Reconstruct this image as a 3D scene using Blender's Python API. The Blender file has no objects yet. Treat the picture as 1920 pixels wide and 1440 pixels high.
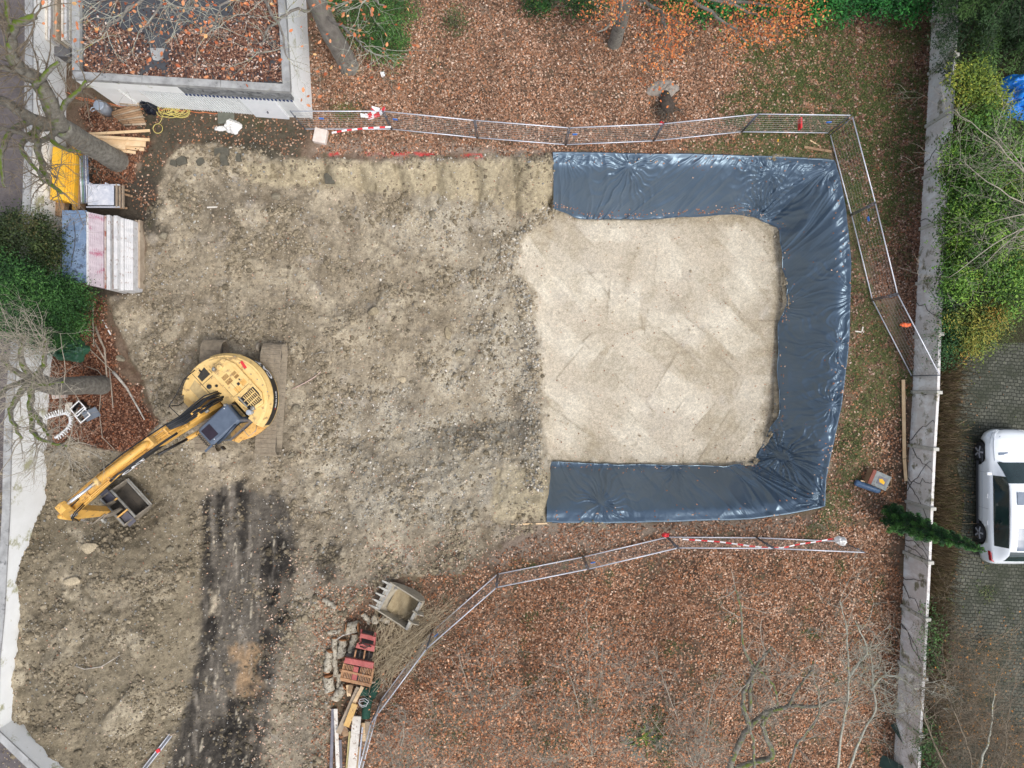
import bpy, math, random
import numpy as np
from mathutils import Vector, Matrix, Euler

R = math.radians
scene = bpy.context.scene
COL = scene.collection

# ---------------------------------------------------------------- camera, world, sun, exposure
CAM_H = 28.6
FPX = 1331.0            # focal length in photograph pixels (1920 wide)
cam_data = bpy.data.cameras.new('camera')
cam = bpy.data.objects.new('camera', cam_data)
COL.objects.link(cam)
cam.location = (0, 0, CAM_H)
cam.rotation_euler = (0, 0, 0)
cam_data.sensor_width = 36.0
cam_data.lens = FPX / 1920 * 36
cam_data.clip_end = 1000
scene.camera = cam

SUN_EL, SUN_AZ = 60.0, -42.0      # azimuth counted from +x towards +y
world = bpy.data.worlds.new('World')
scene.world = world
world.use_nodes = True
wn, wl = world.node_tree.nodes, world.node_tree.links
wn.clear()
wo = wn.new('ShaderNodeOutputWorld')
bg = wn.new('ShaderNodeBackground')
sky = wn.new('ShaderNodeTexSky')
sky.sky_type = 'NISHITA'
sky.sun_disc = False
sky.sun_elevation = R(SUN_EL)
sky.sun_rotation = R(90 - SUN_AZ)
sky.air_density = 1.0
sky.dust_density = 3.0
# a thick cloud cover: most of the sky's blue is washed to grey
bw = wn.new('ShaderNodeRGBToBW')
wl.new(sky.outputs[0], bw.inputs[0])
tint = wn.new('ShaderNodeMix'); tint.data_type = 'RGBA'; tint.blend_type = 'MULTIPLY'
tint.inputs[0].default_value = 1.0
wl.new(bw.outputs[0], tint.inputs[6])
tint.inputs[7].default_value = (1.0, 1.0, 1.02, 1)
mix = wn.new('ShaderNodeMix'); mix.data_type = 'RGBA'
mix.inputs[0].default_value = 0.62
wl.new(sky.outputs[0], mix.inputs[6])
wl.new(tint.outputs[2], mix.inputs[7])
wl.new(mix.outputs[2], bg.inputs[0])
bg.inputs[1].default_value = 0.15
wl.new(bg.outputs[0], wo.inputs[0])

sd = bpy.data.lights.new('sun', 'SUN')
sd.energy = 0.75
sd.angle = R(20)
sd.color = (1.0, 0.96, 0.9)
sun = bpy.data.objects.new('sun', sd)
COL.objects.link(sun)
sv = Vector((math.cos(R(SUN_EL)) * math.cos(R(SUN_AZ)), math.cos(R(SUN_EL)) * math.sin(R(SUN_AZ)), math.sin(R(SUN_EL))))
sun.rotation_euler = sv.to_track_quat('Z', 'Y').to_euler()
sun.location = sv * 60

scene.view_settings.view_transform = 'Standard'
scene.view_settings.look = 'None'
scene.view_settings.gamma = 1.0
scene.view_settings.exposure = 0.84
scene.render.engine = 'CYCLES'
scene.cycles.max_bounces = 6
scene.cycles.diffuse_bounces = 3
scene.cycles.transparent_max_bounces = 8

# ---------------------------------------------------------------- colour and pixel helpers
def L1(v):
    v = v / 255.0
    return v / 12.92 if v <= 0.04045 else ((v + 0.055) / 1.055) ** 2.4
def C(r, g, b): return (L1(r), L1(g), L1(b))
def CA(r, g, b): return np.array(C(r, g, b))

def P(px, py, z=0.0):
    """the real place, at height z, of something measured in the photograph"""
    s = (CAM_H - z) / FPX
    return Vector(((px - 960) * s, (720 - py) * s, z))

# ---------------------------------------------------------------- noise
def _hash(ix, iy, seed):
    h = (ix.astype(np.int64) * 374761393 + iy.astype(np.int64) * 668265263 + seed * 1442695041) & 0xffffffff
    h = ((h ^ (h >> 13)) * 1274126177) & 0xffffffff
    h = h ^ (h >> 16)
    return h
def perlin(x, y, seed=0):
    x = np.asarray(x, float); y = np.asarray(y, float)
    ix = np.floor(x); iy = np.floor(y)
    fx = x - ix; fy = y - iy
    u = fx * fx * fx * (fx * (fx * 6 - 15) + 10)
    v = fy * fy * fy * (fy * (fy * 6 - 15) + 10)
    def g(dx, dy):
        a = _hash(ix + dx, iy + dy, seed) * (2 * np.pi / 4294967296.0)
        return np.cos(a) * (fx - dx) + np.sin(a) * (fy - dy)
    a = g(0, 0) * (1 - u) + g(1, 0) * u
    b = g(0, 1) * (1 - u) + g(1, 1) * u
    return (a * (1 - v) + b * v) * 1.4
def fbm(x, y, f=1.0, o=4, seed=0, gain=0.5):
    r = 0; a = 1; t = 0
    for k in range(o):
        r = r + a * perlin(x * f + 17.3 * k, y * f - 9.1 * k, seed + k)
        t += a; a *= gain; f *= 2.03
    return r / t
def ridged(x, y, f=1.0, o=3, seed=0):
    r = 0; a = 1; t = 0
    for k in range(o):
        r = r + a * (1 - np.abs(perlin(x * f + 5.3 * k, y * f, seed + k)) * 2)
        t += a; a *= .5; f *= 2.0
    return r / t
def cell(x, y, f=1.0, seed=0):
    """worley F1 distance (0..~1) and a random id per cell"""
    x = x * f; y = y * f
    ix = np.floor(x); iy = np.floor(y)
    best = np.full(x.shape, 9.0); idv = np.zeros(x.shape)
    for dx in (-1, 0, 1):
        for dy in (-1, 0, 1):
            h = _hash(ix + dx, iy + dy, seed)
            cx = ix + dx + (h & 0xffff) / 65536.0
            cy = iy + dy + ((h >> 16) & 0xffff) / 65536.0
            d = (cx - x) ** 2 + (cy - y) ** 2
            m = d < best
            best = np.where(m, d, best)
            idv = np.where(m, ((h * 40503) & 0xffff) / 65536.0, idv)
    return np.sqrt(best), idv
def sstep(a, b, x):
    t = np.clip((x - a) / (b - a), 0, 1)
    return t * t * (3 - 2 * t)
def sdf(poly, x, y):
    """signed distance to a polygon, positive inside"""
    d = np.full(x.shape, 1e18); ins = np.zeros(x.shape, bool)
    n = len(poly)
    for i in range(n):
        ax, ay = poly[i]; bx, by = poly[(i + 1) % n]
        ex, ey = bx - ax, by - ay
        wx, wy = x - ax, y - ay
        t = np.clip((wx * ex + wy * ey) / (ex * ex + ey * ey + 1e-12), 0, 1)
        d = np.minimum(d, (wx - ex * t) ** 2 + (wy - ey * t) ** 2)
        c = ((ay > y) != (by > y)) & (x < (bx - ax) * (y - ay) / ((by - ay) if by != ay else 1e-9) + ax)
        ins ^= c
    d = np.sqrt(d)
    return np.where(ins, d, -d)
def dline(pts, x, y):
    d = np.full(x.shape, 1e18)
    for (ax, ay), (bx, by) in zip(pts[:-1], pts[1:]):
        ex, ey = bx - ax, by - ay
        wx, wy = x - ax, y - ay
        t = np.clip((wx * ex + wy * ey) / (ex * ex + ey * ey + 1e-12), 0, 1)
        d = np.minimum(d, (wx - ex * t) ** 2 + (wy - ey * t) ** 2)
    return np.sqrt(d)

# ---------------------------------------------------------------- materials
def new_mat(name):
    m = bpy.data.materials.new(name); m.use_nodes = True
    nt = m.node_tree
    return m, nt, nt.nodes['Principled BSDF']
def mat(name, c1, c2=None, c3=None, scale=3.0, rough=0.7, metal=0.0, bump=0.0, bscale=None, coat=0.0, spec=None,
        attr=None, stretch=None, ramp=(0.35, 0.65), spots=None, spot_scale=9.0, spot_at=0.62, moss=None, moss_up=0.0, alpha=None, sheen=0):
    """procedural surface: two mixed tones in fbm noise, fine speckle, optional stain spots and upward moss"""
    m, nt, bs = new_mat(name)
    N, K = nt.nodes, nt.links
    tc = N.new('ShaderNodeTexCoord')
    vec = tc.outputs['Object']
    if stretch:
        mp = N.new('ShaderNodeMapping'); mp.inputs['Scale'].default_value = stretch
        K.new(vec, mp.inputs[0]); vec = mp.outputs[0]
    nz = N.new('ShaderNodeTexNoise'); nz.inputs['Scale'].default_value = scale
    nz.inputs['Detail'].default_value = 6; nz.inputs['Roughness'].default_value = 0.65
    K.new(vec, nz.inputs['Vector'])
    rp = N.new('ShaderNodeValToRGB')
    rp.color_ramp.elements[0].position = ramp[0]; rp.color_ramp.elements[1].position = ramp[1]
    c2 = c2 or tuple(min(1, v * 1.25) for v in c1)
    rp.color_ramp.elements[0].color = (*c1, 1); rp.color_ramp.elements[1].color = (*c2, 1)
    if c3:
        e = rp.color_ramp.elements.new((ramp[0] + ramp[1]) / 2); e.color = (*c3, 1)
    K.new(nz.outputs[0], rp.inputs[0])
    out = rp.outputs[0]
    if attr:
        at = N.new('ShaderNodeAttribute'); at.attribute_name = attr
        mx = N.new('ShaderNodeMix'); mx.data_type = 'RGBA'; mx.blend_type = 'MULTIPLY'; mx.inputs[0].default_value = 1
        K.new(at.outputs[0], mx.inputs[6]); K.new(out, mx.inputs[7]); out = mx.outputs[2]
    if spots:
        n2 = N.new('ShaderNodeTexNoise'); n2.inputs['Scale'].default_value = spot_scale; n2.inputs['Detail'].default_value = 8
        n2.inputs['Roughness'].default_value = 0.7
        K.new(tc.outputs['Object'], n2.inputs['Vector'])
        r2 = N.new('ShaderNodeValToRGB'); r2.color_ramp.elements[0].position = spot_at; r2.color_ramp.elements[1].position = spot_at + .08
        K.new(n2.outputs[0], r2.inputs[0])
        mx = N.new('ShaderNodeMix'); mx.data_type = 'RGBA'
        K.new(r2.outputs[0], mx.inputs[0]); K.new(out, mx.inputs[6]); mx.inputs[7].default_value = (*spots, 1); out = mx.outputs[2]
    if moss:
        n3 = N.new('ShaderNodeTexNoise'); n3.inputs['Scale'].default_value = 4; n3.inputs['Detail'].default_value = 6
        K.new(tc.outputs['Object'], n3.inputs['Vector'])
        ge = N.new('ShaderNodeNewGeometry'); sx = N.new('ShaderNodeSeparateXYZ'); K.new(ge.outputs['Normal'], sx.inputs[0])
        ma = N.new('ShaderNodeMath'); ma.operation = 'MULTIPLY_ADD'; ma.inputs[1].default_value = 0.45; ma.inputs[2].default_value = moss_up
        K.new(sx.outputs[2], ma.inputs[0])
        ad = N.new('ShaderNodeMath'); ad.operation = 'ADD'; K.new(ma.outputs[0], ad.inputs[0]); K.new(n3.outputs[0], ad.inputs[1])
        r3 = N.new('ShaderNodeValToRGB'); r3.color_ramp.elements[0].position = .72; r3.color_ramp.elements[1].position = .9
        K.new(ad.outputs[0], r3.inputs[0])
        mx = N.new('ShaderNodeMix'); mx.data_type = 'RGBA'
        K.new(r3.outputs[0], mx.inputs[0]); K.new(out, mx.inputs[6]); mx.inputs[7].default_value = (*moss, 1); out = mx.outputs[2]
    K.new(out, bs.inputs['Base Color'])
    bs.inputs['Roughness'].default_value = rough
    bs.inputs['Metallic'].default_value = metal
    if coat: bs.inputs['Coat Weight'].default_value = coat; bs.inputs['Coat Roughness'].default_value = .08
    if spec is not None: bs.inputs['Specular IOR Level'].default_value = spec
    if alpha: bs.inputs['Alpha'].default_value = alpha
    if bump:
        bz = N.new('ShaderNodeTexNoise'); bz.inputs['Scale'].default_value = bscale or scale * 5; bz.inputs['Detail'].default_value = 5
        K.new(vec, bz.inputs['Vector'])
        bp = N.new('ShaderNodeBump'); bp.inputs['Strength'].default_value = bump; bp.inputs['Distance'].default_value = 0.02
        K.new(bz.outputs[0], bp.inputs['Height']); K.new(bp.outputs[0], bs.inputs['Normal'])
    return m

# ---------------------------------------------------------------- objects
def props(o, label=None, cat=None, group=None, kind=None):
    if label: o['label'] = label
    if cat: o['category'] = cat
    if group: o['group'] = group
    if kind: o['kind'] = kind
    return o
def thing(name, label, cat, loc=(0, 0, 0), group=None, rotz=0.0):
    o = bpy.data.objects.new(name, None); COL.objects.link(o)
    o.empty_display_size = .3
    o.location = loc; o.rotation_euler = (0, 0, rotz)
    return props(o, label, cat, group)
def fast_mesh(name, V, F, m, parent=None, colors=None, smooth=False, mats=None, matidx=None):
    """V (n,3), F (k,3 or 4) arrays; colors per vertex"""
    V = np.asarray(V, np.float32); F = np.asarray(F, np.int32)
    me = bpy.data.meshes.new(name)
    k = F.shape[1]
    me.vertices.add(len(V)); me.vertices.foreach_set('co', V.ravel())
    me.loops.add(F.size); me.loops.foreach_set('vertex_index', F.ravel())
    me.polygons.add(len(F)); me.polygons.foreach_set('loop_start', np.arange(0, F.size, k, dtype=np.int32))
    if smooth: me.polygons.foreach_set('use_smooth', np.ones(len(F), bool))
    me.update(calc_edges=True)
    if colors is not None:
        ca = me.color_attributes.new('tone', 'FLOAT_COLOR', 'POINT')
        c4 = np.ones((len(V), 4), np.float32); c4[:, :3] = colors
        ca.data.foreach_set('color', c4.ravel())
    me.materials.append(m)
    o = bpy.data.objects.new(name, me); COL.objects.link(o)
    if parent: o.parent = parent
    return o

class MB:
    """gathers shapes, then links them as ONE mesh"""
    def __init__(s, M=None):
        s.v = []; s.f = []; s.M = M or Matrix(); s.smooth = []
    def add(s, vs, fs, smooth=False):
        n = len(s.v)
        s.v += [s.M @ Vector(v) for v in vs]
        s.f += [[i + n for i in f] for f in fs]
        s.smooth += [smooth] * len(fs)
        return s
    def box(s, c, d, rz=0.0, rot=None):
        m = Matrix.Translation(c) @ (rot.to_4x4() if rot else Matrix.Rotation(rz, 4, 'Z'))
        x, y, z = d[0] / 2, d[1] / 2, d[2] / 2
        vs = [m @ Vector((a * x, b * y, e * z)) for a, b, e in ((-1, -1, -1), (1, -1, -1), (1, 1, -1), (-1, 1, -1), (-1, -1, 1), (1, -1, 1), (1, 1, 1), (-1, 1, 1))]
        return s.add(vs, [(0, 3, 2, 1), (4, 5, 6, 7), (0, 1, 5, 4), (1, 2, 6, 5), (2, 3, 7, 6), (3, 0, 4, 7)])
    def bar(s, a, b, w, h, up=(0, 0, 1)):
        a = Vector(a); b = Vector(b); d = (b - a)
        X = d.normalized(); U = Vector(up); Y = U.cross(X)
        if Y.length < 1e-4: Y = Vector((0, 1, 0)).cross(X)
        Y.normalize(); Z = X.cross(Y)
        rot = Matrix((X, Y, Z)).transposed()
        return s.box((a + b) / 2, (d.length, w, h), rot=rot)
    def tube(s, pts, r, n=8, caps=True):
        pts = [Vector(p) for p in pts]
        rr = r if isinstance(r, (list, tuple)) else [r] * len(pts)
        vs = []; fs = []
        prev = None
        for i, p in enumerate(pts):
            t = (pts[min(i + 1, len(pts) - 1)] - pts[max(i - 1, 0)])
            t = t.normalized() if t.length > 1e-9 else Vector((0, 0, 1))
            if prev is None:
                u = t.orthogonal().normalized()
            else:
                u = (prev - t * prev.dot(t))
                u = u.normalized() if u.length > 1e-6 else t.orthogonal().normalized()
            prev = u; w = t.cross(u)
            for k in range(n):
                a = 2 * math.pi * k / n
                vs.append(p + (u * math.cos(a) + w * math.sin(a)) * rr[i])
        for i in range(len(pts) - 1):
            for k in range(n):
                a = i * n + k; b = i * n + (k + 1) % n
                fs.append((a, b, b + n, a + n))
        if caps:
            fs.append(tuple(range(n - 1, -1, -1))); fs.append(tuple((len(pts) - 1) * n + k for k in range(n)))
        return s.add(vs, fs, n > 5)
    def cyl(s, a, b, r, n=16, r2=None): return s.tube([a, b], [r, r if r2 is None else r2], n)
    def prism(s, poly, z0, z1, top=None):
        """polygon (counter-clockwise xy) between heights; top: optional other polygon"""
        n = len(poly); top = top or poly
        vs = [(x, y, z0) for x, y in poly] + [(x, y, z1) for x, y in top]
        fs = [tuple(range(n - 1, -1, -1)), tuple(range(n, 2 * n))] + [(i, (i + 1) % n, n + (i + 1) % n, n + i) for i in range(n)]
        return s.add(vs, fs)
    def plate(s, poly, y0, y1):
        """polygon in the x-z plane, pushed along y"""
        n = len(poly)
        vs = [(x, y0, z) for x, z in poly] + [(x, y1, z) for x, z in poly]
        fs = [tuple(range(n)), tuple(range(2 * n - 1, n - 1, -1))] + [(i, n + i, n + (i + 1) % n, (i + 1) % n) for i in range(n)]
        return s.add(vs, fs)
    def build(s, name, m, parent=None, bevel=0.0, label=None, origin=None, fix=True, seg=2):
        me = bpy.data.meshes.new(name)
        vs = s.v
        if origin is not None: vs = [v - Vector(origin) for v in vs]
        me.from_pydata([tuple(v) for v in vs], [], s.f)
        if any(s.smooth): me.polygons.foreach_set('use_smooth', s.smooth)
        me.materials.append(m)
        if fix:
            import bmesh
            bm = bmesh.new(); bm.from_mesh(me); bmesh.ops.recalc_face_normals(bm, faces=bm.faces); bm.to_mesh(me); bm.free()
        me.update()
        o = bpy.data.objects.new(name, me); COL.objects.link(o)
        if parent: o.parent = parent
        if origin is not None: o.location = origin
        if bevel:
            b = o.modifiers.new('bevel', 'BEVEL'); b.width = bevel; b.segments = seg; b.limit_method = 'ANGLE'; b.angle_limit = R(35)
            b.harden_normals = False
        if label: o['label'] = label
        return o

rng = np.random.default_rng(11)
rnd = random.Random(5)
# ---------------------------------------------------------------- the terrain
def WP(px, py, z=0.0):
    p = P(px, py, z); return (p.x, p.y)
RIM = [WP(*p) for p in ((150, 300), (300, 296), (455, 296), (700, 300), (1035, 290), (1300, 290), (1440, 295), (1556, 301), (1582, 390), (1592, 490), (1588, 640),
                        (1574, 760), (1554, 880), (1538, 950), (1410, 972), (1200, 978), (1025, 978), (900, 985), (760, 1010), (600, 1060), (420, 1100), (300, 1100), (150, 900))]
LWALL_TOP = [(66, -160), (62, 0), (62, 90), (61, 250), (57, 400), (45, 560), (30, 700), (23, 800), (19, 960), (9, 1150), (0, 1240), (-3, 1368), (72, 1438), (150, 1510), (230, 1580)]
LWALL = [WP(a, b, 2.0) for a, b in LWALL_TOP]
RWALL = [WP(*p) for p in ((1752, -120), (1746, 20), (1744, 60), (1735, 238), (1724, 430), (1713, 632), (1710, 735), (1704, 835), (1699, 940), (1695, 1035), (1690, 1135), (1685, 1240), (1679, 1340), (1674, 1450), (1668, 1560))]
MOUND = [WP(*p) for p in ((-20, 900), (60, 900), (110, 960), (250, 960), (330, 1000), (372, 1060), (380, 1200), (370, 1300), (340, 1360), (300, 1430), (290, 1560), (100, 1560), (-40, 1380))]

T_OUT = [(1036, 287), (1120, 288), (1300, 290), (1440, 295), (1563, 301), (1573, 335), (1585, 400), (1594, 490), (1590, 640), (1576, 760), (1556, 850), (1546, 900), (1545, 949), (1480, 962), (1410, 972), (1200, 978), (1024, 979)]
T_IN = [(1036, 396), (1075, 410), (1180, 413), (1390, 404), (1440, 417), (1455, 432), (1462, 480), (1468, 570), (1457, 604), (1450, 780), (1441, 800), (1430, 835), (1410, 866), (1360, 871), (1300, 873), (1120, 869), (1023, 865)]
TARP_AREA = [WP(*p) for p in T_OUT] + [WP(*p, -2.5) for p in T_IN[::-1]]
def mk_axis(lo, hi, step, far, grow=1.35):
    a = list(np.arange(lo, hi + step / 2, step)); s = step
    left = []; x = lo
    while x > -far: s *= grow; x -= s; left.append(x)
    s = step; right = []; x = hi
    while x < far: s *= grow; x += s; right.append(x)
    return np.array(left[::-1] + a + right)
GX = mk_axis(-21.6, 21.6, 0.06, 260)
GY = mk_axis(-16.6, 16.6, 0.06, 260)
XX, YY = np.meshgrid(GX, GY)

# scrape marks left on the floor by the bucket: long rectangles of slightly different level and tone
SCR = []
_r = random.Random(3)
for i in range(120):
    px = _r.uniform(985, 1460); py = _r.uniform(415, 870)
    a = _r.choice((0, 0, 90, 90, -42, -45, -38, -50, 5, -8, 82)) + _r.uniform(-6, 6)
    if py > 650 and px < 1300: a = _r.choice((-40, -48, -35, 50)) + _r.uniform(-6, 6)
    if py > 720 and px > 1250: a = _r.choice((58, 50, 65)) + _r.uniform(-5, 5)
    SCR.append((*WP(px, py, -2.5), R(a), _r.uniform(.6, 1.6), _r.choice((.45, .6, .6, .7)), _r.uniform(-1, 1)))

SCS = []
for i in range(70):
    px = _r.uniform(300, 1000); py = _r.uniform(330, 1000)
    if i > 50: px = _r.uniform(60, 340); py = _r.uniform(1000, 1400)
    SCS.append((*WP(px, py, -1), R(_r.choice((0, 90, 55, -35, 40, -50, 70)) + _r.uniform(-12, 12)), _r.uniform(.5, 1.4), _r.choice((.3, .45, .6)), _r.choice((-1, -.7, .6, .8, 1))))
NSC = None
def win(cx, cy, r):
    i0, i1 = np.searchsorted(GX, (cx - r, cx + r)); j0, j1 = np.searchsorted(GY, (cy - r, cy + r))
    return (slice(j0, j1), slice(i0, i1))
def scs_mask(s_):
    global NSC
    if NSC is None: NSC = fbm(XX, YY, 1.6, 3, 1200)
    cx, cy, a, l, w, s = s_
    W = win(cx, cy, l + w + .8); x = XX[W]; y = YY[W]
    u = (x - cx) * math.cos(a) + (y - cy) * math.sin(a); v = -(x - cx) * math.sin(a) + (y - cy) * math.cos(a)
    n = NSC[W]
    return W, sstep(l + .3, l - .4, np.abs(u) + .5 * n) * sstep(w + .05, w - .08, np.abs(v) + .25 * n), np.exp(-((v - w + .02 + .2 * n) / .05) ** 2) * sstep(l, l - .2, np.abs(u))
def height_fields(x, y):
    n1 = fbm(x, y, .35, 3, 1); n2 = fbm(x, y, 1.1, 4, 7); n3 = fbm(x, y, 4.0, 4, 21)
    d = sdf(RIM, x + .18 * fbm(x, y, .8, 3, 40), y + .18 * fbm(x, y, .8, 3, 50))
    # ramp from the site level down to the clean floor
    ax = x - n1 * .8
    D = 2.35 * sstep(-13.2, 1.2, ax)
    px1 = 960 + x * FPX / (CAM_H + 2.4)
    D = np.where(ax > 1.1, 2.35 + .15 * sstep(1.1, 1.7, ax), D)
    tb = sstep(WP(1015, 0)[0], WP(1050, 0)[0], x)          # under the sheet the bank starts behind a flat apron
    d = d - .42 * np.abs(np.sin(np.pi * x / 1.55 + n1)) * sstep(5, 7, y) * (1 - tb)      # scalloped bucket cuts
    face = np.clip((d - .42 * tb) * (1.25 + .35 * tb), 0, 1e9)
    gentle = (1 - tb) * sstep(2.5, -3.0, y)
    face = face * (1 - gentle) + gentle * D * sstep(-.3, 6.0, d)
    rough = .12 * np.abs(fbm(x, y, .9, 3, 61)) * sstep(0, .4, d)
    z = -np.minimum(face + rough, D)
    inpit = sstep(0.0, .15, d)
    # clods and hollows
    fb = np.interp(-y, [-7.5, -6.3, -5.2, -3.7, -1.9, .9, 3.3, 6], [2.1, .6, .1, 1.0, 1.2, 1.3, 1.45, 1.5])
    floor = sstep(-.22, .22, x - fb + .75 * fbm(x, y, .9, 5, 71, .6)) * sstep(1.65, 2.0, d)
    pxx = 960 + x * FPX / (CAM_H - z); pyy = 720 - y * FPX / (CAM_H - z)
    site = site_mask(pxx, pyy, x, y)
    loose = site * (1 - floor)
    # large heaps and ridges in the worked ground
    z = z + loose * (.26 * fbm(x, y, .55, 3, 80) + .17 * np.abs(fbm(x, y, 1.3, 3, 90)) + .05 * fbm(x, y, 3.2, 3, 95))
    c1, _ = cell(x + .2 * n2, y + .2 * n2, 3.3, 5)
    cl = sstep(-.05, .35, fbm(x, y, .6, 3, 33))
    z = z + loose * cl * .12 * np.clip(1 - c1 * 1.6, 0, 1) ** .7
    c2, _ = cell(x, y, 7.5, 9)
    z = z + loose * (.35 + .65 * cl) * .045 * np.clip(1 - c2 * 1.5, 0, 1)
    # berm of stones beside the clean floor
    b = np.exp(-((x - fb + .45 + .5 * fbm(x, y, .5, 2, 12)) / .4) ** 2) * sstep(1.2, 2.2, d)
    z = z + .16 * b
    # two mounds and the hollow between them
    for (hx, hy, hr, hh) in ((745, 590, 1.5, .45), (850, 700, 1.4, .3), (640, 640, 1.3, .25), (880, 560, 1.2, -.25), (700, 740, 1.2, -.2), (860, 880, 1.7, .28), (520, 420, 1.6, .2), (330, 430, 1.2, .25), (600, 780, 1.4, .12), (700, 420, 1.8, .22)):
        cx, cy = WP(hx, hy, -1)
        z = z + hh * np.exp(-(((x - cx) ** 2 + (y - cy) ** 2) / hr ** 2)) * inpit * (.7 + .8 * n2)
    # spoil heap against the long wall
    m = sdf(MOUND, x + .3 * n2, y + .3 * n2)
    z = z + 1.15 * sstep(-.1, 2.3, m) * (1 + .25 * n2) + .05 * sstep(.05, .25, m)
    z = z * (1 - .0)
    bkx, bky = WP(243, 945, .5)
    z = z - .38 * np.exp(-(((x - bkx) ** 2 + (y - bky) ** 2) / 1.3) ** 2)
    # haul track sunk beside it
    hl = dline([WP(455, 880), WP(450, 1020), WP(440, 1200), WP(420, 1340), WP(400, 1560)], x, y)
    z = z - .14 * sstep(1.9, 1.0, hl) * site
    for cxp in ((503, 508, 500, 488), (393, 402, 392, 386)):
        t = dline([WP(cxp[1] + 12, 440), WP(cxp[1], 640), WP(cxp[0], 860), WP(cxp[2], 1000), WP(cxp[3], 1150)], x, y)
        tm = sstep(.44, .36, t) * site * sstep(-.35, .05, fbm(x, y, .5, 2, 99) + .12)
        bars = (np.sin(y * 2 * np.pi / .19 + .5 * n1) > .1) * 1.0
        z = z * 1 - tm * (.05 + .035 * bars)
    calm = np.zeros(x.shape)
    for q in SCS:
        W, k, e = scs_mask(q); z[W] = z[W] + loose[W] * (k * q[5] * .035 + e * .05)
    # floor scrapes
    for (cx, cy, a, l, w, s) in SCR:
        m = floor > .02
        if not m.any(): break
        xs = x[m]; ys = y[m]
        u = (xs - cx) * math.cos(a) + (ys - cy) * math.sin(a); v = -(xs - cx) * math.sin(a) + (ys - cy) * math.cos(a)
        k = sstep(l, l - .25, np.abs(u)) * sstep(w, w - .05, np.abs(v)) * sstep(-.1, .1, l - u)
        z[m] = z[m] + floor[m] * k * s * .014
    z = z + floor * (.018 * n2 + .006 * n3)
    tarp = sdf(TARP_AREA, x, y)
    z = np.where((tb > .5) & (tarp < 0) & (d > 1.25), np.minimum(z, -2.47 + .02 * n2), z)
    z = z - .52 * sstep(-.04, .30, tarp)
    # undisturbed ground
    z = z + (1 - site) * (.05 * n2 + .02 * n3)
    z = z + site * .014 * n3
    # yard behind the right wall lies higher
    rx = np.interp(y, [p[1] for p in RWALL][::-1], [p[0] for p in RWALL][::-1])
    beyond = sstep(.02, .1, x - rx - .1)
    z = z * (1 - beyond) + beyond * 1.08
    # street beyond the left wall
    lx = np.interp(y, [p[1] for p in LWALL][::-1], [p[0] for p in LWALL][::-1])
    out = sstep(.02, .12, lx - x - .12)
    z = z * (1 - out) + out * 0.0
    # building pad
    bx = sdf([WP(*p) for p in ((150, -80), (575, -80), (578, 218), (150, 190))], x, y)
    z = z * (1 - sstep(0, .1, bx)) + sstep(0, .1, bx) * .0
    return z, d, floor, site, m * 0 if False else None

SITE_PX = [(300, 372), (297, 330), (318, 292), (345, 270), (395, 266), (420, 278), (455, 270), (500, 268), (545, 292), (700, 297), (1035, 289), (1300, 289), (1560, 300), (1594, 490), (1588, 640), (1575, 760), (1545, 930), (1410, 974),
           (1025, 986), (960, 1010), (900, 1050), (850, 1085), (760, 1085), (705, 1110), (650, 1150), (620, 1290), (615, 1500), (-80, 1500), (-80, 860), (60, 850), (120, 830), (250, 850), (300, 790),
           (262, 700), (225, 620), (195, 548), (262, 545), (275, 470), (268, 425), (280, 390)]
def site_mask(px, py, x, y):
    w = 16 * fbm(x, y, .7, 4, 201)
    w2 = 16 * fbm(x, y, .7, 4, 211)
    s = sdf(SITE_PX, px + w, py + w2)
    return sstep(-3, 5, s)

zz, DD, FLOOR, SITE, _ = height_fields(XX, YY)
inview = (np.abs(XX) < 22.5) & (np.abs(YY) < 17.5)
GZ = zz
PX = 960 + XX * FPX / (CAM_H - GZ); PY = 720 - YY * FPX / (CAM_H - GZ)

def bil(A, x, y):
    x = np.atleast_1d(np.asarray(x, float)); y = np.atleast_1d(np.asarray(y, float))
    i = np.clip(np.searchsorted(GX, x) - 1, 0, len(GX) - 2); j = np.clip(np.searchsorted(GY, y) - 1, 0, len(GY) - 2)
    u = (x - GX[i]) / (GX[i + 1] - GX[i]); v = (y - GY[j]) / (GY[j + 1] - GY[j])
    return (A[j, i] * (1 - u) * (1 - v) + A[j, i + 1] * u * (1 - v) + A[j + 1, i] * (1 - u) * v + A[j + 1, i + 1] * u * v)
def gz(x, y): return float(bil(GZ, x, y)[0])
def G(px, py, up=0.0):
    """the ground point seen at a pixel of the photograph (up: so much above it)"""
    z = 0.0
    for _ in range(6):
        p = P(px, py, z + up); z = gz(p.x, p.y)
    p = P(px, py, z + up)
    return p

# ---- soil tones, by zone
def poly_mask(poly, soft=8, warp=12, wf=.9, seed=300):
    w = 2.2 * warp * fbm(XX, YY, wf, 5, seed, .65); w2 = 2.2 * warp * fbm(XX, YY, wf, 5, seed + 10, .65)
    return sstep(-soft * 1.3, soft * 1.3, sdf(poly, PX + w, PY + w2))
def mixc(A, c, m): return A * (1 - m[..., None]) + np.asarray(c) * m[..., None]
N1 = fbm(XX, YY, .5, 6, 400, .68); N2 = fbm(XX, YY, 2.2, 4, 410, .6); N3 = fbm(XX, YY, 9, 2, 420); N4 = fbm(XX, YY, .9, 4, 430, .55)
base = np.zeros(XX.shape + (3,)) + CA(114, 96, 80)
base = mixc(base, CA(96, 76, 62), sstep(0, .4, N2))
base = mixc(base, CA(134, 118, 102), sstep(.05, .5, N4))
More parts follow.
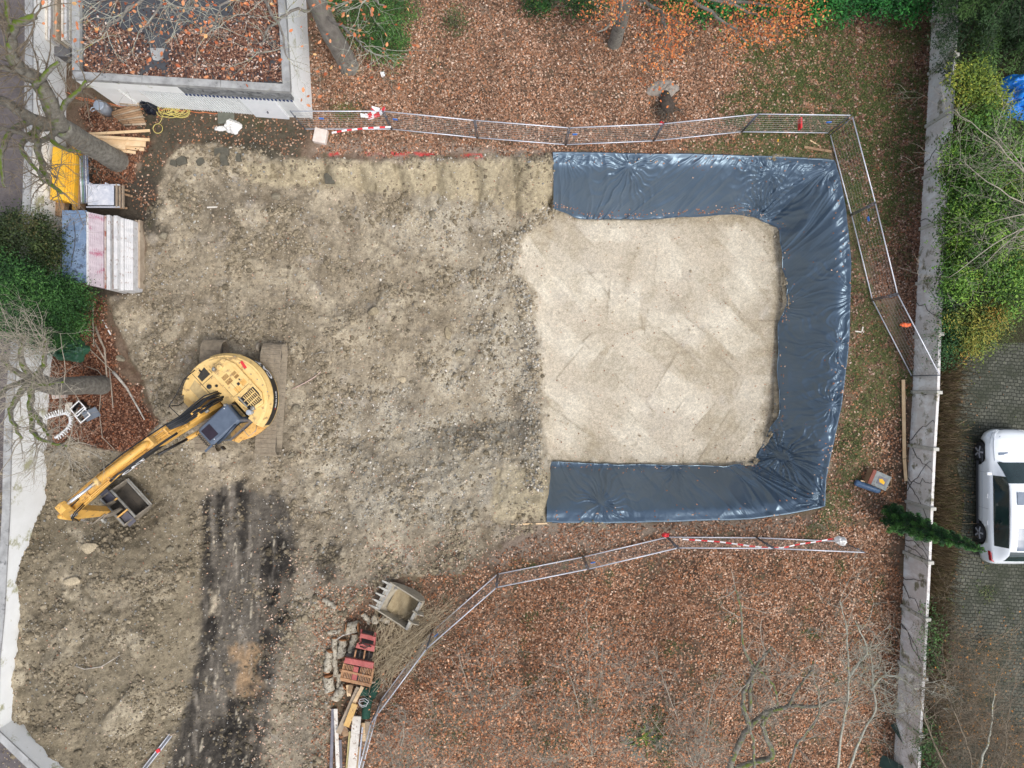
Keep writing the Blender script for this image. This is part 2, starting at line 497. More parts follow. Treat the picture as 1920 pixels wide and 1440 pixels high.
# grass showing among the leaves
GRASS = poly_mask([(1380, 110), (1500, 30), (1730, 20), (1735, 250), (1690, 480), (1600, 470), (1570, 290), (1380, 285)], 30, 60, .6, 310)
GRASS = np.maximum(GRASS, .8 * poly_mask([(1592, 430), (1640, 560), (1700, 720), (1660, 780), (1560, 1000), (1500, 990), (1560, 930), (1600, 640)], 15, 30, .8, 320))
GRASS = np.maximum(GRASS, .7 * poly_mask([(1300, 270), (1550, 255), (1560, 298), (1300, 288)], 10, 15, .8, 325))
GRASS = np.maximum(GRASS, .5 * sstep(.15, .5, fbm(XX, YY, .8, 3, 340)) * (PY > 1050) * (PX > 700))
base = mixc(base, CA(86, 84, 60), .5 * sstep(0, .3, fbm(XX, YY, .9, 5, 752, .7)))
base = mixc(base, CA(84, 92, 52), GRASS * sstep(-.35, .3, N2))
DRYG = poly_mask([(1592, 430), (1640, 560), (1700, 720), (1660, 780), (1600, 1000), (1500, 1000), (1560, 930), (1600, 640)], 15, 20, .8, 321)
base = mixc(base, CA(128, 118, 86), .7 * DRYG * sstep(-.3, .2, N4))
base = mixc(base, CA(120, 112, 82), .7 * poly_mask([(1300, 270), (1550, 258), (1560, 300), (1300, 290)], 8, 8, 1, 322))
# bed of reddish mulch and leaves near the left trees
MULCH = np.maximum(poly_mask([(160, 298), (255, 300), (252, 340), (225, 352), (165, 345)], 4, 8, 1, 350),
                   poly_mask([(168, 555), (200, 560), (208, 640), (240, 720), (290, 790), (262, 840), (200, 852), (100, 850), (85, 700), (100, 640)], 6, 16, .9, 360))
MULCH = np.maximum(MULCH, .8 * poly_mask([(150, 190), (250, 215), (290, 300), (155, 300)], 8, 20, .9, 370))
base = mixc(base, CA(84, 54, 42), MULCH)
base = mixc(base, CA(62, 38, 30), MULCH * sstep(.1, .4, N2))
# worked soil
soil = np.zeros(XX.shape + (3,)) + CA(146, 134, 114)
soil = mixc(soil, CA(116, 104, 86), sstep(-.05, .35, N1 + .4 * N2))
soil = mixc(soil, CA(176, 162, 138), .85 * sstep(.0, .35, -N1 + .5 * N4))
soil = mixc(soil, CA(158, 150, 140), .5 * sstep(.1, .4, fbm(XX, YY, .8, 5, 441, .65)))
soil = mixc(soil, CA(96, 86, 72), .6 * sstep(.18, .42, fbm(XX, YY, 1.5, 5, 445, .65)))
soil = mixc(soil, CA(108, 98, 84), .5 * sstep(.1, .5, N2))
grv = poly_mask([(800, 330), (960, 380), (1000, 440), (960, 500), (1010, 640), (1015, 850), (930, 940), (760, 1000), (600, 960), (560, 860), (640, 740), (800, 700), (880, 560), (760, 430)], 40, 60, .5, 500)
soil = mixc(soil, CA(172, 162, 143), grv * sstep(-.35, .35, N4 + .6 * N2))
soil = mixc(soil, CA(136, 126, 108), grv * .7 * sstep(.1, .4, N1))
brown = poly_mask([(300, 440), (560, 440), (800, 470), (870, 620), (700, 720), (540, 640), (300, 620)], 50, 60, .4, 510)
soil = mixc(soil, CA(130, 118, 98), brown * .7 * sstep(-.3, .3, N4))
mnd = poly_mask([(0, 830), (340, 850), (385, 1000), (370, 1330), (280, 1500), (-90, 1500)], 20, 30, .6, 520)
soil = mixc(soil, CA(124, 113, 93), mnd * .9)
soil = mixc(soil, CA(102, 93, 76), mnd * .8 * sstep(0, .4, N4))
soil = mixc(soil, CA(160, 147, 124), mnd * .6 * sstep(.2, .5, -N1))
# yellowish cut faces
cut = poly_mask([(455, 303), (700, 305), (1040, 298), (1040, 400), (980, 395), (860, 372), (640, 352), (470, 345)], 6, 10, 1.4, 530)
cut = np.maximum(cut, poly_mask([(925, 880), (1030, 868), (1030, 980), (925, 975)], 6, 10, 1.4, 540))
soil = mixc(soil, CA(170, 156, 128), cut * .85 * sstep(-.5, .0, N4 + .35))
soil = mixc(soil, CA(104, 92, 68), cut * .85 * sstep(.15, .45, fbm(XX * 1.2, YY * .6, 2, 4, 545)))
# grey stony lens in the cut

# haul track: charcoal, black and worn tan
for q in SCS:
    W, k, e = scs_mask(q)
    soil[W] = mixc(soil[W], CA(180, 167, 143) if q[5] > 0 else CA(112, 102, 86), k * (.55 if q[5] > 0 else .45) * sstep(-.5, .3, (N2 + N1)[W]))
    soil[W] = mixc(soil[W], CA(92, 84, 70), e * .6 * sstep(-.3, .2, N4[W]))
haul = poly_mask([(378, 935), (420, 905), (535, 930), (552, 1010), (542, 1180), (505, 1330), (475, 1500), (300, 1500), (345, 1330), (378, 1200), (385, 1040)], 6, 12, 1.6, 550)
soil = mixc(soil, CA(88, 82, 74), haul * .94)
blk = poly_mask([(488, 1020), (548, 1010), (548, 1150), (520, 1200), (490, 1330), (470, 1500), (425, 1500), (460, 1300), (490, 1180)], 8, 22, 1.1, 560)
blk = np.maximum(blk, poly_mask([(402, 930), (418, 930), (418, 1010), (405, 1020)], 5, 12, 1.2, 570))
blk = np.maximum(blk, .9 * poly_mask([(440, 905), (460, 905), (470, 1010), (455, 1060)], 4, 10, 1.6, 572))
blk = np.maximum(blk, .8 * poly_mask([(376, 940), (398, 935), (402, 1180), (372, 1330), (345, 1500), (300, 1500), (350, 1330), (380, 1180)], 4, 10, 1.8, 573))
blk = np.maximum(blk, .9 * poly_mask([(378, 1020), (400, 1030), (400, 1230), (380, 1200)], 5, 14, 1.2, 575))
blk = np.maximum(blk, .85 * poly_mask([(580, 1030), (640, 1020), (632, 1090), (600, 1095)], 6, 22, 1.4, 580))
blk = np.maximum(blk, .95 * poly_mask([(425, 1310), (492, 1290), (475, 1500), (380, 1500), (410, 1400)], 6, 14, 1.4, 584))
blk = np.maximum(blk, .7 * poly_mask([(345, 1340), (420, 1360), (410, 1500), (300, 1500)], 8, 26, 1.4, 585))
blk = np.maximum(blk, .55 * poly_mask([(390, 235), (560, 235), (560, 285), (400, 262)], 6, 16, 1.4, 586) )
blk = np.maximum(blk, .8 * poly_mask([(250, 380), (300, 395), (310, 440), (270, 450)], 8, 16, 1.4, 588))
soil = mixc(soil, CA(42, 39, 36), blk * .95 * sstep(-.6, -.1, fbm(XX, YY, 3.5, 4, 597, .75)))
tan = poly_mask([(435, 1210), (485, 1210), (485, 1300), (445, 1300)], 10, 24, 1.0, 590)
soil = mixc(soil, CA(160, 132, 100), tan * .75)
streak = haul * sstep(.05, .5, fbm(XX * 2.2, YY * .35, 1.3, 4, 595))
soil = mixc(soil, CA(150, 140, 126), streak * .55)
soil = mixc(soil, CA(188, 176, 154), haul * .8 * sstep(.22, .4, fbm(XX * 2.5, YY * .6, 1.8, 5, 599, .7)))
low = poly_mask([(500, 1100), (560, 1040), (700, 1100), (640, 1290), (610, 1500), (470, 1500)], 20, 30, .8, 596)
soil = mixc(soil, CA(116, 106, 92), low * .8 * sstep(-.2, .3, N4))
# pale smears
for poly in ([(255, 640), (275, 640), (300, 700), (282, 700)], [(395, 1110), (410, 1110), (408, 1155), (396, 1150)], [(130, 990), (150, 985), (172, 1020), (150, 1030)], [(280, 350), (300, 345), (340, 400), (300, 420)],
             [(440, 390), (560, 385), (560, 402), (450, 405)], [(120, 1075), (150, 1070), (140, 1100), (118, 1108)], [(760, 940), (790, 900), (795, 910), (770, 950)]):
    soil = mixc(soil, CA(184, 170, 146), poly_mask(poly, 5, 9, 1.5, 600) * .75)
# clean floor of pale clay
fl = np.zeros(XX.shape + (3,)) + CA(192, 180, 160)
fl = mixc(fl, CA(202, 192, 172), .8 * sstep(0, .45, N1))
fl = mixc(fl, CA(186, 175, 160), .6 * sstep(.05, .4, -N1))
fl = mixc(fl, CA(166, 152, 128), .75 * sstep(.12, .5, N4 + .35 * N2))
fl = mixc(fl, CA(180, 172, 158), .5 * sstep(.1, .5, N2))
for (cx, cy, a, l, w, s) in SCR:
    W = win(cx, cy, l + w + .6)
    u = (XX[W] - cx) * math.cos(a) + (YY[W] - cy) * math.sin(a); v = -(XX[W] - cx) * math.sin(a) + (YY[W] - cy) * math.cos(a)
    k = sstep(l + .3, l - .5, np.abs(u) + .4 * N2[W]) * sstep(w + .03, w - .06, np.abs(v) + .10 * N2[W])
    k = k * (FLOOR[W] > .01)
    c = CA(216, 206, 186) if s > .35 else (CA(168, 154, 130) if s < -.45 else CA(194, 181, 160))
    fl[W] = mixc(fl[W], c, k * (.32 + .32 * sstep(-.25, .3, NSC[W])))
    e = np.exp(-((v - w + .02) / .03) ** 2) * sstep(l, l - .1, np.abs(u)) * (FLOOR[W] > .01)
    if abs(s) > .4: fl[W] = mixc(fl[W], CA(140, 128, 108), e * .8 * sstep(-.2, .2, N4[W]))
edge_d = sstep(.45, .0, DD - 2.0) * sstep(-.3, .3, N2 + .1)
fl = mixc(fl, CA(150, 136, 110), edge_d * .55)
dk = poly_mask([(1100, 680), (1150, 655), (1190, 690), (1150, 730), (1105, 715)], 8, 14, 1.2, 620)
dk = np.maximum(dk, poly_mask([(1260, 550), (1300, 545), (1290, 600), (1255, 590)], 8, 14, 1.2, 621))
dk = np.maximum(dk, poly_mask([(1180, 470), (1200, 470), (1170, 545), (1160, 530)], 6, 10, 1.2, 622))
fl = mixc(fl, CA(160, 147, 124), dk * .45)
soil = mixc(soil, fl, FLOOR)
FN = fbm(XX, YY, 5.5, 4, 960, .75)[..., None]
soil = soil * (1 + .55 * FN * (1 - .75 * FLOOR[..., None]))
soil = soil * np.array([1.06, 1.08, 1.10]) * (1 - .06 * FLOOR[..., None])
GCOL = mixc(base, (0, 0, 0), np.zeros(XX.shape)) * (1 - SITE[..., None]) + soil * SITE[..., None]
# dark wet strip in front of the garage, slabs of old asphalt
apr = poly_mask([(150, 196), (585, 225), (575, 262), (560, 296), (540, 300), (400, 268), (345, 268), (305, 300), (300, 400), (275, 430), (240, 350), (290, 262), (240, 235)], 5, 10, 1.2, 640)
GCOL = mixc(GCOL, CA(84, 78, 66), apr * .95)
GCOL = mixc(GCOL, CA(66, 62, 52), apr * .7 * sstep(-.1, .3, N4))
GCOL = mixc(GCOL, CA(70, 72, 44), apr * .5 * sstep(.1, .4, N1 + .3 * N2))
leftd = poly_mask([(60, 240), (265, 330), (300, 340), (285, 400), (262, 430), (262, 545), (200, 560), (60, 560)], 8, 14, 1, 645)
GCOL = mixc(GCOL, CA(70, 64, 56), leftd * .9)
# worn bare patches among the leaves
for poly in ([(830, 175), (900, 160), (940, 200), (860, 215)], [(990, 175), (1020, 170), (1022, 195), (995, 200)], [(1210, 150), (1270, 150), (1290, 220), (1240, 225)], [(1640, 780), (1700, 770), (1700, 930), (1640, 900)],
             [(1560, 800), (1620, 780), (1600, 860), (1560, 860)], [(1260, 1050), (1330, 1030), (1320, 1090), (1270, 1090)], [(820, 1030), (880, 1020), (860, 1060), (820, 1070)], [(1090, 300), (1100, 290), (1250, 240), (1200, 250)]):
    GCOL = mixc(GCOL, CA(66, 54, 46), poly_mask(poly, 14, 30, 1, 650) * .75)
pale = poly_mask([(600, 262), (1040, 275), (1035, 292), (700, 300), (590, 292)], 6, 14, 1, 660)
GCOL = mixc(GCOL, CA(146, 130, 116), pale * .85)
pale = poly_mask([(960, 985), (1540, 965), (1600, 985), (1250, 1000), (1050, 1040), (900, 1065)], 8, 14, 1, 665)
GCOL = mixc(GCOL, CA(136, 122, 108), pale * .85)
# red spray line of the surveyors
spray = poly_mask([(596, 284), (700, 284), (905, 290), (905, 297), (700, 290), (596, 292)], 1.2, 2, 2, 670) * sstep(-.05, .15, fbm(XX, YY, 1.2, 3, 671))
GCOL = mixc(GCOL, CA(205, 60, 60), spray * .8)
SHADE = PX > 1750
GCOL = mixc(GCOL, CA(58, 56, 40), (SHADE & inview) * 1.0)  # shade on the ground beyond the right wall, put into its colour
rxx = (np.abs(XX) > 23) | (np.abs(YY) > 18)
GCOL = mixc(GCOL, CA(96, 84, 62), rxx * 1.0)

# ---- how densely leaves and stones lie
LEAF = np.maximum.reduce([
    poly_mask([(585, -100), (1760, -100), (1740, 250), (1735, 700), (1700, 700), (1690, 560), (1640, 560), (1600, 380), (1560, 285), (1300, 288), (1035, 284), (700, 290), (600, 290), (575, 240)], 6, 14, 1, 700),
    poly_mask([(690, 1560), (690, 1360), (740, 1270), (830, 1170), (930, 1080), (1100, 1040), (1250, 1005), (1420, 1010), (1600, 985), (1680, 960), (1690, 1200), (1670, 1560)], 12, 20, 1, 710)])
LEAF = np.where((PY > 245) & (PY < 400) & (PX < 1560), LEAF * (.55 + .3 * sstep(-.2, .2, N1)), LEAF)
LEAF = np.maximum(LEAF, .42 * poly_mask([(1585, 480), (1640, 560), (1705, 720), (1690, 980), (1540, 1000), (1540, 960), (1575, 770)], 10, 20, 1, 720))
LEAF = np.maximum(LEAF, .40 * poly_mask([(1545, 962), (1600, 990), (1250, 1010), (930, 1080), (820, 1160), (700, 1130), (780, 1080), (900, 1050), (1030, 985), (1400, 978)], 8, 20, 1, 730))
LEAF = np.maximum(LEAF, .10 * poly_mask([(500, 1120), (640, 1090), (700, 1200), (690, 1500), (450, 1500)], 20, 40, 1, 735))
LEAF = np.maximum(LEAF, .85 * MULCH)
LEAF = LEAF * (1 - apr * .7)
LEAF = np.maximum(LEAF, .13 * apr)
LEAF = np.where(PX < 330, LEAF * (SITE < .5), LEAF)
LEAF = LEAF * (1 - .82 * GRASS * sstep(-.45, .15, N2)) * (1 - .75 * sstep(.25, .5, fbm(XX, YY, .9, 4, 740)) * ((PY > 130) & (PY < 400) | (PY > 1040)))
LEAF = np.where(PY > 1040, LEAF * (.5 + .5 * sstep(-.3, .25, fbm(XX, YY, .35, 5, 745, .65))), LEAF)
LEAF = LEAF * (.42 + .58 * sstep(-.28, .12, fbm(XX, YY, .75, 6, 750, .72)))
LEAF = LEAF * (SITE < .9)
LEAF = np.where((PX > 585) & (PX < 700) & (PY > 1100), np.maximum(LEAF, .12), LEAF)
STONE = SITE * (1 - FLOOR) * (.25 + .75 * sstep(-.1, .35, fbm(XX, YY, .6, 3, 33))) * (1 - .7 * haul)
STONE = np.maximum(STONE, .9 * grv * SITE * (1 - FLOOR) * sstep(-.3, .2, N4))
STONE = STONE * (1 - .6 * cut)
STONE = np.maximum(STONE, FLOOR * (.004 + .22 * edge_d + .03 * sstep(.25, .5, N4 + .3 * N2)))
BERM = np.exp(-((XX - np.interp(-YY, [-7.5, -6.3, -5.2, -3.7, -1.9, .9, 3.3, 6], [2.1, .6, .1, 1.0, 1.2, 1.3, 1.45, 1.5]) + .5) / .5) ** 2) * (DD > 1.2)
STONE = np.maximum(STONE, BERM * (1 - FLOOR))

def ground_material():
    m, nt, bs = new_mat('soil')
    N, K = nt.nodes, nt.links
    at = N.new('ShaderNodeAttribute'); at.attribute_name = 'tone'
    tc = N.new('ShaderNodeTexCoord')
    def noise(sc, det, ro=.65):
        n = N.new('ShaderNodeTexNoise'); n.inputs['Scale'].default_value = sc; n.inputs['Detail'].default_value = det; n.inputs['Roughness'].default_value = ro
        K.new(tc.outputs['Object'], n.inputs['Vector']); return n
    def mr(src, a, b, c, d):
        r = N.new('ShaderNodeMapRange'); r.inputs[1].default_value = a; r.inputs[2].default_value = b; r.inputs[3].default_value = c; r.inputs[4].default_value = d
        K.new(src, r.inputs[0]); return r.outputs[0]
    def mul(c, f):
        v = N.new('ShaderNodeVectorMath'); v.operation = 'SCALE'; K.new(c, v.inputs[0]); K.new(f, v.inputs['Scale']); return v.outputs[0]
    n1 = noise(7, 8, .75); n2 = noise(40, 5, .7)
    vo = N.new('ShaderNodeTexVoronoi'); vo.inputs['Scale'].default_value = 22; K.new(tc.outputs['Object'], vo.inputs['Vector'])
    sp = N.new('ShaderNodeSeparateColor'); K.new(vo.outputs['Color'], sp.inputs[0])
    c = mul(at.outputs[0], mr(n1.outputs[0], .3, .7, .80, 1.20))
    c = mul(c, mr(n2.outputs[0], .3, .7, .80, 1.20))
    c = mul(c, mr(sp.outputs[0], 0, 1, .84, 1.16))
    K.new(c, bs.inputs['Base Color'])
    bs.inputs['Roughness'].default_value = .95
    bs.inputs['Specular IOR Level'].default_value = .2
    h = N.new('ShaderNodeMath'); h.operation = 'MULTIPLY_ADD'; K.new(n1.outputs[0], h.inputs[0]); h.inputs[1].default_value = 1.2
    K.new(n2.outputs[0], h.inputs[2])
    bp = N.new('ShaderNodeBump'); bp.inputs['Strength'].default_value = .7; bp.inputs['Distance'].default_value = .035
    K.new(h.outputs[0], bp.inputs['Height']); K.new(bp.outputs[0], bs.inputs['Normal'])
    return m
M_SOIL = ground_material()
ny, nx = XX.shape
idx = np.arange(ny * nx).reshape(ny, nx)
Fq = np.stack([idx[:-1, :-1], idx[:-1, 1:], idx[1:, 1:], idx[1:, :-1]], -1).reshape(-1, 4)
Vg = np.stack([XX, YY, GZ], -1).reshape(-1, 3)
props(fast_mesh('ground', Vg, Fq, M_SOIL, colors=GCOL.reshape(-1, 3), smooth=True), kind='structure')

# ---- bulk scatter helpers
def sample_density(A, n, x0=-20.8, x1=20.8, y0=-15.8, y1=15.8):
    xs = []; ys = []; tot = 0
    while tot < n:
        x = rng.uniform(x0, x1, 400000); y = rng.uniform(y0, y1, 400000)
        i = np.clip(((x - GX[0]) * 0).astype(int), 0, 0)
        i = np.searchsorted(GX, x) - 1; j = np.searchsorted(GY, y) - 1
        k = A[j, i] > rng.uniform(0, 1, len(x))
        xs.append(x[k]); ys.append(y[k]); tot += k.sum()
    return np.concatenate(xs)[:n], np.concatenate(ys)[:n]
def rotm(n, tilt):
    a = rng.uniform(0, 2 * np.pi, n); b = rng.uniform(0, 2 * np.pi, n); t = np.abs(rng.normal(0, tilt, n))
    # spin about z then tilt about a horizontal axis
    ca, sa = np.cos(a), np.sin(a)
    Z = np.zeros(n); O = np.ones(n)
    Rz = np.stack([np.stack([ca, -sa, Z], -1), np.stack([sa, ca, Z], -1), np.stack([Z, Z, O], -1)], 1)
    ux, uy = np.cos(b), np.sin(b); ct, st = np.cos(t), np.sin(t)
    Rt = np.stack([np.stack([ct + ux * ux * (1 - ct), ux * uy * (1 - ct), uy * st], -1),
                   np.stack([ux * uy * (1 - ct), ct + uy * uy * (1 - ct), -ux * st], -1),
                   np.stack([-uy * st, ux * st, ct], -1)], 1)
    return Rt @ Rz
def pick(cols, n, w=None, jit=.12):
    c = np.array(cols); k = rng.choice(len(c), n, p=None if w is None else np.array(w) / sum(w))
    return c[k] * (1 + rng.normal(0, jit, (n, 1)))
LEAFV = np.array([(-.5, 0, .04), (-.12, -.3, -.03), (.28, -.24, .02), (.55, 0, .07), (.28, .24, .02), (-.12, .3, -.03)])
def leaves_mesh(name, pos, size, cols, tilt, m, parent=None, shape=None, aspect=1.0):
    n = len(pos); base = (shape if shape is not None else LEAFV) * np.array([1, aspect, 1]); k = len(base)
    Rm = rotm(n, tilt)
    V = np.einsum('nij,kj->nki', Rm, base) * np.asarray(size)[:, None, None] + pos[:, None, :]
    if k == 6: quads = np.array([(0, 1, 2, 3), (0, 3, 4, 5)])
    else: quads = np.array([(0, 1, 2, 3)])
    F = (quads[None] + (np.arange(n) * k)[:, None, None]).reshape(-1, 4)
    return fast_mesh(name, V.reshape(-1, 3), F, m, parent, colors=np.repeat(np.clip(cols, 0, 1), k, 0))
QUAD = np.array([(-.5, 0, 0), (0, -.35, .03), (.5, 0, .0), (0, .35, .03)])
def ico(sub):
    import bmesh
    bm = bmesh.new(); bmesh.ops.create_icosphere(bm, subdivisions=sub, radius=1.0)
    v = np.array([list(a.co) for a in bm.verts]); f = np.array([[b.index for b in a.verts] for a in bm.faces]); bm.free()
    return v, f
def rocks_mesh(name, pos, size, cols, m, sub=1, flat=.65, parent=None):
    v, f = ico(sub); n = len(pos); nv = 12
    var = []
    for k in range(nv):
        q = v.copy(); r = np.random.default_rng(k)
        d = r.normal(0, 1, (4, 3)); d /= np.linalg.norm(d, axis=1)[:, None]
        for e in d:                                   # chop planes for an angular look
            s = q @ e; lim = r.uniform(.45, .8); q = q - np.maximum(s - lim, 0)[:, None] * e
        q *= 1 + .1 * r.normal(0, 1, (len(q), 1)); q *= np.array([r.uniform(.8, 1.25), r.uniform(.7, 1.0), flat])
        var.append(q)
    var = np.array(var); ch = rng.integers(0, nv, n); Rm = rotm(n, .35)
    V = np.einsum('nij,nkj->nki', Rm, var[ch]) * (np.asarray(size) / 2)[:, None, None] + pos[:, None, :]
    F = (f[None] + (np.arange(n) * len(v))[:, None, None]).reshape(-1, 3)
    return fast_mesh(name, V.reshape(-1, 3), F, m, parent, colors=np.repeat(np.clip(cols, 0, 1), len(v), 0))
def tone_mat(name, rough=.9, spec=.25, lo=.8, hi=1.2, sc=30, trans=0.0, bump=0):
    return mat(name, (lo,) * 3, (hi,) * 3, scale=sc, rough=rough, spec=spec, attr='tone', ramp=(.35, .65), bump=bump, bscale=60)
M_STONE = tone_mat('stone_tone', .95, .2)
M_LEAF = tone_mat('leaf_tone', .8, .25, .85, 1.15)
M_GREEN = tone_mat('foliage_tone', .6, .3, .8, 1.2)

# stones and clods
x, y = sample_density(STONE, 74000)
sz = np.clip(rng.lognormal(-3.15, .55, len(x)), .02, .16)
g_here = bil(grv, x, y)
cols = pick([CA(150, 138, 118), CA(130, 119, 100), CA(164, 150, 128), CA(112, 103, 88), CA(172, 168, 158), CA(206, 200, 188), CA(142, 142, 138)], len(x), [6, 6, 4, 3, 1.2, .35, 1.0])
gcol = pick([CA(178, 170, 154), CA(150, 146, 136), CA(164, 152, 132), CA(196, 188, 172), CA(128, 126, 120), CA(214, 208, 198)], len(x), [5, 4, 4, 2, 2, .6])
g_here = np.maximum(g_here, bil(BERM, x, y))
kk = rng.uniform(0, 1, len(x)) < g_here * .8
cols[kk] = gcol[kk]
md = bil(mnd, x, y) > .5; cols[md] *= .82
bk = bil(np.maximum(blk, haul * .4), x, y)[:, None]; cols = cols * (1 - .5 * bk)
fl_here = bil(FLOOR, x, y)[:, None]; cols = cols * (1 - .6 * fl_here) + CA(186, 172, 148) * .6 * fl_here
sz = np.where(bil(BERM, x, y) > .5, np.minimum(sz * 1.5, .2), sz)
pos = np.stack([x, y, bil(GZ, x, y) + sz * .12], -1)
props(rocks_mesh('stones', pos, sz, cols, M_STONE), kind='stuff')
# bigger clods
x, y = sample_density(STONE * (.15 + .85 * sstep(-.05, .3, fbm(XX, YY, .6, 3, 33))) * (1 - .95 * FLOOR) * (1 - .5 * grv), 8200)
sz = np.clip(rng.lognormal(-2.05, .33, len(x)), .08, .30)
cols = pick([CA(146, 134, 112), CA(128, 117, 97), CA(160, 147, 124), CA(112, 103, 86)], len(x), [5, 5, 2.5, 2.5], .08)
md = bil(mnd, x, y) > .5; cols[md] *= .85
bk = bil(np.maximum(blk, haul * .4), x, y)[:, None]; cols = cols * (1 - .5 * bk)
pos = np.stack([x, y, bil(GZ, x, y) + sz * .05], -1)
props(rocks_mesh('soil_clods', pos, sz, cols, tone_mat('clod_tone', .97, .15, .72, 1.25, 14, bump=.5), sub=2), kind='stuff')
# white chips of rubble
x, y = sample_density((SITE * (1 - FLOOR) + .4 * apr) * .5, 2600)
sz = rng.uniform(.02, .055, len(x))
pos = np.stack([x, y, bil(GZ, x, y) + sz * .25], -1)
props(rocks_mesh('rubble_chips', pos, sz, pick([CA(225, 222, 214), CA(205, 198, 186), CA(170, 120, 104)], len(x), [6, 3, .15], .05), M_STONE), kind='stuff')

# fallen leaves
BR = [CA(138, 108, 88), CA(164, 132, 112), CA(112, 84, 68), CA(190, 166, 148), CA(80, 62, 52), CA(162, 114, 84), CA(210, 192, 178)]
def litter(A, n, smin=.07, smax=.15, seedcol=None):
    x, y = sample_density(A, n)
    px = 960 + x * FPX / CAM_H
    s = rng.uniform(smin, smax, len(x))
    c = pick(BR, len(x), [6, 5, 5, 2.3, 3.0, 2.6, .5])
    warm = sstep(-.2, .5, fbm(x, y, .25, 3, 800))[:, None]
    c = c * (1 + .55 * fbm(x, y, .6, 6, 805, .7))[:, None] * (1 - .10 * warm)
    pos = np.stack([x, y, bil(GZ, x, y) + rng.uniform(.008, .05, len(x))], -1)
    return pos, s, c
lf = LEAF.copy()
pos, s, c = litter(lf, 205000, .05, .115)
ml = bil(MULCH, pos[:, 0], pos[:, 1])[:, None]
c = c * (1 - ml) + c * np.array([.62, .50, .46]) * ml
ap = bil(apr, pos[:, 0], pos[:, 1])[:, None]
ll = (pos[:, 1] < -7)[:, None]; c = c * np.where(ll, np.array([1.12, 1.0, .86]), np.array([1.06, 1.0, .92]))
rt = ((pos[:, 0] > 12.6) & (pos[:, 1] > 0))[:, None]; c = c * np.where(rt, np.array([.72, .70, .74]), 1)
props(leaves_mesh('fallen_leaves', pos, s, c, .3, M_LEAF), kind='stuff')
# a few leaves blown over the bare soil
x, y = sample_density(SITE * (.015 + .25 * low + .3 * sstep(-5.4, -6.5, YY) * (XX > -6)), 2600)
pos = np.stack([x, y, bil(GZ, x, y) + .03], -1)
props(leaves_mesh('scattered_leaves', pos, rng.uniform(.05, .1, len(x)), pick([CA(176, 142, 118), CA(200, 176, 156), CA(140, 104, 82)], len(x)), .4, M_LEAF), kind='stuff')
# grass tufts among the leaves
x, y = sample_density(np.clip(GRASS * (SITE < .5), 0, 1) * sstep(-.5, .1, N2), 62000)
s = rng.uniform(.04, .11, len(x))
pos = np.stack([x, y, bil(GZ, x, y) + rng.uniform(.02, .06, len(x))], -1)
props(leaves_mesh('grass', pos, s, pick([CA(84, 98, 50), CA(62, 82, 40), CA(110, 112, 64), CA(130, 124, 82)], len(x), [4, 4, 2, 1.5]), .7, M_GREEN, shape=QUAD, aspect=.4), kind='stuff')
# ---------------------------------------------------------------- shared materials
M_WHITEWALL = mat('white_render', C(238, 239, 236), C(247, 248, 246), scale=1.2, rough=.85, spots=C(176, 174, 140), spot_scale=1.1, spot_at=.57, bump=.15)
M_CONC = mat('grey_concrete', C(138, 138, 136), C(172, 172, 170), scale=2.5, rough=.9, bump=.4, spots=C(104, 104, 104), spot_scale=2.2, spot_at=.58)
M_PANEL = mat('weathered_concrete', C(226, 226, 222), C(246, 246, 244), C(214, 208, 202), scale=1.4, rough=.9, bump=.5, spots=C(134, 130, 108), spot_scale=1.5, spot_at=.54, stretch=(1, 1, .45))
M_POST = mat('pale_concrete', C(176, 174, 164), C(204, 202, 192), scale=3, rough=.9, bump=.3, spots=C(112, 114, 80), spot_scale=3, spot_at=.53)
M_ROOF = mat('bitumen', C(58, 60, 64), C(76, 78, 82), scale=2, rough=.8, bump=.3)
M_GALV = mat('galvanised_steel', C(196, 198, 206), C(220, 222, 228), scale=20, rough=.45, metal=.35)
M_DKGALV = mat('dull_steel', C(92, 96, 104), C(122, 126, 134), scale=20, rough=.5, metal=.5)
M_WIRE = mat('wire_steel', C(150, 146, 140), C(176, 172, 166), scale=20, rough=.6, metal=.3)
M_BLACK = mat('black_plastic', C(26, 27, 30), C(38, 39, 42), scale=8, rough=.4)
M_RUBBER = mat('rubber', C(34, 34, 36), C(50, 50, 52), scale=12, rough=.8)
M_BLUEP = mat('blue_plastic', C(40, 110, 200), C(60, 130, 215), rough=.5)
M_WHITEP = mat('white_plastic', C(232, 232, 232), C(242, 242, 242), rough=.5)
M_REDP = mat('red_plastic', C(206, 40, 48), C(220, 60, 64), rough=.5)
M_ORANGE = mat('orange_plastic', C(236, 104, 56), C(246, 124, 70), rough=.5)

# ---------------------------------------------------------------- long white wall on the left
def wall_strip(t, pts, side, z0, z1, th, name, m, cap=None, capm=None, seg=None):
    """pts run along the visible face; side: +1 puts the thickness to the left of the direction of travel"""
    P2 = [Vector((p[0], p[1], 0)) for p in pts]
    nrm = []
    for i in range(len(P2)):
        d = (P2[min(i + 1, len(P2) - 1)] - P2[max(i - 1, 0)]).normalized()
        nrm.append(Vector((-d.y, d.x, 0)) * side)
    def strip(o0, o1, za, zb):
        b = MB(); vs = []; fs = []
        for p, n in zip(P2, nrm):
            for o, z in ((o0, za), (o1, za), (o1, zb), (o0, zb)): vs.append(p + n * o + Vector((0, 0, z)))
        for i in range(len(P2) - 1):
            for k in range(4):
                a = i * 4 + k; c = i * 4 + (k + 1) % 4; fs.append((a, c, c + 4, a + 4))
        fs += [(0, 3, 2, 1), tuple(len(vs) - 4 + k for k in range(4))]
        return b.add(vs, fs)
    strip(0, th, z0, z1).build(name, m, t)
    if cap: strip(-.02, th + .03, z1 + .002, z1 + cap).build('coping', capm, t)
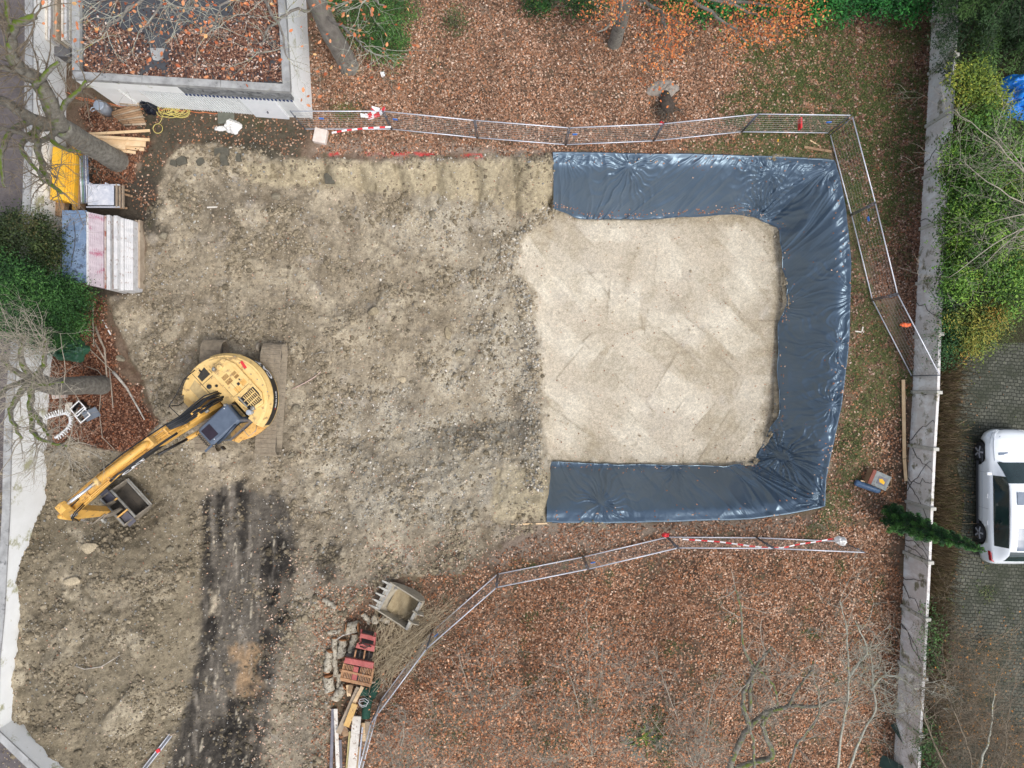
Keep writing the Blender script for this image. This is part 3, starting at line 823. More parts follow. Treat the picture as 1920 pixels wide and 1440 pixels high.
t = thing('boundary_wall', 'long white rendered wall curving along the street at the left edge', 'wall', (0, 0, 0))
wall_strip(t, LWALL, -1, -.3, 2.0, .24, 'wall_face', M_WHITEWALL, .06, M_CONC)

# ---------------------------------------------------------------- concrete panel wall on the right
t = thing('panel_wall', 'weathered grey concrete panel wall with pale posts, running between garden and cobbled yard', 'wall')
rw = [Vector((a, b, 0)) for a, b in RWALL]
posts_y = [238, 335, 430, 532, 632, 735, 835, 940, 1035, 1135, 1240, 1340, 1440, 1540]
posts_y = [-60, 40, 140] + posts_y
def rwx(py):
    y = (720 - py) / 46.54
    return Vector((float(np.interp(y, [p[1] for p in RWALL][::-1], [p[0] for p in RWALL][::-1])), y, 0))
for i, py in enumerate(posts_y):
    p = rwx(py)
    MB().box((p.x + .05, p.y, .86), (.22, .13, 1.84)).build('post', M_POST, t, bevel=.012)
    if i + 1 < len(posts_y):
        q = rwx(posts_y[i + 1])
        d = (q - p).normalized()
        b = MB()
        b.bar(p + d * .068 + Vector((.07, 0, .80)), q - d * .068 + Vector((.07, 0, .80)), .10, 1.7)
        for k in range(3):
            b.bar(p + d * .07 + Vector((.02, 0, .35 + .55 * k)), q - d * .07 + Vector((.02, 0, .35 + .55 * k)), .012, .05)
        b.build('wall_panel', M_PANEL, t)

# ---------------------------------------------------------------- flat-roofed garage
bt = thing('flat_roof_garage', 'white flat-roofed garage with grey parapet and leaf-covered roof', 'building', (-12, 13, 0))
ox, oy = 12, -13
FLc, FRc, BRc, BLc = (-15.9, 11.04), (-8.02, 10.56), (-8.5, 19.0), (-15.9, 19.0)
def rel(p, z): return (p[0] + ox, p[1] + oy, z)
def lerp(a, b, t): return (a[0] + (b[0] - a[0]) * t, a[1] + (b[1] - a[1]) * t)
# walls
dv = (Vector((FRc[0], FRc[1])) - Vector((FLc[0], FLc[1]))).normalized(); nv2 = Vector((-dv.y, dv.x))
wl_a = Vector(FLc) + nv2 * .24; wl_b = Vector(FRc) + nv2 * .12 - dv * .0
b = MB()
b.prism([(wl_a.x + ox, wl_a.y + oy), (wl_b.x + ox, wl_b.y + oy), (BRc[0] + ox, BRc[1] + oy), (BLc[0] + ox, BLc[1] + oy)], -.2, 2.74)
b.build('wall', M_WHITEWALL, bt)
MB().prism([(FLc[0] + ox + .28, FLc[1] + oy + .28), (FRc[0] + ox - .28, FRc[1] + oy + .28), (BRc[0] + ox - .28, BRc[1] + oy), (BLc[0] + ox + .28, BLc[1] + oy)], 2.742, 2.78).build('roof', M_ROOF, bt)
def cop(a, c, w, z0=2.745, z1=2.96, m=M_CONC, name='parapet', off=None):
    A = Vector((a[0] + ox, a[1] + oy, (z0 + z1) / 2)); B = Vector((c[0] + ox, c[1] + oy, (z0 + z1) / 2))
    d = (B - A).normalized(); n = Vector((-d.y, d.x, 0)) * (off if off is not None else w / 2)
    return MB().bar(A + n, B + n, w, z1 - z0).build(name, m, bt, bevel=.01)
segs = [0, .32, .68, 1]
for i in range(3):
    a = lerp(FLc, FRc, segs[i] + .0008); c = lerp(FLc, FRc, segs[i + 1] - .0008)
    cop(a, c, .27)
cop((FRc[0], FRc[1] + .28), BRc, .27)
for i in range(3):
    cop((FLc[0] + .27, FLc[1] + .29 + i * 2.6), (BLc[0] + .27, FLc[1] + .28 + (i + 1) * 2.6), .27)
# white fascia (left part) and dark gutter board (right part)
fa = Vector(FLc); fb = Vector(lerp(FLc, FRc, .47)); fc = Vector(lerp(FLc, FRc, .985))
def vbar(a, c, z0, z1, th, m, name, out=0.0):
    A = Vector((a.x + ox, a.y + oy, (z0 + z1) / 2)); B = Vector((c.x + ox, c.y + oy, (z0 + z1) / 2))
    d = (B - A).normalized(); n = Vector((-d.y, d.x, 0)) * (th / 2 + out)
    return MB().bar(A + n, B + n, th, z1 - z0).build(name, m, bt, bevel=.006)
vbar(fa, fb, 2.16, 2.742, .2, M_WHITEWALL, 'fascia', .01)
M_GUT = mat('stained_board', C(96, 98, 100), C(150, 152, 152), scale=4, rough=.8, spots=C(60, 62, 64), spot_scale=5, spot_at=.55)
vbar(fb + dv * .005, fc, 2.12, 2.742, .11, M_GUT, 'gutter_board', .004)
# row of blue-black trestle hooks below the gutter board
b = MB()
n_h = 28
for i in range(n_h):
    q = fb.lerp(fc, (i + .5) / n_h)
    b.box((q.x + ox + nv2.x * .0, q.y + oy - .035, 2.16), (.09, .05, .03), rz=-.5)
b.build('hook', mat('navy', C(30, 46, 84), C(40, 60, 100), rough=.5), bt)
# garage doors: ribbed left door, plain white raised door, small door
M_DOOR = mat('door_paint', C(220, 223, 222), C(232, 234, 233), scale=2, rough=.6, spots=C(176, 176, 166), spot_scale=3, spot_at=.62)
M_DOORW = mat('door_white', C(240, 244, 246), C(248, 250, 252), scale=2, rough=.5)
wn_ = nv2 * -1
def on_wall(s0, s1, z0, z1, th, m, name, ribs=0, par=bt):
    L = (wl_b - wl_a).length
    a = wl_a + (wl_b - wl_a) * s0; c = wl_a + (wl_b - wl_a) * s1
    A = Vector((a.x + ox, a.y + oy, (z0 + z1) / 2)); B = Vector((c.x + ox, c.y + oy, (z0 + z1) / 2))
    d = (B - A).normalized(); n = Vector((d.y, -d.x, 0)) * (th / 2 + .003)
    mb = MB().bar(A + n, B + n, th, z1 - z0)
    for k in range(ribs):
        q = A.lerp(B, (k + .5) / ribs) + n * 1.0 + Vector((d.y, -d.x, 0)) * (th / 2 + .008)
        mb.bar(q + Vector((0, 0, -(z1 - z0) / 2 + .01)), q + Vector((0, 0, (z1 - z0) / 2 - .01)), .05, .014, up=d)
    return mb.build(name, m, par)
on_wall(.22, .70, .12, 2.1, .03, M_DOOR, 'garage_door', ribs=36)
dw = on_wall(.71, .88, .02, 2.1, .10, M_DOORW, 'side_door')
MB().box((-8.9 + 0 + ox - .6, 10.7 + oy - .14, 1.0), (.03, .06, .14)).build('door_handle', M_DKGALV, dw)
on_wall(.89, .965, .3, 2.1, .04, M_DOOR, 'window_shutter')
on_wall(.0, .12, 0, 2.1, .06, M_WHITEWALL, 'pilaster')

# flat patch on the roof
MB().prism([(x_ + ox, y_ + oy) for x_, y_ in [tuple(P(a, c, 2.8).xy) for a, c in ((281, 90), (300, 90), (309, 90), (305, 100), (306, 108), (296, 114), (287, 112), (284, 103))]][::-1], 2.781, 2.80).build('roof_patch', M_CONC, bt)

# leaves lying on the roof
n = 30000
x = rng.uniform(-15.55, -8.3, n); y = rng.uniform(11.0, 15.5, n)
px = 960 + x * FPX / 25.8; py = 720 - y * FPX / 25.8
bare = sstep(-10, 10, sdf([(235, -80), (420, -80), (430, 40), (330, 60), (318, 90), (322, 150), (300, 152), (262, 140), (265, 95), (240, 40), (160, 35), (160, -80)], px + 60 * fbm(x, y, .8, 4, 901), py + 60 * fbm(x, y, .8, 4, 905)))
keep = (rng.uniform(0, 1, n) < (1 - .95 * bare) * (.70 + 1.1 * fbm(x, y, .7, 5, 909, .7))) & (y > 11.33 - (x + 15.9) * .061)
x, y = x[keep], y[keep]
pos = np.stack([x, y, 2.79 + rng.uniform(0, .03, len(x))], -1)
c = pick([CA(118, 84, 68), CA(144, 106, 84), CA(90, 60, 50), CA(186, 150, 128), CA(62, 42, 36), CA(214, 196, 184)], len(x), [6, 5, 6, 2.4, 4, 1])
props(leaves_mesh('roof_leaves', pos, rng.uniform(.06, .12, len(x)), c, .3, M_LEAF), kind='stuff')

# ---------------------------------------------------------------- street at the far left, yard at the right
def sheet(name, poly, z, m, kind='structure'):
    o = MB().add([(x_, y_, z) for x_, y_ in poly], [tuple(range(len(poly)))]).build(name, m, fix=False)
    return props(o, kind=kind)
M_ASPH = mat('asphalt', C(84, 78, 78), C(104, 97, 96), scale=3, rough=.9, bump=.5, bscale=60, spots=C(92, 72, 62), spot_scale=3)
lw_out = [(p[0] - .36, p[1]) for p in LWALL[:-3]]
lw_out += [(LWALL[-3][0] - .32, LWALL[-3][1] - .18), (LWALL[-2][0] - .24, LWALL[-2][1] - .28), (LWALL[-1][0] - .2, LWALL[-1][1] - .3)]
kerb = MB()
off = [Vector((p[0] - (.0 if i < len(lw_out) - 3 else .30), p[1] - (0 if i < len(lw_out) - 3 else .36), 0)) for i, p in enumerate(lw_out)]
road = [(p.x - .5, p.y) for p in off]
sheet('road', road + [(road[-1][0], -60), (-60, -60), (-60, 60), (road[0][0], 60)], .012, M_ASPH)
b = MB()
vs = []; fs = []
for i, p in enumerate(off):
    for o_, z in ((0.1, .0), (0.1, .10), (-.48, .10), (-.48, .0)): vs.append((p.x + o_, p.y, z))
for i in range(len(off) - 1):
    for k in range(3): a = i * 4 + k; fs.append((a, a + 1, a + 5, a + 4))
props(b.add(vs, fs).build('pavement', mat('kerb_stone', C(120, 120, 114), C(152, 152, 146), scale=4, rough=.9, bump=.4, spots=C(96, 104, 70), spot_scale=3, spot_at=.6)), kind='structure')

def cobble_mat():
    m, nt, bs = new_mat('cobbles')
    N, K = nt.nodes, nt.links
    tc = N.new('ShaderNodeTexCoord')
    mp = N.new('ShaderNodeMapping'); mp.inputs['Rotation'].default_value[2] = R(4); K.new(tc.outputs['Object'], mp.inputs[0])
    nz0 = N.new('ShaderNodeTexNoise'); nz0.inputs['Scale'].default_value = 3; K.new(mp.outputs[0], nz0.inputs['Vector'])
    ad = N.new('ShaderNodeVectorMath'); ad.operation = 'MULTIPLY_ADD'; K.new(nz0.outputs['Color'], ad.inputs[0]); ad.inputs[1].default_value = (.14, .14, 0); K.new(mp.outputs[0], ad.inputs[2])
    bk_ = N.new('ShaderNodeTexBrick')
    bk_.inputs['Scale'].default_value = 1; bk_.inputs['Brick Width'].default_value = .185; bk_.inputs['Row Height'].default_value = .135
    bk_.inputs['Mortar Size'].default_value = .018; bk_.inputs['Mortar Smooth'].default_value = .5
    bk_.inputs['Color1'].default_value = (*C(70, 72, 62), 1); bk_.inputs['Color2'].default_value = (*C(96, 96, 84), 1); bk_.inputs['Mortar'].default_value = (*C(40, 42, 32), 1)
    K.new(ad.outputs[0], bk_.inputs['Vector'])
    nz = N.new('ShaderNodeTexNoise'); nz.inputs['Scale'].default_value = 1.1; nz.inputs['Detail'].default_value = 7; nz.inputs['Roughness'].default_value = .7
    K.new(tc.outputs['Object'], nz.inputs['Vector'])
    rp = N.new('ShaderNodeValToRGB'); rp.color_ramp.elements[0].position = .42; rp.color_ramp.elements[1].position = .62
    K.new(nz.outputs[0], rp.inputs[0])
    mx = N.new('ShaderNodeMix'); mx.data_type = 'RGBA'; K.new(rp.outputs[0], mx.inputs[0]); K.new(bk_.outputs[0], mx.inputs[6]); mx.inputs[7].default_value = (*C(48, 52, 36), 1)
    nf = N.new('ShaderNodeTexNoise'); nf.inputs['Scale'].default_value = 30; nf.inputs['Detail'].default_value = 4; K.new(tc.outputs['Object'], nf.inputs['Vector'])
    r2 = N.new('ShaderNodeMapRange'); r2.inputs[1].default_value = .3; r2.inputs[2].default_value = .7; r2.inputs[3].default_value = .6; r2.inputs[4].default_value = 1.35; K.new(nf.outputs[0], r2.inputs[0])
    sc = N.new('ShaderNodeVectorMath'); sc.operation = 'SCALE'; K.new(mx.outputs[2], sc.inputs[0]); K.new(r2.outputs[0], sc.inputs['Scale'])
    K.new(sc.outputs[0], bs.inputs['Base Color']); bs.inputs['Roughness'].default_value = .85
    bp = N.new('ShaderNodeBump'); bp.inputs['Strength'].default_value = .8; bp.inputs['Distance'].default_value = .03
    K.new(bk_.outputs['Fac'], bp.inputs['Height']); bp.invert = True
    K.new(bp.outputs[0], bs.inputs['Normal'])
    return m
YZ = 1.09
sheet('cobbled_yard', [(RWALL[k][0] + 1.35 + .35 * math.sin(k * 1.7), RWALL[k][1]) for k in range(5, 15)][::1] + [(60, -18), (60, 1.6), (18.6, 1.6)], YZ, cobble_mat())

# ---------------------------------------------------------------- plastic sheet over the banks
def resamp(pts, n, z):
    q = [P(a, b, z) for a, b in pts]
    L = [0]
    for a, b in zip(q[:-1], q[1:]): L.append(L[-1] + (b - a).length)
    return q, L
nu, nv_ = 1250, 96
K_ = len(T_OUT)
qo = np.array([WP(*p) for p in T_OUT]); qi = np.array([WP(*p, -2.5) for p in T_IN])
mid = (qo + qi) / 2
Ls = np.concatenate([[0], np.cumsum(np.linalg.norm(np.diff(mid, axis=0), axis=1))])
u = np.linspace(0, Ls[-1], nu)
O = np.stack([np.interp(u, Ls, qo[:, k]) for k in (0, 1)], -1); I = np.stack([np.interp(u, Ls, qi[:, k]) for k in (0, 1)], -1)
v = np.linspace(0, 1, nv_)
X = O[:, None, 0] * (1 - v) + I[:, None, 0] * v; Y = O[:, None, 1] * (1 - v) + I[:, None, 1] * v
U = np.repeat(u[:, None], nv_, 1); Vv = np.repeat(v[None], nu, 0)
wob = .05 * fbm(U, U * 0, .5, 4, 77) * (1 - Vv) ** 4 + .12 * fbm(U, U * 0 + 5, .6, 4, 78) * Vv ** 6
X = X + wob; Y = Y + wob
d = sdf(RIM, X, Y)
f = (d - .42) * 1.6
# soft shoulder and foot
zt = -.5 * (f + np.sqrt(f * f + .03)) ; D_ = 2.47
zt = -D_ + .5 * ((zt + D_) + np.sqrt((zt + D_) ** 2 + .02))
zt = zt + .055
corner = np.exp(-(((X - WP(1500, 350)[0]) ** 2 + (Y - WP(1500, 350)[1]) ** 2) / 2.6)) + np.exp(-(((X - WP(1480, 900)[0]) ** 2 + (Y - WP(1480, 900)[1]) ** 2) / 2.4))
mm = .55 + 1.5 * corner + .5 * sstep(.0, .4, fbm(X, Y, .35, 2, 88))
# folds that fall down the slope, fanning sideways
sk = U * 1.0 + .9 * (Vv - .3) * fbm(U, U * 0, .3, 2, 90) * 4
rg = np.abs(perlin(sk * 1.6, Vv * .8, 91)); rg2 = np.abs(perlin(sk * 4.2 + 3 * perlin(U * .4, Vv * .8, 93), Vv * 1.6, 92))
wr = -.15 * np.minimum(rg, .3) - .05 * np.minimum(rg2, .2)
rl = np.abs(perlin(U * .55 + .7 * Vv + 40, Vv * 1.3, 191)); wr = wr - .16 * np.minimum(rl, .25)
rgd = np.abs(perlin((X + Y) * 1.7, (X - Y) * .5, 94)); rge = np.abs(perlin((X - Y) * 1.5, (X + Y) * .45, 95))
wr = wr - .05 * np.minimum(rgd, .2) * sstep(-.1, .3, fbm(X, Y, .5, 2, 96)) - .05 * np.minimum(rge, .2) * sstep(-.1, .3, -fbm(X, Y, .5, 2, 97))
fine = .016 * ridged(X * 3.2 + fbm(X, Y, 1, 2, 60), Y * 3.2, 1, 3, 98) * (.3 + mm)
rim_z = np.exp(-((d - .2) / .35) ** 2) + .8 * np.exp(-((Vv - .93) / .06) ** 2)
crk = .03 * ridged(sk * 2.2, Vv * 2.0, 1.0, 3, 99) * (.25 + rim_z)
star = 0
for (cx, cy, A, Rr, kf, sd_) in ((1175, 322, .10, 1.3, 7, 1), (1437, 330, .10, 1.1, 9, 2), (1438, 388, .12, 1.0, 8, 3), (1540, 330, .08, .9, 9, 4), (1590, 560, .08, 1.6, 9, 5), (1482, 560, .06, 1.1, 8, 6),
                           (1555, 650, .08, 1.4, 8, 7), (1125, 940, .09, 1.1, 9, 8), (1280, 880, .07, 1.0, 9, 9), (1480, 860, .12, 1.2, 9, 10), (1530, 930, .10, 1.0, 9, 11), (1450, 825, .09, .8, 9, 12), (1060, 300, .06, .8, 8, 13), (1545, 760, .08, 1.1, 8, 14)):
    ccx, ccy = WP(cx, cy, -.8)
    r = np.hypot(X - ccx, Y - ccy); th = np.arctan2(Y - ccy, X - ccx)
    th = th + .25 * perlin(r * 1.5, th * 0 + sd_, 120)
    g = np.abs(perlin(np.cos(th) * kf * .5 + sd_ * 3.1, np.sin(th) * kf * .5, 130 + sd_))
    star = star - A * np.minimum(g, .3) * np.exp(-(r / Rr) ** 1.5) * sstep(.03, .3, r) * 2.2
zt = zt + (wr * mm * 1.7  + fine * .06 + crk * .12 + star * 2.0) * sstep(-.02, .1, Vv) + .12
zt = np.where(Vv < .01, zt * .0 + .03, zt)
Vt = np.stack([X, Y, zt], -1).reshape(-1, 3)
ii = np.arange(nu * nv_).reshape(nu, nv_)
Ft = np.stack([ii[:-1, :-1], ii[:-1, 1:], ii[1:, 1:], ii[1:, :-1]], -1).reshape(-1, 4)
m, nt, bs = new_mat('black_sheet_plastic')
M_TARP = m
tcn = nt.nodes.new('ShaderNodeTexCoord'); nzn = nt.nodes.new('ShaderNodeTexNoise'); nzn.inputs['Scale'].default_value = .7; nzn.inputs['Detail'].default_value = 6
nt.links.new(tcn.outputs['Object'], nzn.inputs['Vector'])
rpn = nt.nodes.new('ShaderNodeValToRGB'); rpn.color_ramp.elements[0].color = (*C(64, 78, 94), 1); rpn.color_ramp.elements[1].color = (*C(76, 90, 106), 1)
rpn.color_ramp.elements[0].position = .4; rpn.color_ramp.elements[1].position = .7

nt.links.new(nzn.outputs[0], rpn.inputs[0]); nt.links.new(rpn.outputs[0], bs.inputs['Base Color'])
bs.inputs['Roughness'].default_value = .35; bs.inputs['IOR'].default_value = 2.1
bs.inputs['Specular Tint'].default_value = (.66, .86, 1, 1)
tp = thing('plastic_sheet', 'dark blue-grey plastic sheet draped over the three banks of the pit', 'plastic sheet', (8, 2, 0))
so = fast_mesh('sheet', Vt - np.array([8, 2, 0]), Ft, m, tp, smooth=True)
# rolled hem
b = MB()
hem = [Vector((X[i, 0] - 8, Y[i, 0] - 2, .055 + .012 * math.sin(i * .37))) for i in range(0, nu, 9)]
b.tube(hem, .035, 6)
b.build('rolled_hem', M_TARP, tp)
b = MB(); b.tube([Vector((X[i, -1] - 8, Y[i, -1] - 2, zt[i, -1] + .01)) for i in range(0, nu, 9)], .02, 5); b.build('foot_hem', M_TARP, tp)
# leaves and clods caught on the sheet
k = rng.integers(0, nu * nv_, 9000)
vv = Vv.reshape(-1)[k]; uu = U.reshape(-1)[k]
w = (np.exp(-((vv - .92) / .05) ** 2) * (1.0 * (uu < 9) + .25) + .08 * (vv < .3) + .006)
k = k[rng.uniform(0, 1, len(k)) < w * .6]
pos = Vt[k] + np.array([0, 0, .02])
props(leaves_mesh('leaves_on_sheet', pos, rng.uniform(.05, .1, len(k)), pick([CA(158, 116, 92), CA(190, 160, 138), CA(130, 92, 74)], len(k)), .3, M_LEAF), kind='stuff')

# ---------------------------------------------------------------- mesh fence panels
def fence_panel(a, c, label, group, clip=None, lean=0.0):
    A = G(*a); B = G(*c); A = Vector((A.x, A.y, gz(A.x, A.y))); B = Vector((B.x, B.y, gz(B.x, B.y)))
    t = thing('fence_panel', label, 'fence panel', A, group)
    d = B - A; dh = Vector((d.x, d.y, 0)); e = dh.normalized()
    H = 2.0; b = MB()
    p0 = e * .03; p1 = d - e * .03
    up = Vector((0, 0, 1))
    for z in (.12, H - .02): MB().tube([p0 + up * z, p1 + up * z], .023, 8).build('rail', M_GALV, t)
    for q in (p0, p1):
        MB().tube([q + up * .01, q + up * (H + .02)], .021, 8).build('post', M_DKGALV, t)
    w = MB()
    Lh = dh.length; nvw = int(Lh / .13)
    for k in range(1, nvw):
        q = p0.lerp(p1, k / nvw); w.tube([q + up * .12, q + up * (H - .02)], .0022, 3, caps=False)
    for k in range(1, 9):
        z = .12 + k * (H - .14) / 9
        w.tube([p0 + up * z, p1 + up * z], .0042, 3, caps=False)
    w.build('wire_mesh', M_WIRE, t)
    MB().box(p0 + up * 1.45 + e * .0, (.07, .07, .05)).build('clamp', M_DKGALV, t)
    if clip is not None:
        q = p0.lerp(p1, clip); n = Vector((-e.y, e.x, 0))
        MB().bar(q + up * 1.25 - e * .09, q + up * 1.25 + e * .09, .02, .13).build('name_plate', M_BLUEP, t)
    return t
mat_foot = M_RUBBER
top = [(572, 244), (735, 244), (895, 260), (1060, 273), (1224, 266), (1389, 249), (1552, 251)]
tl = ['mesh fence panel starting at the white corner of the garage', 'mesh fence panel just right of the loose red-white tape', 'mesh fence panel above the beige cut face, third from the garage',
      'mesh fence panel in front of the uprooted stump', 'mesh fence panel in front of the orange-leaved tree, above the sheet', 'mesh fence panel with a red ribbon ending at the fence corner']
for i in range(6):
    fence_panel(top[i], top[i + 1], tl[i], 'mesh fence panels round the pit', clip={0: .28, 1: .09, 3: .07, 5: .86}.get(i))
rt_ = [(1554, 253), (1594, 404), (1633, 563), (1707, 706)]
tl = ['mesh fence panel right of the fence corner beside two short boards', 'mesh fence panel parallel to the right bank of the pit', 'mesh fence panel leaning towards the concrete panel wall']
for i in range(3):
    fence_panel(rt_[i], rt_[i + 1], tl[i], 'mesh fence panels round the pit', clip={1: .12}.get(i))
bt_ = [(1577, 1014), (1417, 1007), (1250, 1006), (1093, 1043), (933, 1075), (811, 1182), (714, 1312), (672, 1470)]
tl = ['mesh fence panel at the right end below the pit with a white bag on it', 'mesh fence panel below the pit with red-white tape along it', 'mesh fence panel left of the red ribbon knot below the pit',
      'mesh fence panel right of the bend in the lower fence', 'mesh fence panel behind the brushwood pile', 'mesh fence panel beside the rusty red grapple', 'mesh fence panel along the stacked timber at the bottom edge']
for i in range(7):
    fence_panel(bt_[i], bt_[i + 1], tl[i], 'mesh fence panels round the pit', clip={2: .93, 4: .9}.get(i))
# ---------------------------------------------------------------- excavator
YEL = mat('machine_yellow', C(212, 160, 74), C(226, 178, 92), scale=2.5, rough=.5, coat=.1, spots=C(150, 112, 70), spot_scale=5, spot_at=.56, bump=.1)
YELTOP = mat('faded_yellow', C(216, 180, 112), C(228, 196, 132), scale=3, rough=.55, spots=C(164, 134, 92), spot_scale=5, spot_at=.55, bump=.1)
YELRUST = mat('worn_yellow', C(222, 178, 104), C(206, 156, 84), scale=4, rough=.6, spots=C(120, 76, 46), spot_scale=8, spot_at=.56, bump=.2)
CABG = mat('cab_grey', C(72, 84, 100), C(88, 100, 116), scale=3, rough=.45, coat=.2, spots=C(110, 118, 128), spot_scale=7, spot_at=.66)
GLASS = mat('dark_glass', C(22, 32, 34), C(34, 46, 46), scale=2, rough=.08, spec=.7)
BLK = mat('machine_black', C(24, 24, 26), C(38, 38, 40), scale=6, rough=.5)
HOSE = mat('hose_rubber', C(28, 30, 34), C(44, 46, 50), scale=12, rough=.55)
TRK = mat('muddy_steel', C(140, 128, 110), C(170, 157, 136), scale=7, rough=.9, bump=.6, spots=C(116, 108, 98), spot_scale=14, spot_at=.55)
STEELD = mat('dirty_steel', C(112, 104, 92), C(146, 136, 120), scale=5, rough=.7, bump=.4, spots=C(66, 60, 54), spot_scale=6, spot_at=.56)
BUCKIN = mat('bucket_inside', C(62, 58, 52), C(88, 80, 70), scale=3, rough=.8, bump=.4, spots=C(176, 164, 144), spot_scale=1.4, spot_at=.6)
CHROME = mat('chrome_rod', C(225, 228, 232), C(240, 242, 245), rough=.18, metal=.8)
STEELPL = mat('bare_steel', C(120, 118, 112), C(170, 168, 160), scale=4, rough=.5, metal=.5, spots=C(128, 96, 66), spot_scale=5, spot_at=.58)
WHT = mat('decal_white', C(240, 240, 240), C(248, 248, 248), rough=.5)
REDD = mat('decal_red', C(200, 44, 50), C(210, 60, 60), rough=.5)

EX = Vector((-10.77, -0.55, 0)); EX.z = gz(EX.x, EX.y) - .02
ex = thing('excavator', 'yellow crawler excavator with raised arm and grey cab on the bare soil', 'excavator', EX)
TM = Matrix.Rotation(R(86.5), 4, 'Z')               # tracks
HM = Matrix.Rotation(R(222.5), 4, 'Z')               # house, boom

def track_path(L=4.4, r=.42, n=200):
    """closed outline of the chain in x-z"""
    s = L / 2 - r; pts = []
    per = 4 * s + 2 * math.pi * r
    for i in range(n):
        d = i * per / n
        if d < 2 * s: pts.append((-s + d, 2 * r, 0))
        elif d < 2 * s + math.pi * r:
            a = (d - 2 * s) / r; pts.append((s + r * math.sin(a), r + r * math.cos(a), -a))
        elif d < 4 * s + math.pi * r: pts.append((s - (d - 2 * s - math.pi * r), 0, math.pi))
        else:
            a = (d - 4 * s - math.pi * r) / r; pts.append((-s - r * math.sin(a), r - r * math.cos(a), math.pi - a))
    return pts
for side in (-1, 1):
    yc = side * 1.19
    b = MB(TM)
    for (x_, z_, a_) in track_path(4.4, .42, 56):
        rot = Matrix.Rotation(-a_ if False else -a_, 3, 'Y').inverted() if False else Matrix.Rotation(-a_, 3, 'Y')
        rot = Matrix.Rotation(-a_, 3, 'Y')
        c_ = Vector((x_, yc, z_ + .03)); up_ = Vector((math.sin(-a_) * -1 if False else -math.sin(a_) * -1, 0, math.cos(a_)))
        b.box(c_, (.165, .79, .03), rot=Matrix.Rotation(-a_, 3, 'Y'))
        nrm_ = Matrix.Rotation(-a_, 3, 'Y') @ Vector((0, 0, 1))
        for dx in (-.055, 0, .055):
            tx = Matrix.Rotation(-a_, 3, 'Y') @ Vector((dx, 0, 0))
            b.box(c_ + tx + nrm_ * .028, (.014, .79, .03), rot=Matrix.Rotation(-a_, 3, 'Y'))
    tr = b.build('track', TRK, ex)
    MB(TM).tube([(1.78, yc - .2, .45), (1.78, yc + .2, .45)], .34, 20).build('idler', STEELD, tr, bevel=.01)
    MB(TM).tube([(-1.78, yc - .2, .45), (-1.78, yc + .2, .45)], .36, 18).build('sprocket', STEELD, tr, bevel=.01)
    b = MB(TM)
    b.box((0, yc, .45), (3.1, .34, .42))
    b.build('track_frame', STEELD, tr, bevel=.03)
b = MB(TM)
b.prism([(-.9, -.85), (.9, -.85), (.55, -.3), (.55, .3), (.9, .85), (-.9, .85), (-.55, .3), (-.55, -.3)], .38, .78)
b.cyl((0, 0, .6), (0, 0, 1.06), .55, 28)
b.build('chassis', STEELD, ex, bevel=.02)
b = MB(TM); b.tube([(2.05, -.62, .52), (2.05, -.5, .52)], .19, 14); b.build('travel_motor', STEELD, ex, bevel=.03)

def arc(r, a0, a1, n): return [(r * math.cos(R(a0 + (a1 - a0) * i / n)), r * math.sin(R(a0 + (a1 - a0) * i / n))) for i in range(n + 1)]
# revolving deck: forward = +x, left = +y
deck = [(1.28, -1.22)] + [(1.24, -.45), (.4, -.42), (.4, .30), (1.1, .34), (1.2, 1.05)] + arc(1.66, 46, 318, 44)
hb = MB(HM).prism(deck, 1.04, 1.28).build('deck_frame', YELRUST, ex, bevel=.02)
body = [(.95, -.46), (.2, -.42), (.2, .30), (-.22, .30), (-.22, 1.2)] + arc(1.62, 136, 313, 34) + [(1.05, -1.22)]
house = MB(HM).prism(body, 1.281, 2.12).build('engine_house', YELTOP, ex, bevel=.04, seg=3)
# counterweight: a thick rounded block round the back
def ring(r0, r1, z0, z1, a0, a1, n=40, r1t=None):
    r1t = r1t or r1
    vs = []; fs = []
    for i in range(n + 1):
        a = R(a0 + (a1 - a0) * i / n); ca, sa = math.cos(a), math.sin(a)
        for r_, z_ in ((r0, z0), (r1, z0), (r1t, z1), (r0, z1)): vs.append((r_ * ca, r_ * sa, z_))
    for i in range(n):
        for k in range(4): p = i * 4 + k; q = i * 4 + (k + 1) % 4; fs.append((p, q, q + 4, p + 4))
    fs += [(0, 1, 2, 3), (n * 4 + 3, n * 4 + 2, n * 4 + 1, n * 4)]
    return vs, fs
b = MB(HM)
for z0, z1, ra, rb in ((1.06, 1.2, 1.64, 1.72), (1.2, 1.86, 1.72, 1.72), (1.86, 2.10, 1.72, 1.60), (2.10, 2.17, 1.60, 1.52)):
    b.add(*ring(1.15, ra, z0, z1, 98, 250, 48, rb), smooth=False)
cw = b.build('counterweight', YELTOP, ex)
ST_B = MB(HM).add(*ring(1.70, 1.728, 1.28, 1.80, 101, 212, 48)).build('stripe', BLK, cw)
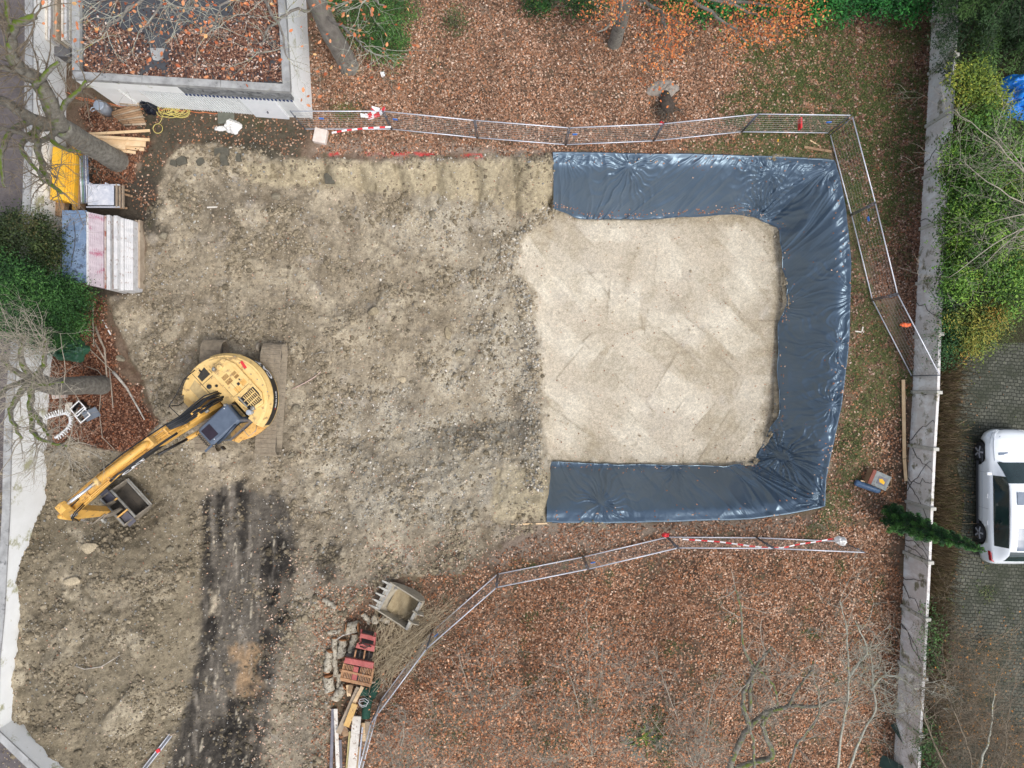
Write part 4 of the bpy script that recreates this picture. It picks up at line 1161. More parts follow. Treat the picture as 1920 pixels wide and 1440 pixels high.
def text_mesh(name, txt, size, m, parent, place, bold=.0):
    """flat lettering; place maps (x, y) in the text plane to a point of the thing"""
    cu = bpy.data.curves.new('lettering', 'FONT'); cu.body = txt; cu.size = size; cu.offset = bold; cu.resolution_u = 3
    cu.align_x = 'CENTER'; cu.align_y = 'CENTER'
    o = bpy.data.objects.new('lettering', cu); COL.objects.link(o)
    dg = bpy.context.evaluated_depsgraph_get(); me = bpy.data.meshes.new_from_object(o.evaluated_get(dg))
    bpy.data.objects.remove(o)
    import bmesh
    bm = bmesh.new(); bm.from_mesh(me)
    bmesh.ops.triangulate(bm, faces=bm.faces)
    for _ in range(2): bmesh.ops.subdivide_edges(bm, edges=[e for e in bm.edges if e.calc_length() > size * .12], cuts=1)
    for v_ in bm.verts: v_.co = place(v_.co.x, v_.co.y)
    bm.to_mesh(me); bm.free()
    me.materials.clear(); me.materials.append(m); me.name = name
    q = bpy.data.objects.new(name, me); COL.objects.link(q); q.parent = parent
    return q
# viewed from outside, left to right runs against the angle
def cwp(a0, z0, rr=1.734): return lambda x_, y_: HM @ Vector((rr * math.cos(R(a0) + x_ / rr), rr * math.sin(R(a0) + x_ / rr), z0 + y_))
text_mesh('lettering', 'CAT', .46, WHT, cw, cwp(178, 1.54), .018)
text_mesh('lettering', '321D LCR', .15, WHT, cw, cwp(136, 1.54), .006)
text_mesh('lettering', 'L', .14, REDD, cw, cwp(124.5, 1.54), .01)
def topplate(name, poly, z, h, m, par, bev=.008): return MB(HM).prism(poly, z, z + h).build(name, m, par, bevel=bev)
topplate('badge', [(-1.30, -.30), (-1.36, -.62), (-1.46, -.60), (-1.41, -.28)][::-1], 2.172, .006, REDD, cw, 0)
# raised engine hood with grilles, exhaust, air intake
hood = topplate('hood', [(-.30, -.95), (-.30, .28), (-.42, 1.05), (-.98, 1.15), (-1.22, .8), (-1.22, -.66), (-1.02, -1.12), (-.55, -1.15)][::-1], 2.12, .20, YELTOP, house, .03)
topplate('hood_panel', [(-.34, -.86), (-.34, -.30), (-1.1, -.30), (-1.1, -.86)][::-1], 2.322, .02, YELTOP, house)
def grille(cx, cy, w, l, n, par=house, rows=1, z=2.345, m=None):
    b = MB(HM)
    for r_ in range(rows):
        for k in range(n):
            b.box((cx - l / 2 + (k + .5) * l / n, cy - w / 2 + (r_ + .5) * w / rows, z), (l / n * .5, w / rows * .8, .008))
    return b.build('grille', m or mat_gr, par)
mat_gr = mat('vent_dark', C(110, 74, 34), C(130, 90, 44), rough=.7)
mat_gr2 = mat('vent_amber', C(206, 150, 60), C(220, 166, 80), rough=.7)
grille(-.62, -.42, .42, .26, 9, rows=2); grille(-.95, -.34, .30, .18, 7, rows=2)
grille(-.66, .12, .30, .24, 7, z=2.325, m=mat_gr2); grille(-.98, .06, .26, .22, 7, z=2.325, m=mat_gr2)
topplate('latch', [(-.76, -.06), (-.76, .04), (-.86, .04), (-.86, -.06)][::-1], 2.322, .03, BLK, house)
topplate('latch', [(-.92, -.14), (-.92, -.09), (-.97, -.09), (-.97, -.14)][::-1], 2.322, .03, BLK, house)
rc = topplate('intake_recess', [(-.42, -1.08), (-.42, -.78), (-.86, -.82), (-.86, -1.1)][::-1], 2.322, .012, mat('tan_panel', C(170, 140, 92), C(190, 160, 110), rough=.6), house)
MB(HM).tube([(-.52, -.98, 2.33), (-.52, -.98, 2.5), (-.55, -.98, 2.56), (-.62, -.98, 2.58)], .06, 12).build('exhaust_pipe', STEELPL, house)
MB(HM).tube([(-.72, -.93, 2.33), (-.72, -.93, 2.42)], .10, 16).build('muffler_cap', YELTOP, house, bevel=.01)
# radiator grille: slats by the cab side over a plate blackened for the shaded hollow
mat_vd = mat('void_dark', C(14, 14, 15), C(22, 22, 23), rough=.7)
rg_ = topplate('radiator_opening', [(-.40, .42), (-.46, .98), (-1.06, 1.02), (-1.14, .74), (-1.14, .42)][::-1], 2.321, .006, mat_vd, house, 0)
b = MB(HM)
for k in range(7): b.box((-.62 - k * .075, .72, 2.345), (.028, .52, .03))
b.box((-.80, .62, 2.35), (.55, .03, .03)); b.box((-.80, .82, 2.35), (.55, .03, .03))
b.build('radiator_slats', YELTOP, house)
MB(HM).box((-.48, .60, 2.35), (.05, .5, .03)).build('radiator_edge', STEELPL, house)
MB(HM).cyl((-.42, 1.06, 2.2), (-.42, 1.06, 2.52), .10, 16).build('air_cleaner_cap', mat('grey_cap', C(150, 156, 164), C(168, 174, 180), rough=.4), house, bevel=.015)
MB(HM).cyl((-.60, 1.02, 2.2), (-.60, 1.02, 2.44), .08, 14).build('filler_cap', STEELPL, house, bevel=.015)
# black panel lines (engraved seams as slim strips)
for p_, q_ in (((-.30, -1.2), (-.30, -.44)), ((.28, -1.5), (.28, -.46)), ((-.30, -.95), (.28, -.95)), ((-1.25, -.7), (-1.25, .4)), ((.28, -.62), (.28, -.46))):
    MB(HM).bar((p_[0], p_[1], 2.125), (q_[0], q_[1], 2.125), .016, .008).build('panel_seam', BLK, house)
def seam_loop(pts, z, w=.014):
    for a_, c_ in zip(pts[:-1], pts[1:]): MB(HM).bar((*a_, z), (*c_, z), w, .006).build('panel_seam', BLK, house)
seam_loop([(-.28, -1.0), (-.28, .32), (-.40, 1.08), (-1.0, 1.19), (-1.26, .84), (-1.26, -.7), (-1.05, -1.17), (-.52, -1.19), (-.28, -1.0)], 2.126)
for q in ([(-.34, -.28), (-.34, .24), (-1.12, .24)], [(-.62, .26), (-.62, -.28)]): seam_loop(q, 2.326, .010)
for k in range(7): MB(HM).cyl((-1.36 + .05 * math.sin(k), -.9 + k * .3, 2.172), (-1.36 + .05 * math.sin(k), -.9 + k * .3, 2.20), .022, 8).build('lifting_bolt', STEELPL, cw)
MB(HM).prism([(.2, -1.3), (.2, -1.05), (-.22, -1.05), (-.22, -1.4)][::-1], 2.121, 2.127).build('grip_pad', mat('grip_black', C(44, 42, 40), C(64, 60, 54), scale=20, rough=.9), house)
MB(HM).prism([(.72, -1.18), (.72, -.6), (.36, -.6), (.36, -1.28)][::-1], 2.121, 2.127).build('grip_pad', mat('tan_dirt', C(176, 152, 108), C(196, 172, 124), scale=9, rough=.9), house)
MB(HM).cyl((.12, -.72, 2.121), (.12, -.72, 2.20), .085, 16).build('fuel_cap', BLK, house, bevel=.01)
MB(HM).cyl((-.10, -.56, 2.121), (-.10, -.56, 2.17), .05, 14).build('breather_cap', mat_vd, house, bevel=.008)
MB(HM).box((-.02, -1.38, 2.125), (.06, .14, .02)).build('lifting_slot', mat_vd, house)  # near-black block painted for the shade inside a slot
# low tool box in front on the right
tb = topplate('tool_box', [(1.24, -.48), (1.02, -.48), (1.02, -1.24), (1.2, -1.24), (1.36, -1.05), (1.36, -.62)][::-1], 1.281, .5, YELTOP, ex, .03)
MB(HM).prism([(1.0, -.5), (.96, -.5), (.96, -1.24), (1.0, -1.24)][::-1], 1.7, 2.0).build('step_plate', YEL, ex)
# hand rail of black tube
b = MB(HM)
b.tube([(1.30, -.62, 1.7), (1.62, -.62, 2.35), (1.62, -1.12, 2.45), (1.12, -1.22, 2.5), (.50, -1.46, 2.5), (.10, -1.55, 2.12)], .018, 6)
b.tube([(1.62, -.62, 2.35), (1.62, -.62, 1.6), (1.36, -.62, 1.5)], .018, 6)
b.tube([(1.12, -1.22, 2.5), (1.12, -1.22, 1.5)], .018, 6)
b.tube([(1.62, -1.12, 2.45), (1.62, -1.12, 1.7), (1.3, -1.1, 1.5)], .018, 6)
b.tube([(.50, -1.46, 2.5), (.5, -1.46, 2.1)], .018, 6)
b.build('hand_rail', BLK, ex)

# cab
cabp = [(1.16, .36), (1.20, 1.16), (-.12, 1.20), (-.17, .36)]
cab = MB(HM).prism(cabp, 1.10, 2.86, top=[(1.10, .38), (1.12, 1.10), (-.10, 1.14), (-.15, .38)]).build('cab', CABG, ex, bevel=.04, seg=3)
MB(HM).prism([(1.30, .40), (1.30, 1.10), (1.18, 1.18), (-.12, 1.19), (-.19, .34), (1.2, .34)], 2.862, 2.94, top=[(1.22, .42), (1.2, 1.05), (1.1, 1.10), (-.08, 1.12), (-.13, .40), (1.15, .40)]).build('cab_roof', CABG, cab, bevel=.03, seg=3)
MB(HM).prism([(1.18, .50), (1.18, .98), (.78, 1.0), (.78, .50)], 2.942, 2.955).build('roof_hatch', mat('hatch_glass', C(34, 28, 36), C(48, 38, 48), rough=.15), cab)
MB(HM).box((.50, 1.185, 2.25), (.95, .012, .75)).build('side_window', GLASS, cab, bevel=.004)
MB(HM).box((1.175, .77, 2.2), (.012, .62, 1.1)).build('windscreen', GLASS, cab, bevel=.004)
MB(HM).box((-.175, .76, 2.35), (.012, .60, .6)).build('rear_window', GLASS, cab, bevel=.004)
MB(HM).tube([(.1, 1.17, 2.92), (.7, 1.22, 2.86), (1.15, 1.16, 2.60), (1.27, 1.06, 2.0)], .05, 8).build('door_pillar', mat('dark_slate', C(44, 54, 70), C(54, 66, 82), rough=.4), cab)
# front bar guard
b = MB(HM)
for k in range(9): b.tube([(1.30, .42 + k * .082, 2.92), (1.46, .42 + k * .082, 2.80), (1.48, .42 + k * .082, 1.9)], .010, 5)
for z_ in (2.6, 2.3, 2.0): b.tube([(1.47, .40, z_), (1.47, 1.10, z_)], .012, 5)
b.build('front_guard', BLK, cab)
MB(HM).box((1.44, 1.12, 2.83), (.34, .07, .05)).build('visor_arm', CABG, cab)
for y_ in (.46, 1.04): MB(HM).cyl((1.02 if y_ > .5 else 0.0, y_, 2.94), (1.02 if y_ > .5 else 0.0, y_, 2.97), .018, 8).build('bolt', WHT, cab)
MB(HM).box((-.12, .40, 3.0), (.08, .08, .10)).build('beacon', STEELPL, cab, bevel=.015)
# walkway and mirror on the cab side
MB(HM).prism([(1.1, 1.22), (1.0, 1.42), (.1, 1.5), (-.75, 1.46), (-.5, 1.2)], 1.3, 1.36).build('side_step', YELRUST, ex)
MB(HM).prism([(-.22, 1.12), (-.22, 1.34), (-.7, 1.42), (-.98, 1.25), (-.9, 1.16)], 1.36, 2.1).build('side_panel', YELTOP, ex, bevel=.03)
b = MB(HM); b.tube([(.35, 1.22, 1.9), (.35, 1.62, 1.95), (.02, 1.64, 1.95), (.02, 1.4, 1.4)], .014, 6); b.build('grab_rail', mat('grey_tube', C(170, 170, 166), C(190, 190, 186), rough=.5), ex)
MB(HM).box((1.30, 1.32, 2.1), (.05, .16, .26)).build('mirror', BLK, cab, bevel=.01)

# boom (local x forward, z up, y sideways), from its foot to its tip
by = -.06
bprof_t = [(.28, 2.0), (.8, 2.75), (1.7, 3.62), (2.5, 4.18), (3.1, 4.50), (4.2, 4.80), (5.3, 4.92), (5.55, 4.86)]
bprof_b = [(5.62, 4.62), (5.3, 4.52), (4.2, 4.34), (3.2, 3.94), (2.5, 3.54), (1.9, 3.04), (1.2, 2.3), (.62, 1.72), (.30, 1.65)]
boom = MB(HM).plate(bprof_t + bprof_b, by - .17, by + .17).build('boom', YEL, ex, bevel=.02)
# raised weld ribs along both upper edges of the boom and the pipe runs
def follow(y_, dz, x0, x1, n=14):
    pts = []
    for i in range(n + 1):
        x_ = x0 + (x1 - x0) * i / n
        z_ = float(np.interp(x_, [p[0] for p in bprof_t], [p[1] for p in bprof_t]))
        pts.append((x_, y_, z_ + dz))
    return pts
for k, (y_, x0, x1, r_) in enumerate(((-.30, .9, 5.3, .022), (-.25, 1.1, 5.1, .022), (-.12, 1.0, 3.0, .02), (-.06, 1.1, 2.9, .02), (.04, 1.2, 3.2, .02), (.09, 1.2, 4.9, .022), (.14, 1.5, 5.2, .02))):
    MB(HM).tube(follow(y_, .05 + (.02 if k % 2 else 0), x0, x1), r_, 6).build('steel_pipe', YEL, boom)
b = MB(HM)
for x_ in (1.3, 1.8, 2.4, 3.0, 3.9, 4.7):
    z_ = float(np.interp(x_, [p[0] for p in bprof_t], [p[1] for p in bprof_t]))
    b.box((x_, by, z_ + .05), (.07, .46, .05))
b.build('pipe_clamp', YELRUST, boom)
# black wedge with lettering on the side that faces the pit
MB(HM).plate([(2.35, 3.98), (2.30, 3.42), (2.6, 3.62), (3.3, 4.0), (4.2, 4.35), (5.0, 4.45), (4.3, 4.50), (3.7, 4.46), (3.2, 4.36), (2.85, 4.22)], by + .172, by + .178).build('stripe', BLK, boom)
def bmp(x_, y_):
    return HM @ Vector((3.30 - x_, by + .181, 4.10 + y_ - (x_ * .42)))
text_mesh('lettering', 'CAT', .42, WHT, boom, bmp, .018)
# hoses: a thick black bundle at the foot, thinner ones down the arm
hrnd = random.Random(8)
for k in range(11):
    y0_ = -.42 + .055 * k * .8
    x0 = .25 + hrnd.uniform(-.15, .1); h_ = hrnd.uniform(2.25, 2.6)
    pts = [(x0 - .15, y0_ * .8 - .05, 2.1), (x0 + .15, y0_ - hrnd.uniform(0, .12), h_ + .12), (.8, y0_ * .9, 2.92 + hrnd.uniform(0, .2)), (1.25, y0_ * .75, 3.3 + hrnd.uniform(0, .15)), (1.65, y0_ * .5 - .1, 3.68 + hrnd.uniform(0, .12))]
    MB(HM).tube(pts, .026, 7).build('hose', HOSE, boom)
for k, y_ in enumerate((-.34, .12, .16)):
    MB(HM).tube(follow(y_, .09, 1.6, 3.4, 9) + [(3.6, y_ - .02 * k, 4.74), (3.9, y_, 4.82)], .024, 6).build('hose', HOSE, boom)
MB(HM).tube([(.55, .02, 2.62), (.62, -.12, 2.80), (.75, -.2, 2.95), (.95, -.12, 3.2)], .045, 8).build('valve_block', YEL, boom)
MB(HM).box((.62, .02, 2.66), (.16, .12, .14)).build('swivel_joint', STEELPL, boom, bevel=.02)
MB(HM).box((.85, -.02, 2.98), (.20, .16, .12)).build('swivel_joint', YEL, boom, bevel=.02)
# boom rams on both sides
for s_ in (-1, 1):
    ya = by + s_ * .30
    c_ = MB(HM).tube([(1.15, ya, 1.35), (1.95, ya, 2.45)], .085, 14).build('boom_cylinder', YEL, ex)
    MB(HM).tube([(1.95, ya, 2.45), (2.7, ya * .8, 3.42)], .05, 12).build('piston_rod', mat_rod if s_ > 0 and 'mat_rod' in globals() else BLK, c_)
# stick ram on top of the boom
sc_ = MB(HM).tube([(2.2, by, 4.40), (2.35, by, 4.52), (4.05, by, 5.13)], [.09, .12, .12], 14).build('stick_cylinder', YEL, ex)
MB(HM).tube([(4.0, by, 5.11), (4.12, by, 5.155)], .14, 14).build('gland', YELTOP, sc_)
MB(HM).tube([(4.12, by, 5.155), (5.22, by, 5.57)], .055, 12).build('piston_rod', CHROME, sc_)
MB(HM).box((2.25, by, 4.32), (.3, .34, .3)).build('ram_bracket', YELRUST, boom, bevel=.02)
# stick: nose high, foot low
nose = (5.22, 5.60); tip = (6.42, 1.62)
sp = [(5.12, 5.72), (5.36, 5.70), (5.62, 5.25), (5.98, 4.55), (6.10, 3.9), (6.55, 1.75), (6.52, 1.5), (6.34, 1.48), (6.02, 2.6), (5.62, 3.95), (5.46, 4.45), (5.34, 4.95), (5.04, 5.55)]
stick = MB(HM).plate(sp, by - .15, by + .15).build('stick', YEL, ex, bevel=.02)
MB(HM).cyl((5.60, by - .24, 4.74), (5.60, by + .24, 4.74), .12, 18).build('pivot_pin', STEELPL, stick, bevel=.01)
for y_ in (-.10, .12, .18): MB(HM).tube([(5.0, y_, 4.95), (5.25, y_ + .1, 5.25), (5.55, y_ + .14, 5.1), (5.75, y_ + .08, 4.6), (5.95, y_ + .06, 4.2)], .022, 6).build('hose', HOSE, stick)
# bucket ram on the outer face
bc = MB(HM).tube([(5.78, by, 5.08), (6.42, by, 3.30)], .085, 12).build('bucket_cylinder', YEL, ex)
MB(HM).tube([(6.42, by, 3.30), (6.78, by, 2.25)], .045, 10).build('piston_rod', CHROME, bc)
b = MB(HM)
for s_ in (-1, 1): b.bar((6.78, by + s_ * .20, 2.25), (6.28, by + s_ * .20, 2.02), .04, .12); b.bar((6.78, by + s_ * .13, 2.25), (6.72, by + s_ * .13, 1.5), .05, .13)
b.build('linkage', STEELD, ex, bevel=.01)

# wide ditch bucket lying on its back, mouth towards the machine
bm_ = HM
BW = .70
gz_b = .05
prof = [(5.56, .44), (5.60, .32), (5.84, .05 + gz_b), (6.1, .03 + gz_b), (6.42, .16), (6.66, .46), (6.74, .80), (6.64, 1.02)]
def bucket(M, prof, w, th, m_out, m_in, parent, side_poly, lip=None):
    b = MB(M); inner = []
    n = len(prof)
    cx = sum(p[0] for p in prof) / n; cz = max(p[1] for p in prof)
    vs = []; fs = []
    for y_ in (-w, w):
        for k, (x_, z_) in enumerate(prof):
            d_ = Vector((cx - x_, cz - z_)).normalized() * th
            vs.append((x_, y_, z_)); vs.append((x_ + d_.x, y_, z_ + d_.y))
    for k in range(n - 1):
        a = k * 2; c_ = 2 * n + k * 2
        fs.append((a, a + 2, c_ + 2, c_))
    fs.append((0, 1, 2 * n + 1, 2 * n)); fs.append((2 * n - 2, 2 * n - 1, 4 * n - 1, 4 * n - 2))
    shell = b.add(vs, fs).build('shell', m_out, parent)
    b = MB(M); fs = []
    for k in range(n - 1):
        a = k * 2 + 1; c_ = 2 * n + k * 2 + 1
        fs.append((a, c_, c_ + 2, a + 2))
    b.add(vs, fs).build('lining', m_in, parent)
    for s_ in (-1, 1):
        MB(M).plate(side_poly, s_ * w - .025, s_ * w + .025).build('side_plate', m_out, parent)
    return shell
bk_root = MB(HM).plate([(6.30, .82), (6.60, 1.0), (6.62, 1.75), (6.36, 1.72), (6.2, 1.1)], by - .22, by - .16).plate([(6.30, .82), (6.60, 1.0), (6.62, 1.75), (6.36, 1.72), (6.2, 1.1)], by + .16, by + .22).build('bucket', STEELD, ex)
bucket(HM, prof, BW, .03, STEELD, BUCKIN, bk_root, prof + [(6.5, 1.0), (6.1, .78), (5.75, .55)])
HM_keep = HM; HM = HM @ Matrix.Translation((.29, 0, 0))
# the upper back plate, with the two openings seen either side of the stick
MB(HM).bar((6.30, -BW, .98), (6.30, BW, .98), .09, .07).build('torque_tube', STEELPL, bk_root)
MB(HM).bar((5.86, -BW, .80), (5.86, BW, .80), .09, .06).build('stiffener', STEELPL, bk_root)
for s_ in (-1, 1):
    MB(HM).prism([(6.27, s_ * .34), (6.27, s_ * .86), (5.92, s_ * .86), (5.92, s_ * .34)] if s_ < 0 else [(5.92, .34), (5.92, .86), (6.27, .86), (6.27, .34)], .84, .87).build('back_plate', mat('slate_plate', C(74, 72, 80), C(92, 90, 98), scale=4, rough=.6), bk_root)
MB(HM).bar((5.29, -BW, .42), (5.29, BW, .42), .14, .03).build('cutting_edge', STEELPL, bk_root)
for y_ in (-.30, .30): MB(HM).bar((6.30, y_, 1.0), (5.85, y_, .86), .05, .10).build('bracket', YELRUST, bk_root)
b = MB(HM)
b.tube([(6.6, by - .28, 1.3), (6.6, by + .28, 1.3)], .06, 10); b.tube([(6.45, by - .28, 1.62), (6.45, by + .28, 1.62)], .06, 10)
b.build('hinge_pin', STEELPL, bk_root)

HM = HM_keep
# ---------------------------------------------------------------- toothed bucket lying loose
LB = G(752, 1124)
lb = thing('digging_bucket', 'loose toothed digging bucket lying mouth up beside the brushwood', 'excavator bucket', LB)
la = math.atan2(-(1124 - 1105) * 1.0, 1.0)
# long axis (teeth line) runs from (731,1083) to (706,1130) in the photograph
wd = (P(731, 1083) - P(706, 1130)).normalized()
fwd = Vector((wd.y, -wd.x, 0)); 
if fwd.x < 0: fwd = -fwd
LM = Matrix(((fwd.x, -fwd.y, 0, 0), (fwd.y, fwd.x, 0, 0), (0, 0, 1, 0), (0, 0, 0, 1)))
BUCL = mat('clay_caked_steel', C(150, 142, 124), C(176, 166, 146), scale=3.5, rough=.85, bump=.6, spots=C(112, 110, 108), spot_scale=3, spot_at=.56)
pf = [(-.72, .62), (-.55, .40), (-.2, .16), (.25, .04), (.58, .12), (.80, .38), (.86, .72), (.70, .98)]
sd_ = bucket(LM, pf, .60, .035, BUCL, BUCL, lb, pf + [(.35, .86), (-.2, .74)])
for k in range(5):
    y_ = -.54 + k * .27
    MB(LM).add([(-1.02, y_ - .025, .70), (-1.02, y_ + .025, .70), (-.62, y_ + .06, .66), (-.62, y_ - .06, .66), (-.62, y_ - .06, .54), (-.62, y_ + .06, .54)],
               [(0, 1, 2, 3), (0, 3, 4), (1, 5, 2), (0, 4, 5, 1), (3, 2, 5, 4)]).build('tooth', STEELPL, lb, bevel=.006)
MB(LM).bar((-.66, -.6, .60), (-.66, .6, .60), .22, .04).build('cutting_edge', STEELPL, lb)
MB(LM).bar((.72, -.6, .99), (.72, .6, .99), .12, .09).build('torque_tube', STEELPL, lb, bevel=.01)
for y_ in (-.2, .2): MB(LM).plate([(.62, .9), (1.0, .7), (1.08, 1.05), (.85, 1.22), (.6, 1.12)], y_ - .02, y_ + .02).build('ear_plate', BUCL, lb)
b = MB(LM)
r_ = random.Random(4)
vs = []; fs = []
for i in range(9):
    for j in range(9):
        vs.append((-.35 + i * .125, -.56 + j * .14, .30 + .10 * math.sin(i * 1.1 + j * .6) + .05 * r_.random() - (.12 if j in (0, 8) else 0)))
for i in range(8):
    for j in range(8): fs.append((i * 9 + j, i * 9 + 9 + j, i * 9 + 10 + j, i * 9 + 1 + j))
b.add(vs, fs, smooth=True).build('clay_residue', mat('damp_clay', C(150, 134, 104), C(172, 156, 124), scale=6, rough=.95, bump=.7), lb)
# ---------------------------------------------------------------- loose things
def wood(n, a, b_, **k): return mat(n, a, b_, scale=2, rough=.8, bump=.3, stretch=(1, 1, 1), bscale=30, **k)
W_NEW = wood('fresh_timber', C(214, 180, 136), C(232, 204, 164), spots=C(176, 136, 96), spot_scale=5, spot_at=.64)
W_OLD = wood('grey_timber', C(150, 132, 112), C(184, 168, 146), spots=C(112, 96, 80), spot_scale=5, spot_at=.6)
W_BRN = wood('brown_timber', C(138, 108, 80), C(168, 138, 106), spots=C(98, 74, 56), spot_scale=6, spot_at=.58)
W_WHT = wood('whitewashed_timber', C(206, 198, 184), C(228, 222, 212), spots=C(150, 128, 108), spot_scale=7, spot_at=.56)
W_YEL = wood('yellow_shuttering', C(226, 170, 40), C(240, 190, 60), spots=C(176, 132, 60), spot_scale=5, spot_at=.64)
W_GRYD = wood('dark_grey_timber', C(104, 104, 112), C(130, 128, 134))

def one(name, mb, m, label, cat, origin, group=None, bevel=0.0, smooth=None):
    o = mb.build(name, m, bevel=bevel, origin=origin)
    return props(o, label, cat, group)
def plank(a, c, w, h, m, label, group=None, z=None, name='plank', cat='plank', z2=None):
    """a, c: ends in the photograph; w, h in metres; z: height of the underside above the ground"""
    za = z or 0; zb = za if z2 is None else z2
    A = G(*a, za + h); B = G(*c, zb + h)
    A.z = gz(A.x, A.y) + za + h / 2 + .01; B.z = gz(B.x, B.y) + zb + h / 2 + .01
    return one(name, MB().bar(A, B, w, h), m, label, cat, (A + B) / 2 - Vector((0, 0, h / 2)), group, bevel=min(.006, h / 5))

# fresh boards at the foot of the mossy tree
for a, c, w, h, z, m, l in (((155, 252), (281, 244.6), .11, .04, .10, W_NEW, 'narrow fresh board, topmost in the photo of the boards beside the mossy trunk'),
                         ((168, 255.5), (280.5, 262), .12, .04, .22, W_NEW, 'long thin fresh board second from the top beside the mossy trunk'),
                         ((169, 264), (273, 269), .26, .04, .10, W_NEW, 'widest fresh board in the middle of the boards beside the mossy trunk'),
                         ((178, 267), (235, 276), .20, .04, .16, W_NEW, 'short broad board lying over the widest board by the mossy trunk'),
                         ((225, 275), (270, 280), .14, .04, .02, W_NEW, 'short board poking out at the right of the boards beside the mossy trunk'),
                         ((192, 277), (254, 286), .12, .05, .03, W_NEW, 'lowest board in the photo of the boards beside the mossy trunk')):
    plank(a, c, w, h, m, l, 'fresh boards by the mossy tree', z=z)
# fence pales heaped by the garage
pr = random.Random(21)
for k in range(13):
    if k < 4: a = (224 + pr.uniform(-3, 3), 182 + k * 4.2); c = (262 + pr.uniform(-3, 3), 183 + k * 4.4)
    else:
        j = k - 4; a = (208 + j * 3.2, 213 + j * 2.6); c = (262 + j * 1.6, 196 + j * 4.6)
    z_ = .34 - .035 * k if k < 4 else .02 + .03 * (k % 3)
    za = max(.02, z_)
    A = G(*a, za); B = G(*c, za); A.z = gz(A.x, A.y) + za + .04; B.z = gz(B.x, B.y) + za + .04
    one('wooden_pale', MB().tube([A, A.lerp(B, .5), B], [.05, .055, .05], 8), W_BRN if k % 3 else W_OLD, 'rounded brown wooden pale in the heap between the metal can and the black bag', 'pale', A, 'wooden pales heaped by the garage wall')
# metal can with handle
cp = G(203, 209)
t = thing('metal_can', 'grey-blue metal can with a handle standing by the garage corner', 'can', cp)
M_CAN = mat('zinc_grey', C(142, 152, 164), C(164, 172, 182), scale=5, rough=.4, metal=.2)
MB().tube([(0, 0, 0), (0, 0, .52), (0, 0, .62), (0, 0, .66)], [.24, .24, .20, .21], 24).build('can_body', M_CAN, t)
MB().tube([(0, 0, .66), (0, 0, .70)], [.215, .19], 24).build('lid', M_CAN, t, bevel=.01)
MB().tube([(-.16, -.16, .60), (-.28, -.24, .62), (-.33, -.20, .66), (-.28, -.10, .66), (-.18, -.08, .64)], .022, 8).build('handle', M_CAN, t)
# crumpled cloths, bags and sheets
def lump(name, cx, cy, rx, ry, h, m, label, cat, seed, rz=0.0, n=26, z=0.0, kink=.5, parent=None, ground=True):
    p = G(cx, cy, z); p.z = (gz(p.x, p.y) if ground else 0) + z
    vs = []; fs = []
    for i in range(n):
        for j in range(n * 2):
            a = 2 * math.pi * j / (n * 2); r_ = (i + .5) / n
            k1 = 1 + .28 * float(perlin(math.cos(a) * 1.4 + seed, math.sin(a) * 1.4, seed)) + .12 * float(perlin(math.cos(a) * 4 + seed, math.sin(a) * 4, seed + 2))
            x_ = rx * r_ * k1 * math.cos(a); y_ = ry * r_ * k1 * math.sin(a)
            q = float(perlin(x_ * 5 / kink * .5 + seed, y_ * 5 / kink * .5, seed + 3)); q2 = float(perlin(x_ * 11, y_ * 11 + seed, seed + 4))
            zz_ = h * (1 - r_ ** 3) * (.62 + .5 * abs(q) * 2 + .25 * (1 - abs(q2) * 2)) + .01
            if i == n - 1: zz_ = .0
            vs.append((x_ * math.cos(rz) - y_ * math.sin(rz), x_ * math.sin(rz) + y_ * math.cos(rz), zz_))
    m2 = n * 2
    for i in range(n - 1):
        for j in range(m2): fs.append((i * m2 + j, i * m2 + (j + 1) % m2, (i + 1) * m2 + (j + 1) % m2, (i + 1) * m2 + j))
    fs.append(tuple(range(m2 - 1, -1, -1)))
    o = MB().add(vs, fs, smooth=True).build(name, m, fix=True); o.location = p
    if parent is None: props(o, label, cat)
    return o
M_BAGB = mat('black_film', C(16, 20, 30), C(28, 34, 48), scale=4, rough=.3)
M_BAGW = mat('white_film', C(226, 224, 220), C(244, 242, 238), scale=3, rough=.6, spots=C(180, 150, 130), spot_scale=5, spot_at=.66)
lump('black_bag', 283, 203, .36, .26, .5, M_BAGB, 'crumpled black plastic bag against the ribbed garage door', 'bag', 3, rz=-.6)
lump('white_sack', 437, 238, .36, .32, .3, M_BAGW, 'crumpled white sack lying on the dark strip in front of the garage', 'sack', 7, rz=-.3)
lump('white_cloth', 416, 241, .30, .12, .08, M_BAGW, 'flat white scrap of film left of the crumpled white sack', 'film', 9, rz=0)
# old block of stone with pale top by the fence
sp_ = G(603, 258)
one('stone_block', MB().box(sp_ + Vector((0, 0, .14)), (.52, .56, .28), rz=-.2), mat('pale_stone', C(206, 192, 180), C(226, 214, 204), scale=4, rough=.9, bump=.4), 'pale square stone block beside the first mesh fence panel', 'stone block', sp_, bevel=.03)
gp = G(425, 222)
one('paving_slab', MB().box(gp + Vector((0, 0, .05)), (.66, .46, .08), rz=.02), mat('mossy_slab', C(96, 98, 88), C(118, 120, 108), scale=4, rough=.9, bump=.5, spots=C(80, 84, 56)), 'grey mossy paving slab behind the crumpled white sack', 'slab', gp, bevel=.01)
